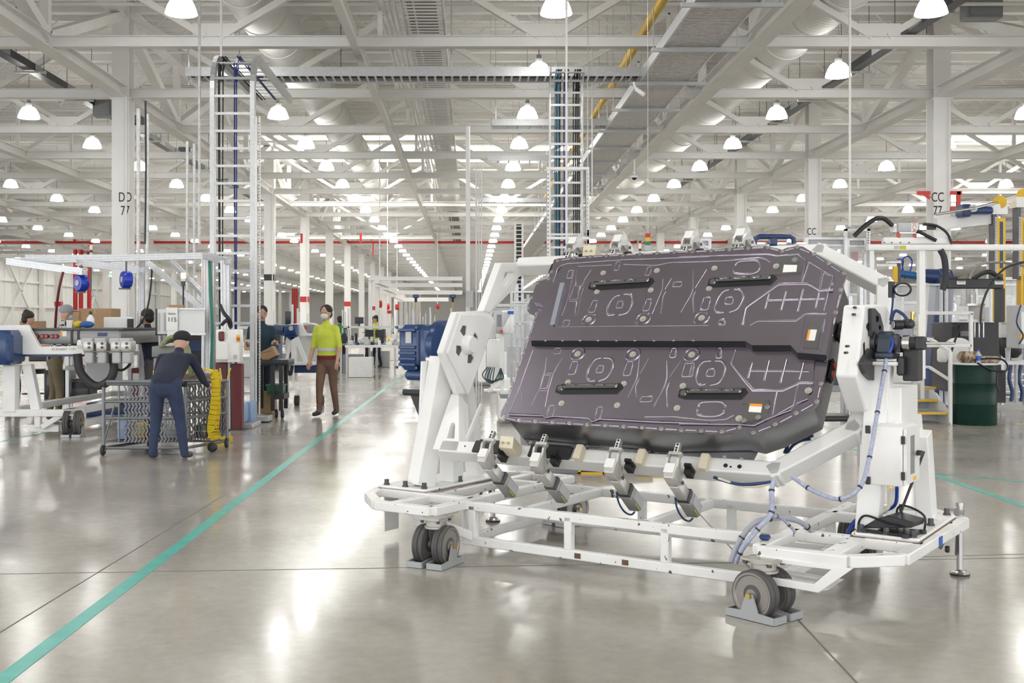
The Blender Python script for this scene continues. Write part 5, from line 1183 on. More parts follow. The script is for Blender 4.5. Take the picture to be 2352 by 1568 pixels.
tag(B().tube(smoothp([wa(145,624,14.6), wa(136,660,14.6), wa(130,705,14.7), wa(127,752,14.8)]), .018, 7).build('red_hose', M('dark_red_hose', (.16,.02,.03), .4), smooth=60), 'dark red hose hanging straight down to the grey battery box', 'hose')
tag(B().tube(smoothp([wa(349,603), wa(347,650), wa(340,700), wa(325,740), wa(300,764)]), .014, 7).build('black_cable', black, smooth=60), 'black cable curving down from the frame to the left clamps', 'cable')
tag(B().tube(smoothp([wa(480,590,15.8), wa(482,650,15.8), wa(484,700,15.8), wa(488,760,15.8), wa(484,850,15.8)]), .02, 7).build('green_cable_loom', M('green_loom', (.03,.25,.18), .5), smooth=60), 'green cable loom running down the frame upright', 'cable')
tag(B().tube(smoothp([wa(334,232,14.9), wa(335,400,14.9), wa(333,560,14.9)]), .014, 7).build('black_drop_cable', black, smooth=60), 'long black cable hanging vertically right of the lettered column', 'cable')
for px, yt, lb in ((318,250,'left grey pipe hanging right of the lettered column'), (338,262,'right grey pipe hanging right of the lettered column'), (430,325,'grey pipe left of the curled ladder tray'), (446,330,'second grey pipe left of the curled ladder tray')):
    q = P(px, yt, 19); tag(B().cyl((q.x,19,0), (q.x,19,q.z), .035 if px < 400 else .025, 8).build('drop_pipe', galv, smooth=60), lb, 'pipe')
# exit-style beacon
bc = thing('stack_beacon', 'amber flashing beacon on a black pole above the sign board', 'signal light', P(421,705,15.5))
q = P(421,700,15.5); B().cyl(q, P(421,655,15.5), .012, 8).build('pole', black, bc); B().cyl(P(421,655,15.5), P(421,646,15.5), .03, 12, .035).build('socket', dsteel, bc); B().cyl(P(421,646,15.5), P(421,639,15.5), .033, 12).build('white_band', paper, bc)
B().cyl(P(421,639,15.5), P(421,627,15.5), .035, 12).build('lit_lens', M('lit_amber', (1,.35,.12), .4, emit=5), bc)
# sign board with text
sb = thing('sign_board', 'whiteboard in a metal frame with a station 115 paper, left of the aisle', 'sign', P(410,768,15))
bxp(B(), 358,710,470,769,15,.03).build('board', M('white_board', (.72,.73,.72), .25), sb); bxp(bxp(B(), 357,709,360,770,14.98,.05), 357,767,383,770,14.98,.05).build('black_frame', black, sb)
bxp(bxp(B(), 380,707,472,711,14.98,.05), 384,764,472,769,14.98,.05).build('rail', alu, sb)
bxp(B(), 382,706,408,758,14.96,.003).build('paper_sheet', paper, sb); bxp(B(), 384,757,408,780,14.965,.003).build('lower_sheet', paper, sb)
q = P(395,720,14.955); text('Station', ink, sb, Matrix.Translation(q) @ MF, .038); q = P(395,734,14.955); text('115', ink, sb, Matrix.Translation(q) @ MF @ Matrix.Scale(1.0,4), .085)
for x in (362, 375): bxp(B(), x,718,x+3,760,14.97,.01).build('clip_strip', lgrey, sb)
bxp(B(), 388,700,420,706,15,.1).build('carton_top', card, sb)
for x in (364,464): bxp(B(), x,769,x+4,960,15.05,.05).build('post', alu, sb)
# control panel group beside the ladder tray
cb_ = thing('white_control_cabinet', 'white wall cabinet with red emergency stop beside the tall ladder tray', 'cabinet', P(520,835,14.8))
bxp(B(), 495,756,550,832,14.8,.25,.01).build('case', white, cb_, bev=.004); bxp(B(), 523,757,548,831,14.78,.03).build('door', white, cb_); bxp(B(), 495,786,523,826,14.72,.09,.01).build('tray', paper, cb_)
bxp(B(), 501,761,514,783,14.74,.05,.02).build('maroon_bottle', maroon, cb_); bxp(B(), 536,815,542,824,14.76,.02).build('lock', steel, cb_)
q = P(548,778,14.77); bxp(B(), 543,769,551,786,14.77,.02).build('yellow_plate', yellow, cb_); B().cyl(q, q-Vc((0,.05,0)), .022, 12).build('emergency_stop', re_, cb_)
for px, yt, yb, lb in ((508,832,935,'left maroon bollard under the white cabinet'), (543,835,930,'right maroon bollard under the white cabinet')):
    q = G(px, 955); q = Vc(((px-X0)*15.0/F,15.0,0)); r = thing('maroon_bollard', lb, 'bollard', q); B().box((q.x-.075,15.0,0), (q.x+.075,15.15,P(0,yt,15).z)).build('tube', maroon, r, bev=.01); B().box((q.x-.12,14.96,0), (q.x+.12,15.19,.015)).build('foot_plate', dsteel, r)
tag(B().tube(smoothp([P(505,700,14.8), P(515,720,14.7), P(528,735,14.7), P(530,752,14.8), P(522,735,14.7), P(510,745,14.8)]), .025, 8).build('black_hose_bundle', black, smooth=60), 'black hose bundle on top of the white cabinet', 'hose')
tag(B().tube(smoothp([P(505,845,14.7), P(510,880,14.7), P(515,910,14.7), P(525,860,14.7), P(530,845,14.7)]), .012, 6).build('yellow_cable', M('yellow_cable', (.7,.6,.1), .5), smooth=60), 'thin yellow cable hanging under the white cabinet', 'cable')
pp_ = thing('pallet_base', 'low aluminium profile base carrying the paper towel packs', 'base', G(530,983))
Yp = G(0,984).y
bxp(B(), 492,973,581,984,Yp,.6).build('profile', alu, pp_, bev=.01); bxp(B(), 560,955,618,968,Yp+.9,.25).build('profile', alu, pp_, bev=.01)
tw = thing('towel_pack', 'pale blue plastic-wrapped paper towel pack on the low aluminium base', 'package', P(530,973,Yp))
bxp(B(), 503,927,562,973,Yp+.03,.3,.03).build('front_roll_pack', bluebox, tw, bev=.015); bxp(B(), 545,922,582,973,Yp+.34,.3,.03).build('rear_roll_pack', bluebox, tw, bev=.015)
bxp(B(), 508,949,546,972,Yp+.022,.006).build('white_label', paper, tw); bxp(B(), 508,963,546,970,Yp+.018,.005).build('red_band', re_, tw); q = P(529,957,Yp+.018); B().cyl(q, q-Vc((0,.003,0)), .032, 16).build('blue_disc', M('blue_disc', (.02,.08,.4), .4), tw)
Yc = G(0,952).y
carton(600,898,626,950,Yc,.4,'tall cardboard box on the floor right of the tall ladder tray'); carton(577,905,600,945,Yc+.5,.4,'darker cardboard box behind the ladder tray foot')
fp = thing('slotted_post', 'thin slotted white post with a cross foot right of the tall ladder tray', 'post', P(593,962,16.6)-Vc((0,0,0)))
q = P(592,0,16.6); B().box((q.x-.035,16.6,.05), (q.x-.015,16.64,4.6)).box((q.x+.015,16.6,.05), (q.x+.035,16.64,4.6)).build('upright', slot, fp); bxp(B(), 580,955,618,968,16.3,.3).build('foot', alu, fp, bev=.01)
hb = B()
for k in range(90): hb.box((q.x+.02,16.597,.3+k*.047), (q.x+.03,16.6,.32+k*.047))
hb.build('slot_holes', dsteel, fp, kind='stuff')
# ------------------------------------------------------------------ mesh cart and the worker leaning on it
YC = G(0,1045).y
ct = thing('mesh_cart', 'grey steel mesh cage cart on small wheels in the left foreground', 'cart', (P(340,0,YC).x, YC, 0))
cs = M('cart_grey_steel', (.20,.21,.225), .4, .5, var=.1)
def wc(px, py, Y=None): return P(px, py, Y or YC)
def pipe(p, q, r_=.018, nm='tube'): return B().cyl(p, q, r_, 8).build(nm, cs, ct, smooth=60)
xa, xb2, xc = wc(238,0).x, wc(425,0).x, wc(478,0).x; zt2 = wc(0,882).z; zb2 = .14; Yb = YC+.75
dx_ = .30
c_ = [(xa,YC), (xb2,YC), (xb2+dx_,Yb), (xa+dx_,Yb)]
for x, y in c_: pipe((x,y,.08), (x,y,zt2), .02, 'corner_post')
for z in (zb2-.06, .28*0+wc(0,960).z, wc(0,922).z, zt2):
    for i in range(4): pipe((*c_[i], z), (*c_[(i+1) % 4], z), .016, 'rail')
for i in range(3): pipe((xa+(xb2-xa)*(i)/3+.17, YC, zb2), (xa+(xb2-xa)*(i)/3+.17, YC, zt2), .010, 'stile') if i == 0 else None
pipe((*c_[1], zt2-.05), ((c_[1][0]+c_[2][0])/2+.1, (YC+Yb)/2+.2, .12), .012, 'brace'); pipe((*c_[0], zb2), (xa+.12, YC, .55), .012, 'brace')
zz = B()
def expanded(p0, p1, z0, z1, step=.040):
    p0, p1 = Vc((*p0,0)), Vc((*p1,0)); L = (p1-p0).length; d = (p1-p0)/L; nx = int(L/step); 
    for i in range(nx):
        k = 0; z = z0
        while z < z1-.04:
            s_ = .012 if k % 2 else -.012; a = p0+d*(step*(i+.5)+s_)+Vc((0,0,z)); b2 = p0+d*(step*(i+.5)-s_)+Vc((0,0,z+.045)); zz.beam(a, b2, .020, .005, (-d.y, d.x, 0)); z += .045; k += 1
expanded((xa+.22,YC), (xb2-.02,YC), zb2+.0, zt2-.02); expanded(c_[1], c_[2], zb2, zt2-.02, .055); expanded((xa+dx_,Yb), (xb2+dx_,Yb), zb2, zt2-.02, .055)
zz.build('expanded_mesh', M('bright_mesh_steel', (.15,.155,.165), .35, .6), ct, kind='stuff')
for x, y in c_:
    o = B().lathe([(.0,-.018), (.05,-.018), (.058,-.01), (.058,.01), (.05,.018), (0,.018)], (x,y-.02,.058), (1,0,0), 16).build('wheel', rubber, ct, smooth=40); B().cyl((x-.022,y-.02,.058), (x+.022,y-.02,.058), .018, 8).build('wheel_hub', steel, o)
B().box((xa+.02,YC+.02,zb2), (xb2,Yb,zb2+.01)).build('floor_sheet', dsteel, ct)
for x in (xa, xb2): B().cyl((x-.02,YC-.03,zt2), (x+.03,YC-.03,zt2), .03, 12).build('top_roller', rubber, ct)
pipe((xa+.05,YC-.06,zt2+.03), (xb2,YC-.06,zt2+.03), .018, 'push_handle')
# contents of the cage
random.seed(3)
cc = ['pale','yellow','dark','white','grey','orange']
bgm = [bluebox, yellow, navy, paper, lgrey, dsteel]
for i in range(6):
    x = xa+.15+i*.17; y = YC+.25+.12*(i % 2); z0 = zb2+.012
    hh = (.25,.18,.32,.2,.28,.16)[i]; r = thing('stacked_part', f"{('silver','yellow','dark','white','grey','black')[i]} bundle inside the mesh cart, {('leftmost','second from left','third from left','third from right','second from right','rightmost')[i]} of six", 'part', (x,y,z0))
    B().bbox((x-.06,y-.08,z0), (x+.06,y+.08,z0+hh), .02).build('bundle', bgm[i], r, bev=.01); B().box((x-.063,y-.083,z0+hh*.5), (x+.063,y+.083,z0+hh*.55)).build('strap', lgrey, r)
# crates and hoses behind the worker
cr2 = thing('grey_crate', 'grey plastic crate stacked on cartons in the mesh cart behind the leaning worker', 'crate', P(378,875,13.0))
bxp(B(), 348,795,415,820,13.0,.4,.01).build('crate_body', M('grey_crate', (.25,.26,.25), .6), cr2, bev=.006); bxp(B(), 352,822,412,850,13.02,.38,.01).build('carton', M('pink_grey_carton', (.35,.28,.26), .8), cr2)
bxp(B(), 350,850,416,876,13.0,.4,.01).build('yellow_tote', yellow, cr2, bev=.006)
bxp(B(), 416,860,470,878,13.0,.4,.02).build('brown_bin', M('brown_bin', (.17,.12,.11), .7), cr2)
og = M('olive_hose', (.22,.27,.14), .6, var=.3, vscale=30)
for k in range(4):
    tag(B().tube(smoothp([P(372-k*2,796,12.9+.05*k), P(385,778+k*2,12.9+.05*k), P(402,774+k*3,12.9+.05*k), P(418+k*3,790,12.95+.05*k), P(430+k*3,830,12.95), P(440+k,862,13.0)]), .024, 8).build('olive_hose', og, smooth=60), f"{('outermost','second','third','innermost')[k]} of the olive hoses draped over the grey crate", 'hose', 'olive hoses over the crate')
person('blurred person in dark cap, dark shirt and blue jeans bending over the mesh cart', (P(412,0,YC).x-.0, YC-.42, 0), R(-3), pose(58,'push',.02,legspread=.17), cl(navy, denim, arm=navy, hat=M('navy_cap', (.012,.015,.02), .8)), .014, s=.98)
# yellow straps hanging on the cart's right end
for k in range(3):
    Ys = YC+.35+.05*k
    pts = smoothp([P(450+4*k,845,Ys), P(478+3*k,849,Ys), P(492+3*k,862,Ys), P(494+2*k,900,Ys), P(490+4*k,940,Ys), P(484+5*k,985,Ys), P(492+4*k,1008,Ys)], 4)
    b = B()
    for i in range(len(pts)-1): b.beam(pts[i], pts[i+1]+(pts[i+1]-pts[i])*.1, .085, .008, (0,1,0) if abs((pts[i+1]-pts[i]).normalized().z) > .6 else (0,0,1))
    tag(b.build('yellow_strap', ystrap), ('nearest','middle','rearmost')[k]+' of the yellow webbing straps hanging over the mesh cart end', 'strap', 'yellow straps')
q = G(505,1018)
pts = [q+Vc((.17*cos(a)-.02, .13*sin(a), .035+.02*sin(2*a))) for a in [i*pi/10 for i in range(18)]]
b = B()
for i in range(len(pts)-1): b.beam(pts[i], pts[i+1], .01, .06)
tag(b.build('strap_coil', ystrap), 'coil of yellow webbing lying on the floor beside the cart', 'strap')
tag(B().ell((P(488,1000,YC+.3).x, YC+.3, .055), (.06,.05,.055)).build('black_rope_bundle', rubber, smooth=60), 'small black bundle on the floor beside the yellow strap', 'bundle')
# ------------------------------------------------------------------ aisle side: trolley, third stand, people
Yk = 16.9
tr_ = thing('black_trolley', 'black tool trolley with green bin standing at the left edge of the aisle', 'trolley', (P(625,0,Yk).x, Yk, 0))
bxp(B(), 598,826,662,840,Yk,.6,.01).build('top_tray', black, tr_, bev=.005); bxp(B(), 625,905,652,917,Yk+.02,.5).build('lower_tray', black, tr_)
for x, y in ((626,0), (645,.0), (600,.5), (656,.5)): p = P(x,0,Yk+y); B().box((p.x-.03,Yk+y,.12), (p.x+.03,Yk+y+.05,P(0,838,Yk).z)).build('leg', black, tr_)
for x in (632, 646): p = P(x,0,Yk); o = B().lathe([(0,-.02),(.06,-.02),(.07,-.01),(.07,.01),(.06,.02),(0,.02)], (p.x,Yk+.1,.07), (.9,.3,0), 18).build('caster_wheel', rubber, tr_, smooth=40); B().lathe([(0,-.023),(.03,-.023),(.03,-.02)], (p.x,Yk+.1,.07), (.9,.3,0), 12).build('hub', lgrey, o)
gb_ = thing('green_bin', 'dark green plastic bin on the lower shelf of the black trolley', 'bin', P(632,905,Yk)); bxp(B(), 612,884,648,905,Yk+.06,.35,.01).build('bin_body', M('green_plastic', (.01,.14,.06), .4), gb_, bev=.006); bxp(B(), 610,883,650,887,Yk+.05,.37).build('rim', MATS['green_plastic'], gb_)
cx2 = thing('open_carton', 'tilted cardboard box standing open on the black trolley', 'box', P(625,826,Yk))
p = P(625,826,Yk+.3); mm = Matrix.Translation(p) @ Matrix.Rotation(R(-28), 4, 'Y') 
B(mm).box((-.11,-.15,.02), (.12,.15,.18)).build('carton', card, cx2); B(mm @ Matrix.Translation((-.12,0,.17)) @ Matrix.Rotation(R(15),4,'Y')).box((-.05,-.15,0), (.20,.15,.006)).build('flap', card, cx2)
# third stand with gearbox and round guard
Y3 = 19.5
s3 = thing('far_assembly_stand', 'white stand with blue gearbox beside the aisle behind the black trolley', 'stand', (P(680,0,Y3).x, Y3, 0))
def w3(px, py, Y=Y3): return P(px, py, Y)
b = B(); q = w3(640,758)
b.cyl(w3(606,756), w3(632,756), .08, 16).cyl(w3(630,756), w3(652,758), .10, 16).build('motor', M('blue_grey_motor', (.05,.08,.14), .3), s3, smooth=40)
bxp(B(), 650,745,683,774,Y3-.1,.35,.03).build('gearbox', blue, s3, smooth=35, bev=.01)
q = w3(671,754); B().lathe([(0,-.03),(.04,-.03),(.05,0)], (q.x,Y3-.1,q.z), (0,1,0), 16).build('shaft_end', steel, s3); B().prism([(w3(x,0).x, w3(0,y).z) for x, y in ((660,774),(680,774),(668,782))], Y3-.05, Y3+.1, lambda x, y, z: (x, z, y)).build('gear_bracket', blue, s3)
B().prism([(w3(x,0).x, w3(0,y).z) for x, y in ((662,744),(690,742),(702,765),(740,765),(742,771),(662,772))], Y3+.1, Y3+.25, lambda x, y, z: (x, z, y)).build('rotating_arm', white, s3, bev=.01)
b = B(); b.beam(w3(676,770), w3(676,832), .10, .10); b.beam(w3(680,774), w3(703,833), .08, .08); b.beam(w3(670,774), w3(658,834), .06, .06); b.box((w3(652,0).x,Y3-.1,w3(0,838).z), (w3(724,0).x,Y3+.4,w3(0,831).z)).build('leg_frame', white, s3, bev=.006)
B().lathe([(0,-.1),(.42,-.1),(.42,.1),(0,.1)], (w3(697,0).x,Y3+.6,w3(0,795).z), (.25,1,0), 28).build('round_guard', M('light_drum', (.62,.64,.60), .4), s3, smooth=40)
bxp(B(), 695,746,722,762,Y3+.2,1.6).build('battery_case', MATS['grey_pack_metal'], s3); q = w3(702,753,Y3+.2); B().cyl(q, q-Vc((0,.02,0)), .03, 12).build('connector_face', re_, s3)
bxp(B(), 676,838,740,856,Y3+.1,.7).build('lower_skirt', dblue, s3)
for px in (678, 735): q = w3(px,0); B().cyl((q.x-.04,Y3+.2,.09), (q.x+.04,Y3+.2,.09), .09, 14).build('caster_wheel', rubber, s3, smooth=40)
tag(B().tube(smoothp([w3(662,820), w3(660,850), w3(668,858), w3(672,825), w3(666,812), w3(660,830)]), .03, 8).build('black_reel', rubber, smooth=60), 'black hose coil at the left foot of the far stand', 'hose')
# people in the aisle
def band(r, m, c, rx, ry, h_, mt):
    n = 24; vs = [(c[0]+rx*k*cos(2*pi*i/n), c[1]+ry*k*sin(2*pi*i/n), c[2]+z) for z, k in ((-h_/2,1), (h_/2,1), (h_/2,.9), (-h_/2,.9)) for i in range(n)]
    B(m).add(vs, [(q*n+i, q*n+(i+1) % n, ((q+1) % 4)*n+(i+1) % n, ((q+1) % 4)*n+i) for q in range(4) for i in range(n)]).build('reflective_band', mt, r, smooth=60)
r, m, J = person('blurred person in yellow hi-vis shirt and brown trousers walking down the aisle', foot(752,955), R(160), pose(4,'down',.16,legspread=.07), cl(hiviz, brown, hair=hair, arm=skin, mask=M('white_mask', (.7,.7,.7), .8)), .018, s=1.0)
band(r, m, J['hip'].lerp(J['chest'],.35), .172, .132, .05, reflt); band(r, m, J['hip']+Vc((0,0,.0)), .175, .137, .06, M('red_black_hem', (.18,.02,.02), .8))
r, m, J = person('person with green hi-vis vest seen from the back beside the yellow-shirted walker', foot(783,853)-Vc((0,0,0)), R(20), pose(12,'work'), cl(greenv, M('plum_trousers', (.06,.04,.06), .8), hair=hair, sleeve=grcl, arm=grcl), .022, s=.98)
B(m).beam(J['chest']+Vc((-.175,-.0,-.12)), J['chest']+Vc((.175,0,-.12)), .31, .04).build('reflective_band', reflt, r)
B(m).beam(J['chest']+Vc((-.07,-.13,-.2)), J['neck']+Vc((-.07,-.08,-.05)), .03, .04).build('reflective_band', M('yellow_tape', (.75,.75,.1), .5), r)
person('person in dark blue clothes standing left, half hidden behind the black trolley', (P(599,0,17.7).x, 17.7, 0), R(200), pose(8,'work'), cl(M('teal_navy', (.02,.045,.07), .8), navy, hair=hair), .022, s=1.0)
person('small far person in yellow hi-vis near the blue gearbox at the end of the aisle', (P(872,0,38).x, 37, 0), R(120), pose(5,'work'), cl(hiviz, navy, hair=hair), .03, s=1.0)
person('small far person in yellow hi-vis left of the other one at the aisle end', (P(845,0,39).x, 38.5, 0), R(-100), pose(20,'work'), cl(hiviz, navy, hair=hair), .03, s=1.0)
# ------------------------------------------------------------------ right: drum, platform, handrail
YD = 15.7+.29
dr = thing('green_drum', 'dark green steel drum with a white rim at the right edge', 'drum', (P(2238,0,YD).x, YD, 0))
dx0 = P(2238,0,YD).x
B().lathe([(0,0),(.295,0),(.30,.01),(.30,.29),(.306,.30),(.30,.31),(.30,.59),(.306,.60),(.30,.61),(.30,.86),(.305,.875),(.29,.885),(0,.885)], (dx0,YD,0), n=40).build('drum_body', gdark, dr, smooth=35)
B().lathe([(.29,.868),(.315,.868),(.318,.885),(.30,.895),(0,.895)], (dx0,YD,0), n=40).build('white_top', white, dr, smooth=35)
bg = thing('camouflage_bag', 'tan camouflage bag with a dark strap lying on the green drum', 'bag', (dx0, YD, .9))
camo = D.materials.new('camouflage'); camo.use_nodes = True; nt = camo.node_tree; tc = nt.nodes.new('ShaderNodeTexCoord'); nz = nt.nodes.new('ShaderNodeTexNoise'); nz.inputs['Scale'].default_value = 12
cr_ = nt.nodes.new('ShaderNodeValToRGB'); cr_.color_ramp.interpolation = 'CONSTANT'
for ps, c_4 in ((0,(.16,.11,.07,1)), (.45,(.38,.29,.20,1)), (.55,(.55,.46,.35,1))):
    e = cr_.color_ramp.elements.new(ps); e.color = c_4
cr_.color_ramp.elements.remove(cr_.color_ramp.elements[0]); nt.links.new(tc.outputs['Object'], nz.inputs['Vector']); nt.links.new(nz.outputs[0], cr_.inputs[0]); nt.links.new(cr_.outputs[0], nt.nodes['Principled BSDF'].inputs[0]); nt.nodes['Principled BSDF'].inputs['Roughness'].default_value = .9
B().bbox((dx0-.24,YD-.2,.896), (dx0+.05,YD+.1,1.06), .06).bbox((dx0-.02,YD-.18,.896), (dx0+.32,YD+.08,.99), .04).build('bag_body', camo, bg, smooth=60)
B().tube(smoothp([(dx0-.1,YD-.21,.94),(dx0+.1,YD-.2,.96),(dx0+.3,YD-.2,.95),(dx0+.36,YD-.25,.86),(dx0+.28,YD-.33,.78),(dx0+.1,YD-.33,.80),(dx0-.1,YD-.31,.90)]), .014, 6).tube([(dx0+.18,YD-.33,.78),(dx0+.17,YD-.325,.6),(dx0+.2,YD-.325,.5)], .012, 6).build('shoulder_strap', black, bg, smooth=60)
wbp = P(2247,830,YD-.2); bo = thing('water_bottle', 'clear water bottle with blue cap in front of the camouflage bag', 'bottle', wbp)
B().lathe([(0,0),(.03,0),(.032,.02),(.032,.12),(.02,.16),(.014,.17)], (wbp.x,wbp.y,.896), n=16).build('bottle_body', M('clear_blue_plastic', (.75,.85,.95), .1, alpha=.6), bo, smooth=50); B().cyl((wbp.x,wbp.y,.93), (wbp.x,wbp.y,1.0), .0325, 16).build('blue_label', M('label_blue', (.02,.12,.6), .4), bo); B().cyl((wbp.x,wbp.y,1.065), (wbp.x,wbp.y,1.09), .016, 12).build('blue_cap', MATS['label_blue'], bo)
YP = 15.95
def wp(px, py, Y=YP): return P(px, py, Y)
pf = thing('stair_platform', 'white steel work platform with two yellow-edged steps and handrail behind the right post', 'platform', (wp(2130,0).x, YP, 0))
b = B(); xs0, xs1 = wp(2062,0).x, wp(2150,0).x
xr1 = wp(2186,0).x
b.box((xs0,YP+.75,.05), (xs1+.3,YP+2.1,.48)); b.build('platform_box', white, pf, bev=.006)
B().box((xs0,YP+.72,.48), (xs1+.3,YP+2.1,.50)).build('tread_plate', M('grey_tread', (.33,.34,.36), .6), pf)
B().box((xs0-.0,YP+.70,.478), (xs1+.3,YP+.74,.502)).build('yellow_edge', yellow, pf)
for k, (yy, z) in enumerate(((YP+.42,.33), (YP+.06,.17))):
    o = B().box((xs0+.1*k,yy,z-.02), (xs1+.22,yy+.34,z)).build('step', M('grey_step', (.42,.43,.44), .5), pf); B().box((xs0+.1*k,yy-.012,z-.032), (xs1+.22,yy+.02,z+.003)).build('yellow_nosing', yellow, o)
B().box((xs0+.1,YP+.74,.17), (xs1+.22,YP+.75,.45)).box((xs0+.1,YP+.38,.02), (xs1+.22,YP+.39,.15)).build('riser', lgrey, pf)
B().prism([(YP-.02,0), (YP+.8,0), (YP+.8,.46), (YP+.5,.42), (YP-.02,.12)], xs1+.2, xs1+.23, lambda x, y, z: (z, x, y)).build('stringer', white, pf)
q = wp(2112,901); B().cyl((q.x,YP+.745,.30), (q.x,YP+.75,.30), .02, 10).build('plug_hole', black, pf)
r_ = []
def rail(pts, wd=.05):
    b = B()
    for i in range(len(pts)-1): b.beam(pts[i], pts[i+1], wd, wd)
    b.build('handrail', white, pf, bev=.006)
xA = wp(2151,0).x; xB = wp(2264,0,YP+.3).x
rail([Vc((xA,YP+.5,.3)), Vc((xA,YP+.5,wp(0,718).z))]); rail([Vc((xA-.03,YP+.5,wp(0,718).z)), Vc((xA+.76,YP+.5,wp(0,718).z))]); rail([Vc((xA+.73,YP+.5,wp(0,718).z)), Vc((xA+.73,YP+.5,.3))]); rail([Vc((xA,YP+.5,wp(0,795).z)), Vc((xA+.73,YP+.5,wp(0,795).z))])
xS = xA+.20; rail([Vc((xA,YP+.45,wp(0,780).z)), Vc((xA+.08,YP+.40,wp(0,780).z)), Vc((xS,YP,wp(0,808).z)), Vc((xS,YP,.02))]); rail([Vc((xA,YP+.45,wp(0,845).z)), Vc((xA+.06,YP+.4,wp(0,845).z)), Vc((xS,YP,wp(0,873).z))], .04)
# table with cup, backpack
tbx = thing('white_table', 'narrow white table right of the green drum', 'table', (wp(2320,0,16.8).x, 16.8, 0))
bxp(B(), 2285,829,2400,837,16.8,.6).build('table_top', white, tbx)
for x in (2333, 2395): bxp(B(), x,837,x+5,925,16.85,.05).build('leg', lgrey, tbx)
cu = thing('shaker_cup', 'clear shaker cup with dark lid on the white table', 'cup', wp(2315,829,16.85)); q = wp(2315,829,16.85)
B().lathe([(0,0),(.032,0),(.04,.17)], q, n=16).build('cup_body', M('frosted_cup', (.75,.8,.85), .3, alpha=.7), cu, smooth=50); B().lathe([(.042,.17),(.042,.20),(0,.205)], q, n=16).build('lid', lgrey, cu)
bk = thing('black_backpack', 'black backpack hanging behind the white table', 'backpack', wp(2330,828,17.2)); q = wp(2328,0,17.2)
B().bbox((q.x-.16,17.15,wp(0,828).z), (q.x+.14,17.4,wp(0,772).z), .07).build('bag_body', black, bk, smooth=60); B().tube(smoothp([(q.x-.1,17.13,1.2),(q.x-.12,17.1,1.0),(q.x-.08,17.13,.9)]), .015, 6).build('strap', black, bk)
# trash roll / white drum bag by the rail
tr2 = thing('white_bin_bag', 'round white container behind the handrail', 'bin', wp(2195,820,17)); q = wp(2200,805,17)
B().lathe([(0,-.12),(.17,-.12),(.20,-.1),(.20,.1),(.17,.12),(0,.12)], q, (.2,1,0), 26).build('roll', paper, tr2, smooth=40); bxp(B(), 2163,800,2182,832,16.95,.2,.03).build('bag_end', paper, tr2, smooth=60)
B().tube([wp(2176,835,16.6), wp(2204,750,16.6), wp(2206,745,16.6), wp(2185,748,16.6)], .018, 8).build('black_handle', black, tr2, smooth=60)
# ------------------------------------------------------------------ guarded robot cell
YG = 19.0
gf = thing('guard_fence', 'aluminium framed clear machine guard behind the platform', 'fence', (P(2180,0,YG).x, YG, 0))
def wg(px, py, Y=YG): return P(px, py, Y)
for px in (2096, 2160, 2172, 2352, 2240, 2300): bxp(B(), px,(655 if px > 2100 else 718),px+6,930,YG,.05).build('post', alu, gf)
for (x0_, x1_, y) in ((2040,2400,651), (2096,2180,717), (2096,2180,773), (2180,2400,772)): bxp(B(), x0_,y,x1_,y+5,YG-.01,.05).build('rail', alu, gf)
for (x0_, x1_, y0_, y1_) in ((2050,2160,658,715), (2176,2240,658,770), (2246,2300,658,770), (2306,2400,658,770)): bxp(B(), x0_,y0_,x1_,y1_,YG+.02,.008).build('clear_pane', glassm, gf)
sg = thing('paper_notice', 'white notice with three lines of text taped on the machine guard', 'sign', wg(2111,770))
bxp(B(), 2098,727,2126,768,YG-.03,.006).build('sheet', paper, sg); 
for i, s in enumerate(('NO', 'Drinks', 'On Line')): text(s, greyink, sg, Matrix.Translation(P(2110,739+i*8,YG-.035)) @ MF, .06)
# big overhead beam with fastening unit
YO = 15.0
ob = thing('overhead_beam', 'long white horizontal machine beam above the machine guard', 'beam', P(2150,576,YO))
bxp(B(), 1995,561,2420,575,YO,.12,.01).build('beam', white, ob, bev=.004); bxp(B(), 2030,545,2182,560,YO+.02,.1,.008).build('upper_beam', white, ob, bev=.004)
bxp(B(), 2066,564,2081,572,YO-.004,.005).build('yellow_label', MATS['lime_label'], ob); bxp(B(), 2054,564,2064,572,YO-.004,.005).build('grey_label', lgrey, ob)
bxp(B(), 2112,575,2126,870,YO+.02,.1).build('mast', white, ob, bev=.004)
for x in (2031, 2048, 2068, 2088): q = P(x, 557, YO+.02); B().cyl(q, q-Vc((0,.008,0)), .01, 8).build('bolt', dsteel, ob)
for px in (1998, 2410): bxp(B(), px,575,px+10,950,YO+.02,.06).build('post', slot, ob)
text('FANUC', greyink, None, Matrix.Translation(P(2135,700,YO)) @ MF @ Matrix.Rotation(-pi/2,4,'Z'), .05) if False else None
sc2 = thing('fastening_unit', 'silver fastening unit with red letters on top of the overhead beam', 'machine', P(2090,545,YO))
bxp(B(), 2062,512,2112,533,YO,.12,.01).build('body', lgrey, sc2, bev=.004); bxp(B(), 2093,511,2108,532,YO-.004,.01).build('name_panel', paper, sc2)
text('SCA', re_, sc2, Matrix.Translation(P(2100,521,YO-.006)) @ MF @ Matrix.Rotation(-pi/2,4,'Z'), .075)
for x in (2062, 2100): bxp(B(), x,533,x+6,546,YO+.02,.05).build('red_bracket', M('orange_red', (.6,.08,.03), .4), sc2)
bxp(bxp(B(), 2066,532,2112,536,YO+.01,.1), 2110,516,2130,530,YO+.02,.08,.01).build('mount', steel, sc2); bxp(B(), 2050,514,2064,535,YO+.02,.1,.015).build('connector_head', galv, sc2); bxp(B(), 2128,518,2150,527,YO+.03,.06).build('black_actuator', black, sc2)
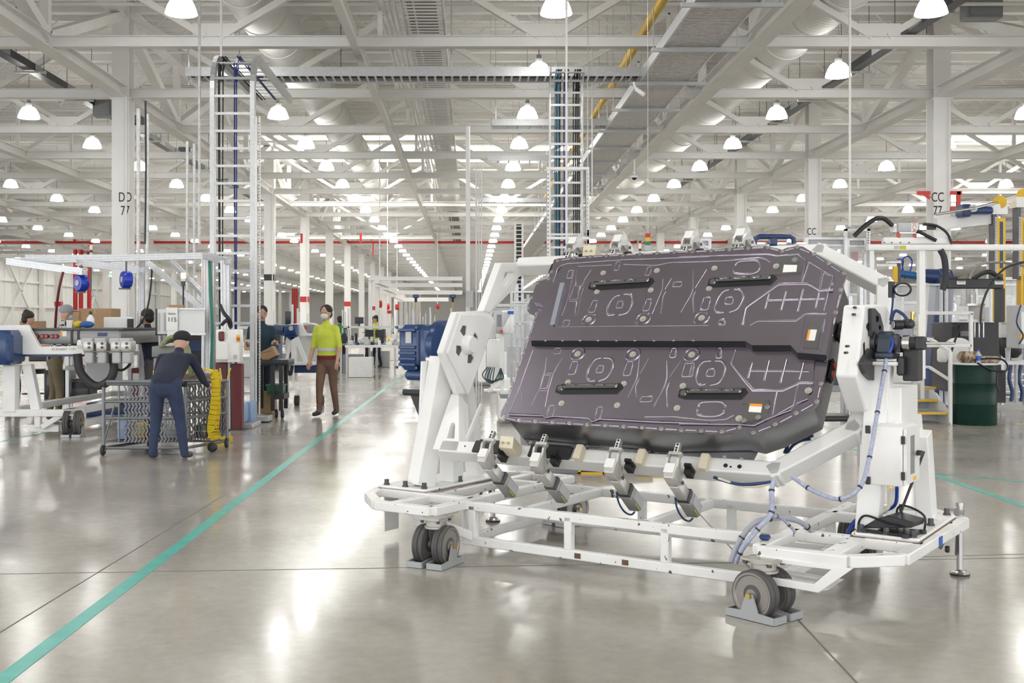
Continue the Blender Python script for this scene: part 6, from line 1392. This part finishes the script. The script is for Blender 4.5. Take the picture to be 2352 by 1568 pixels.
def cable(pts, r_, m, nm, label, cat='cable', Y=YO):
    tag(B().tube(smoothp([P(x, y, Y if len(p) < 3 else p[2]) for p in pts for x, y in [p[:2]]], 6), r_, 8).build(nm, m, smooth=60), label, cat)
cable([(1962,542),(1985,520),(2010,503),(2030,502),(2050,518)], .032, black, 'black_cable', 'thick black cable arching into the fastening unit from the left')
cable([(2120,514),(2150,518),(2175,535),(2186,560)], .018, black, 'black_cable', 'black cable arching from the fastening unit to the beam end')
cable([(2106,530),(2130,542),(2150,552)], .025, black, 'black_cable', 'short black cable under the fastening unit')
cable([(2160,574),(2168,590),(2172,620),(2170,650),(2165,665)], .045, M('dark_cable_loom', (.03,.035,.04), .6), 'cable_loom', 'thick dark cable loom hanging below the overhead beam')
cable([(2226,640),(2240,615),(2270,603),(2310,603),(2352,610)], .018, M('olive_cable', (.25,.25,.22), .5), 'grey_cable', 'grey cable arching over the black machine header')
cable([(2252,745),(2256,700),(2275,655),(2310,615),(2360,600)], .016, black, 'black_cable', 'long black cable arching at the right edge in front of the header', Y=14.8)
cable([(2235,640),(2255,628),(2275,625),(2300,640)], .035, black, 'black_hose', 'short thick black hose arch on the black header', 'hose', Y=15.6)
# black header box with labels
hd = thing('black_header_box', 'long black machine header box with two white labels at the right', 'box', P(2240,660,15.2))
bxp(B(), 2176,640,2306,662,15.2,.25,.01).build('box', black, hd); bxp(B(), 2176,635,2200,641,15.22,.2).build('raised_end', black, hd)
for x in (2198, 2285): bxp(B(), x,645,x+20,653,15.19,.01).build('white_label', paper, hd); bxp(B(), x+3,646.5,x+17,647.5,15.185,.01).build('printed_line', ink, hd)
bxp(B(), 2299,662,2308,740,15.25,.2).build('vertical_duct', black, hd)
# yellow lifting columns
for px, lb, w_ in ((2290, 'left yellow and black lifting column with domed yellow top', 26), (2345, 'right yellow lifting column cut by the picture edge', 26)):
    yl = thing('lifting_mast', lb, 'machine', P(px+10,740,17.5)); Yy = 17.5
    bxp(B(), px,500,px+20,738,Yy,.15).build('yellow_column', yellow, yl, bev=.005); bxp(B(), px-9,(482 if px < 2300 else 470),px+0,640,Yy-.02,.15).build('chain_guard', dsteel, yl)
    q0 = 478 if px < 2300 else 462
    bxp(B(), px-10,q0-10,px+25,q0+14,Yy-.03,.25).build('cap_plate', white, yl, bev=.004)
    p1, p2 = P(px+6,q0-14,Yy-.03), P(px+6,q0-14,Yy+.22); B().cyl(p1, p2, .105, 24).build('domed_cover', yellow, yl, smooth=40)
    for y0_, y1_ in ((505,620), (625,735)):
        bxp(B(), px+7,y0_+4,px+14,y1_-4,Yy-.006,.01).build('blue_slot', dblue, yl)
    hb = B()
    for k in range(40): q = P(px-4,500+k*3.4,Yy); hb.box((q.x-.02,Yy-.03,q.z), (q.x+.02,Yy-.02,q.z+.008))
    hb.build('chain_links', steel, yl, kind='stuff')
mt = thing('drive_motor', 'dark blue drive motor with a long shaft beside the CC column', 'motor', P(2225,490,17.3))
bxp(bxp(B(), 2212,468,2232,497,17.3,.3,.02), 2235,474,2284,490,17.35,.2,.03).build('motor_body', dblue, mt, bev=.006); q = P(2237,478,17.25); B().cyl(q, q+Vc((0,.1,0)), .06, 16).build('flange', lgrey, mt); B().cyl(q, P(2290,465,17.5), .022, 8).cyl(q, P(2150,492,17.2), .022, 8).build('shaft', steel, mt, smooth=50)
B().beam(P(2150,516,17.6), P(2290,498,17.6), .12, .2).build('support_arm', wsteel, mt)
# red bracket on the column
rbk = thing('red_bracket', 'red steel bracket clamped round the CC 77 column', 'bracket', P(2160,500,24.2))
b = B(); Yr = 24.3
for p_, q_ in (((2106,443),(2136,443)), ((2184,443),(2208,443)), ((2184,479),(2208,479)), ((2201,440),(2201,507))): b.beam(P(*p_,Yr), P(*q_,Yr), .06, .08)
b.beam(P(2120,443,Yr), P(2136,455,Yr), .05, .06); b.build('bracket_frame', M('bright_red_paint', (.62,.03,.015), .35), rbk)
# blue robot arm
rb = thing('robot_arm', 'dark blue jointed industrial robot arm behind the machine guard', 'robot', (P(2150,0,20.5).x, 20.5, 0)); YR = 20.5
def wr_(px, py, Y=YR): return P(px, py, Y)
B().lathe([(.35,0),(.35,.3),(.28,.4),(.25,.7)], (wr_(2155,0).x,YR,0), n=24).build('base', dblue, rb, smooth=40)
B().beam(wr_(2150,850), wr_(2164,650), .36, .34).build('lower_arm', dblue, rb, bev=.04); B().ell(tuple(wr_(2165,640)), (.2,.2,.2)).build('elbow', dblue, rb, smooth=60)
B().cyl(wr_(2110,632), wr_(2180,638), .12, 16, .16).build('forearm', dblue, rb, smooth=40); B().cyl(wr_(2065,628), wr_(2112,634), .07, 14).build('wrist', M('mid_blue', (.02,.12,.32), .35), rb, smooth=40)
B().tube(smoothp([wr_(2170,690), wr_(2190,700), wr_(2180,740), wr_(2170,770)]), .06, 8).build('foil_sleeve', foil, rb, smooth=60)
B().tube(smoothp([wr_(2090,625), wr_(2095,600), wr_(2085,588), wr_(2072,600), wr_(2078,640)]), .015, 6).tube(smoothp([wr_(2065,640), wr_(2075,600), wr_(2060,595)]), .012, 6).build('blue_hose', bhose, rb, smooth=60)
gr_ = thing('gripper_tool', 'silver and yellow gripper tool left of the blue robot', 'tool', wr_(2050,640)); 
bxp(bxp(B(), 2018,606,2060,612,20.3,.1), 2040,600,2070,604,20.3,.1).build('clamp_plate', steel, gr_); bxp(B(), 2052,612,2062,648,20.3,.06).build('yellow_chain', yellow, gr_); bxp(B(), 2062,600,2069,650,20.35,.08).build('slide', dsteel, gr_)
# press and dark machine base
pr = thing('test_press', 'steel test press with cylinder standing on a dark machine behind the handrail', 'machine', (P(2235,0,18).x, 18, 0)); Yq = 18.0
bxp(B(), 2186,740,2300,900,Yq+.3,.8).build('black_cabinet', black, pr, bev=.01); bxp(B(), 2208,760,2230,772,Yq+.25,.05).build('control_face', grey, pr)
q = P(2243,735,Yq); B().cyl(q-Vc((0,0,0)), P(2243,702,Yq), .12, 24).build('cylinder', lgrey, pr, smooth=40); bxp(bxp(B(), 2222,697,2262,702,Yq-.14,.3), 2222,733,2262,738,Yq-.14,.3).build('end_plate', steel, pr)
for x in (2226, 2238, 2248, 2258): bxp(B(), x,738,x+2.5,775,Yq-.1,.02).build('guide_rod', steel, pr)
B().cyl(P(2243,697,Yq), P(2243,670,Yq), .02, 8).cyl(P(2238,697,Yq), P(2236,675,Yq), .01, 6).build('piston_rod', steel, pr, smooth=50)
for x in (2210,2222): bxp(B(), x,662,x+8,700,Yq+.1,.06).build('profile', alu, pr)
pb_ = thing('white_document_box', 'white document holder right of the test press', 'box', P(2312,775,17)); bxp(B(), 2297,739,2326,775,17,.05,.005).build('holder', paper, pb_); bxp(B(), 2300,742,2323,744,16.995,.006).build('printed_line', greyink, pb_)
le = thing('right_edge_cabinet', 'pale grey control cabinet cut by the right picture edge', 'cabinet', P(2345,830,16.2)); bxp(B(), 2341,700,2420,800,16.3,.4,.01).build('case', lgrey, le); bxp(B(), 2346,716,2360,790,16.28,.03).build('door', white, le); 
B().tube(smoothp([P(2345,700,16.2),P(2335,740,16.2),P(2350,770,16.2),P(2340,790,16.2)]), .012, 6).build('cable', dblue, le, smooth=60); bxp(B(), 2345,766,2356,780,16.2,.05).build('yellow_connector', yellow, le)
dn = thing('lower_machine', 'dark lower machine frame with blue hoses under the white table', 'machine', (P(2320,0,18.6).x, 18.6, 0)); bxp(B(), 2286,850,2310,925,18.2,.5).build('black_side', black, dn)
for k in range(5): bxp(B(), 2310,858+k*13,2410,861+k*13,18.3,.2).build('slat', alu, dn)
for x in (2322, 2345): B().tube(smoothp([P(x,838,17.9),P(x-4,870,17.9),P(x+3,900,17.9),P(x,922,17.9)]), .03, 7).build('blue_hose', dblue, dn, smooth=60)
yb = B().box((P(2290,0,16.5).x,15.9,.001), (P(2420,0,16.5).x,16.05,.003)); tag(yb.build('yellow_floor_tape', M('yellow_floor_tape', (.65,.55,.25), .5)), 'yellow floor tape right of the green drum', 'floor line')
# ------------------------------------------------------------------ aluminium enclosures behind the pack
def enclosure(label, x0_, x1_, y0_, y1_, Y, panes=True):
    r = thing('machine_enclosure', label, 'enclosure', (P((x0_+x1_)/2,0,Y).x, Y, 0))
    pz_ = 0
    for x in (x0_, x1_-7): p = P(x, y0_, Y); q = P(x+7, y0_, Y); B().box((p.x,Y,0), (q.x,Y+.09,p.z)).build('post', alu, r)
    for y in (y0_, y0_+16, 720): bxp(B(), x0_+7,y,x1_-7,y+5,Y,.08).build('rail', alu, r)
    if panes: bxp(B(), x0_+7,y0_+22,x1_-7,718,Y+.03,.006).build('clear_pane', glassm, r); bxp(B(), x0_+8,y0_+5,x1_-8,y0_+16,Y+.03,.01).build('header_panel', lgrey, r)
    return r
enclosure('aluminium machine enclosure just right above the pack top corner', 1850,1942,545,800,15.5); enclosure('narrow aluminium enclosure with a red item inside, left of the overhead beam', 1945,1992,547,800,15.4)
enclosure('small aluminium enclosure showing above the pack between two clamps', 1588,1634,548,800,17)
tag(bxp(B(), 1958,578,1971,600,15.45,.08).build('red_hand_tool', red), 'small red item inside the narrow aluminium enclosure', 'tool')
sp_ = thing('slotted_posts', 'white slotted angle frame standing above the narrow enclosure', 'frame', P(1990,520,15.2))
for x in (1940, 1992): bxp(B(), x,525,x+7,720,15.2,.04).build('upright', slot, sp_)
bxp(B(), 1940,525,1999,530,15.2,.04).build('crossbar', slot, sp_); hb = B()
for k in range(30): q = P(1995,532+k*6,15.19); hb.box((q.x-.006,15.19,q.z-.02), (q.x+.006,15.2,q.z))
hb.build('slot_holes', dsteel, sp_, kind='stuff')
bh = thing('blue_lift_handle', 'dark blue tubular lift handle showing above the pack', 'handle', P(1777,560,13))
B().tube([P(1733,560,13), P(1735,548,13), P(1745,543,13), P(1815,543,13), P(1822,548,13), P(1824,560,13)], .030, 8).build('handle_frame', dblue, bh, smooth=50); bxp(B(), 1770,541,1786,562,12.98,.1,.01).build('centre_block', dblue, bh); bxp(B(), 1725,556,1850,561,13.1,.1).build('tool_rail', steel, bh)
bxp(bxp(B(), 1700,562,1735,600,13.1,.2), 1830,562,1850,600,13.1,.2).build('tool_carriage', steel, bh); bxp(B(), 1770,562,1786,900,13.1,.1).build('mast', dblue, bh)
# signal lights and hanging signs
def beacon(px, y0_, y1_, Y, label):
    r = thing('stack_light', label, 'signal light', P(px, y1_, Y)); h4 = (y1_-y0_)/5; w_ = 6*Y/F/2*1.0
    for k, m_ in enumerate((black, M('lit_red', (1,.06,.04), .4, emit=4), paper, black, paper)): B().cyl(P(px,y0_+h4*k,Y), P(px,y0_+h4*(k+1),Y), w_, 10).build('segment', m_, r)
    B().cyl(P(px,y1_,Y), P(px,y1_+80,Y), .012, 6).build('pole', dsteel, r)
beacon(1470,553,583,15,'red lit stack light just above the top edge of the pack'); beacon(209,556,586,18,'red lit stack light above the left aluminium frame')
hs = thing('colour_sign', 'hanging sign of red, yellow and green fields above the pack', 'sign', P(1488,562,17)); 
for k, m_ in enumerate((red, yellow, M('sign_green', (.02,.22,.14), .5))): bxp(B(), 1482,536+k*9,1494,545+k*9,17,.02).build('colour_field', m_, hs)
bxp(B(), 1481,563,1495,575,17.0,.02).build('pale_field', lgrey, hs); B().cyl(P(1488,536,17), (P(1488,0,17).x,17,8.77), .005, 5).build('hanging_wire', galv, hs)
for px, y0_, y1_, Y, lb in ((1350,528,560,20,'small red hanging pointer right of the dropping ladder tray'), (828,535,558,45,'small red hanging tag above the aisle'), (692,536,558,38,'small red hanging tag left above the aisle')):
    r = thing('red_tag', lb, 'tag', P(px,y0_,Y)); bxp(B(), px-2,y0_,px+3,y1_,Y,.04).build('tag_plate', red, r); q = P(px,y0_,Y); B().cyl(q, (q.x,Y,8.77), .006, 4).build('hanging_wire', galv, r)
# hanging control panel left of the pack and its cabinet
hc = thing('hanging_control_box', 'white control box with red emergency stop left of the pack', 'control box', P(1165,760,9.6)); Yh = 9.8
bxp(B(), 1138,716,1173,766,Yh,.12,.004).build('box', lgrey, hc, bev=.003); bxp(B(), 1154,712,1181,766,Yh-.0,.14,.004).build('cover', white, hc, bev=.003); bxp(B(), 1142,722,1152,750,Yh-.004,.01).build('display', grey, hc); bxp(B(), 1166,714,1180,721,Yh-.005,.006).build('blue_label', MATS['blue_sticker'], hc)
q = P(1151,761,Yh); B().cyl(q, q-Vc((0,.03,0)), .014, 12).build('emergency_stop', re_, hc)
bxp(B(), 1148,766,1158,895,Yh+.05,.05).build('post', white, hc); bxp(B(), 1118,780,1152,842,Yh+.1,.2,.004).build('lower_cabinet', white, hc, bev=.003); B().beam(P(1120,898,Yh), P(1152,878,Yh), .03, .03).build('brace', white, hc); bxp(B(), 1112,895,1165,899,Yh,.15).build('foot', white, hc)
bxp(B(), 1098,782,1116,878,Yh+1.2,.3,.01).build('rear_cabinet', white, hc)
for k in range(5): B().tube(smoothp([P(1120+k*4,843,Yh), P(1108+k*6,862+3*k,Yh), P(1128+k*3,880-2*k,Yh), P(1140+k*4,868,Yh), P(1150,845,Yh)]), .005, 5).build('loose_cable', M('teal_cable2', (.02,.12,.13), .5) if k % 2 else black, hc, smooth=60)
# aluminium rack behind it
ar = thing('aluminium_rack', 'tall aluminium rack with crossbars standing left of the pack', 'rack', (P(1210,0,11.5).x, 11.5, 0)); Yv = 11.5
for x in (1172, 1185, 1197, 1210, 1224, 1238): bxp(B(), x,640+(x % 7)*6,x+6,930,Yv+(x % 3)*.3,.05).build('post', alu, ar)
for y in (668, 692, 738, 775, 830, 880): bxp(B(), 1172,y,1300,y+4,Yv-.03,.05).build('crossbar', alu, ar)
bxp(B(), 1204,720,1214,880,Yv+.5,.1).build('cylinder', lgrey, ar); bxp(B(), 1150,905,1240,915,Yv,.6).build('base', grey, ar)
# small bar ladder tray far behind
fl_ = thing('far_ladder_tray', 'small dark ladder tray dropping far behind the left arm of the stand', 'cable tray', P(1192,590,30))
for x in (1183, 1200): B().cyl(P(x,510,30), P(x,690,30), .03, 6).build('side_rail', wsteel, fl_)
bxp(B(), 1186,515,1198,690,30.1,.03).build('cable', black, fl_)
for k in range(18): bxp(B(), 1183,518+k*9.5,1200,520+k*9.5,29.98,.03).build('rung', wsteel, fl_)
# floor unit seen under the stand
fu = thing('floor_unit', 'grey floor unit with yellow framed opening standing behind the stand', 'machine', G(1370,1088)); Yf = G(0,1088).y
bxp(B(), 1225,1062,1500,1088,Yf,.5,.01).build('body', grey, fu); bxp(bxp(bxp(B(), 1328,1068,1390,1072,Yf-.01,.03), 1328,1084,1390,1089,Yf-.01,.03), 1328,1068,1334,1088,Yf-.01,.03).box((P(1384,0,Yf).x,Yf-.01,P(0,1088,Yf).z), (P(1390,0,Yf).x,Yf+.02,P(0,1068,Yf).z)).build('yellow_frame', yellow, fu); bxp(B(), 1335,1073,1383,1084,Yf-.008,.01).build('black_opening', black, fu)
bxp(B(), 1465,1082,1525,1087,Yf-.1,.1).build('yellow_bar', yellow, fu)
# machine just right of the pack, low
lm_ = thing('low_machine', 'dark low machine foot and aluminium column right behind the pack', 'machine', (P(1930,0,11).x, 11.0, 0))
bxp(B(), 1905,885,1960,900,11,.3).build('grey_rail', grey, lm_, bev=.004); bxp(B(), 1918,848,1945,885,11.05,.2).build('black_block', black, lm_); bxp(B(), 1950,680,1958,960,11.2,.08).box((P(1975,0,11.2).x,11.2,0),(P(1983,0,11.2).x,11.28,P(0,640,11).z)).build('column', alu, lm_); bxp(B(), 1890,955,1965,968,11,.4,.02).build('foot', black, lm_)
for y in (752, 800, 872): bxp(B(), 1930,y,2000,y+4,11.3,.05).build('crossbar', alu, lm_)
B().tube(smoothp([P(1960,905,10.9),P(1948,925,10.9),P(1955,950,10.9),P(1965,960,10.9)]), .006, 5).build('yellow_wire', yellow, lm_, smooth=60)
# ------------------------------------------------------------------ far end of the hall
for i, (px, py, Y) in enumerate(((872,698,40), (890,704,46), (912,705,52), (1005,704,60))):
    r = thing('red_hose_reel', f"{('nearest','second','third','farthest')[i]} red and black hose reel hanging above the aisle end", 'hose reel', P(px,py,Y)); q = P(px,py,Y)
    B().lathe([(.05,-.07),(.13,-.07),(.14,-.06),(.14,.06),(.13,.07),(.05,.07)], q, (1,.3,0), 18).build('drum', red, r, smooth=40); B().lathe([(0,-.08),(.06,-.08),(.06,.08),(0,.08)], q, (1,.3,0), 12).build('hub', black, r); B().cyl(q, (q.x,q.y,8.77), .02, 5).build('hanging_pipe', wsteel, r)
for i, (x0_, x1_, y, Y) in enumerate(((846,1062,640,34), (862,1062,655,37), (880,1062,672,42), (905,1030,688,55))):
    r = thing('gantry_crane', f"{('front','second','third','farthest')[i]} white gantry beam crossing the aisle end", 'crane', P(x0_,y,Y)); bxp(B(), x0_,y-5,x1_,y+4,Y,.25).build('bridge_beam', wsteel, r); bxp(B(), x0_,y-5,x0_+8,y+3+(800-y)*.75,Y+.05,.2).build('leg', wsteel, r)
    if i < 3: B().beam(P(x0_+20,y+2,Y), P(x0_+45,y+12,Y+2.6), .15, .25).build('runway', wsteel, r)
for px, lb in ((955,'left small blue chain hoist on the gantry at the aisle end'), (1040,'right small blue chain hoist on the gantry at the aisle end')):
    r = thing('chain_hoist', lb, 'hoist', P(px,680,37)); bxp(B(), px-7,676,px+7,684,36.9,.2,.03).build('trolley', blue, r); bxp(B(), px-3,684,px+3,694,36.95,.12,.03).build('motor', black, r); B().cyl(P(px,694,37), P(px,712,37), .015, 5).build('chain', yellow, r)
random.seed(11)
# benches, monitors and machines along both sides, further and further away
bcols = [lgrey, white, grey, black, blue, dsteel, paper, alu]
words1 = ['tall white','grey','low black','dark blue','pale','steel','small black','wide grey','white','blue','dull grey','narrow white']
spots = [(905,742,37), (870,742,30), (845,742,33), (600,740,30), (560,742,24), (690,740,34), (1010,740,35), (1040,742,42), (985,738,46), (960,738,55), (935,738,62), (1058,740,28), (1110,742,30), (735,738,40), (805,740,36), (650,738,44), (925,738,44), (1085,738,50)]
for i, (px, py, Y) in enumerate(spots):
    q = G(px, Y0+H*F/Y); side = 'left of' if px < 900 else 'right of'
    r = thing('far_work_bench', f"{words1[i % 12]} work bench with equipment, {ORD[i]} in the group round the aisle end", 'bench', (q.x, Y, 0))
    wd = .75+random.random()*.3; B().box((q.x-wd,Y,.82), (q.x+wd,Y+.7,.88)).build('top', bcols[i % 3], r)
    for sx in (-1, 1): B().box((q.x+sx*(wd-.05)-.03,Y+.03,0), (q.x+sx*(wd-.05)+.03,Y+.09,.82)).build('leg', alu, r)
    for k in range(8):
        x = q.x-wd+.05+k*(2*wd-.25)/7.6; h_ = random.choice((.08,.12,.2,.3,.42)); d_ = random.random()*.25; w_ = .05+random.random()*.14
        B().bbox((x,Y+.1+d_,.885), (x+w_,Y+.3+d_,.885+h_), .02).build('equipment', random.choice(bcols+[yellow, card, re_, greenv, paper, lgrey]), r)
    B().box((q.x-wd,Y+.6,1.35), (q.x+wd,Y+.68,1.40)).build('upper_rail', alu, r)
    for sx in (-1, 1): B().box((q.x+sx*(wd-.03)-.02,Y+.6,.85), (q.x+sx*(wd-.03)+.02,Y+.65,1.9)).build('upright', alu, r)
    B().box((q.x-wd+.1,Y+.02,.01), (q.x-wd*.2,Y+.6,.55)).build('drawer_unit', bcols[i % 3], r)
for i, (x0_, x1_, y0_, y1_, Y) in enumerate(((838,858,757,773,27), (862,884,757,775,27), (815,835,728,743,34), (580,608,728,752,24), (655,668,715,748,26))):
    r = thing('monitor', ('left black monitor on the aisle-end bench','right black monitor on the aisle-end bench','far black monitor beside the red banded column','black monitor behind the blue gearbox of the far stand','tall dark screen above the far stand')[i], 'monitor', P((x0_+x1_)/2,y1_,Y)); bxp(B(), x0_,y0_,x1_,y1_,Y,.06,.01).build('screen_panel', screen, r); bxp(B(), (x0_+x1_)/2-2,y1_-2,(x0_+x1_)/2+2,y1_+6,Y+.04,.05).build('stand', dsteel, r)
# a row of white machines and columns in the right background
for i, (px, Y, w_, h_) in enumerate(((1180,24,1.0,1.9), (1095,26,.8,1.7), (2080,26,1.6,2.0), (1990,30,2.0,2.3), (2330,22,.9,2.4), (1230,32,1.2,2.2), (2260,28,1.5,2.2), (1120,36,1.2,1.9), (1215,16,.9,1.5))):
    x = P(px,0,Y).x; r = thing('machine_cell', ('white machine left behind the big stand','grey machine beside the conduit post','white machine behind the robot','wide white machine behind the enclosures','tall grey machine at the right edge','white cell behind the dropping ladder tray','blue and grey cell behind the test press','far machine beyond the conduit post','low white machine behind the aluminium rack')[i], 'machine', (x, Y, 0))
    B().bbox((x-w_/2,Y,.05), (x+w_/2,Y+1,h_*.45), .03).build('base', (white, lgrey, white, white, lgrey, white, dblue, lgrey, white)[i], r)
    for sx in (-1, 1): B().box((x+sx*w_/2-.03,Y,h_*.45), (x+sx*w_/2+.03,Y+.06,h_)).build('post', alu, r)
    B().box((x-w_/2,Y,h_-.06), (x+w_/2,Y+.06,h_)).build('rail', alu, r); B().box((x-w_/3,Y+.3,h_*.45), (x+w_/4,Y+.7,h_*.75)).build('equipment', (grey, black, dblue, lgrey, grey, grey, steel, black, grey)[i], r); B().box((x-w_/2+.04,Y+.02,h_*.46), (x+w_/2-.04,Y+.025,h_-.08)).build('clear_pane', glassm, r)
# exit lights
for px, py, Y, lb in ((255,633,60,'green lit exit sign on the left wall side'), (2286,682,30,'green lit exit sign seen through the machine guard')):
    r = thing('exit_light', lb, 'sign', P(px,py,Y)); bxp(B(), px-8,py-4,px+8,py+4,Y,.1).build('housing', paper, r); bxp(B(), px-5,py-2,px+5,py+2,Y-.01,.02).build('lit_panel', M('lit_green', (.1,.9,.4), .4, emit=3), r)
for o in D.objects:
    if '_w' in o: del o['_w']
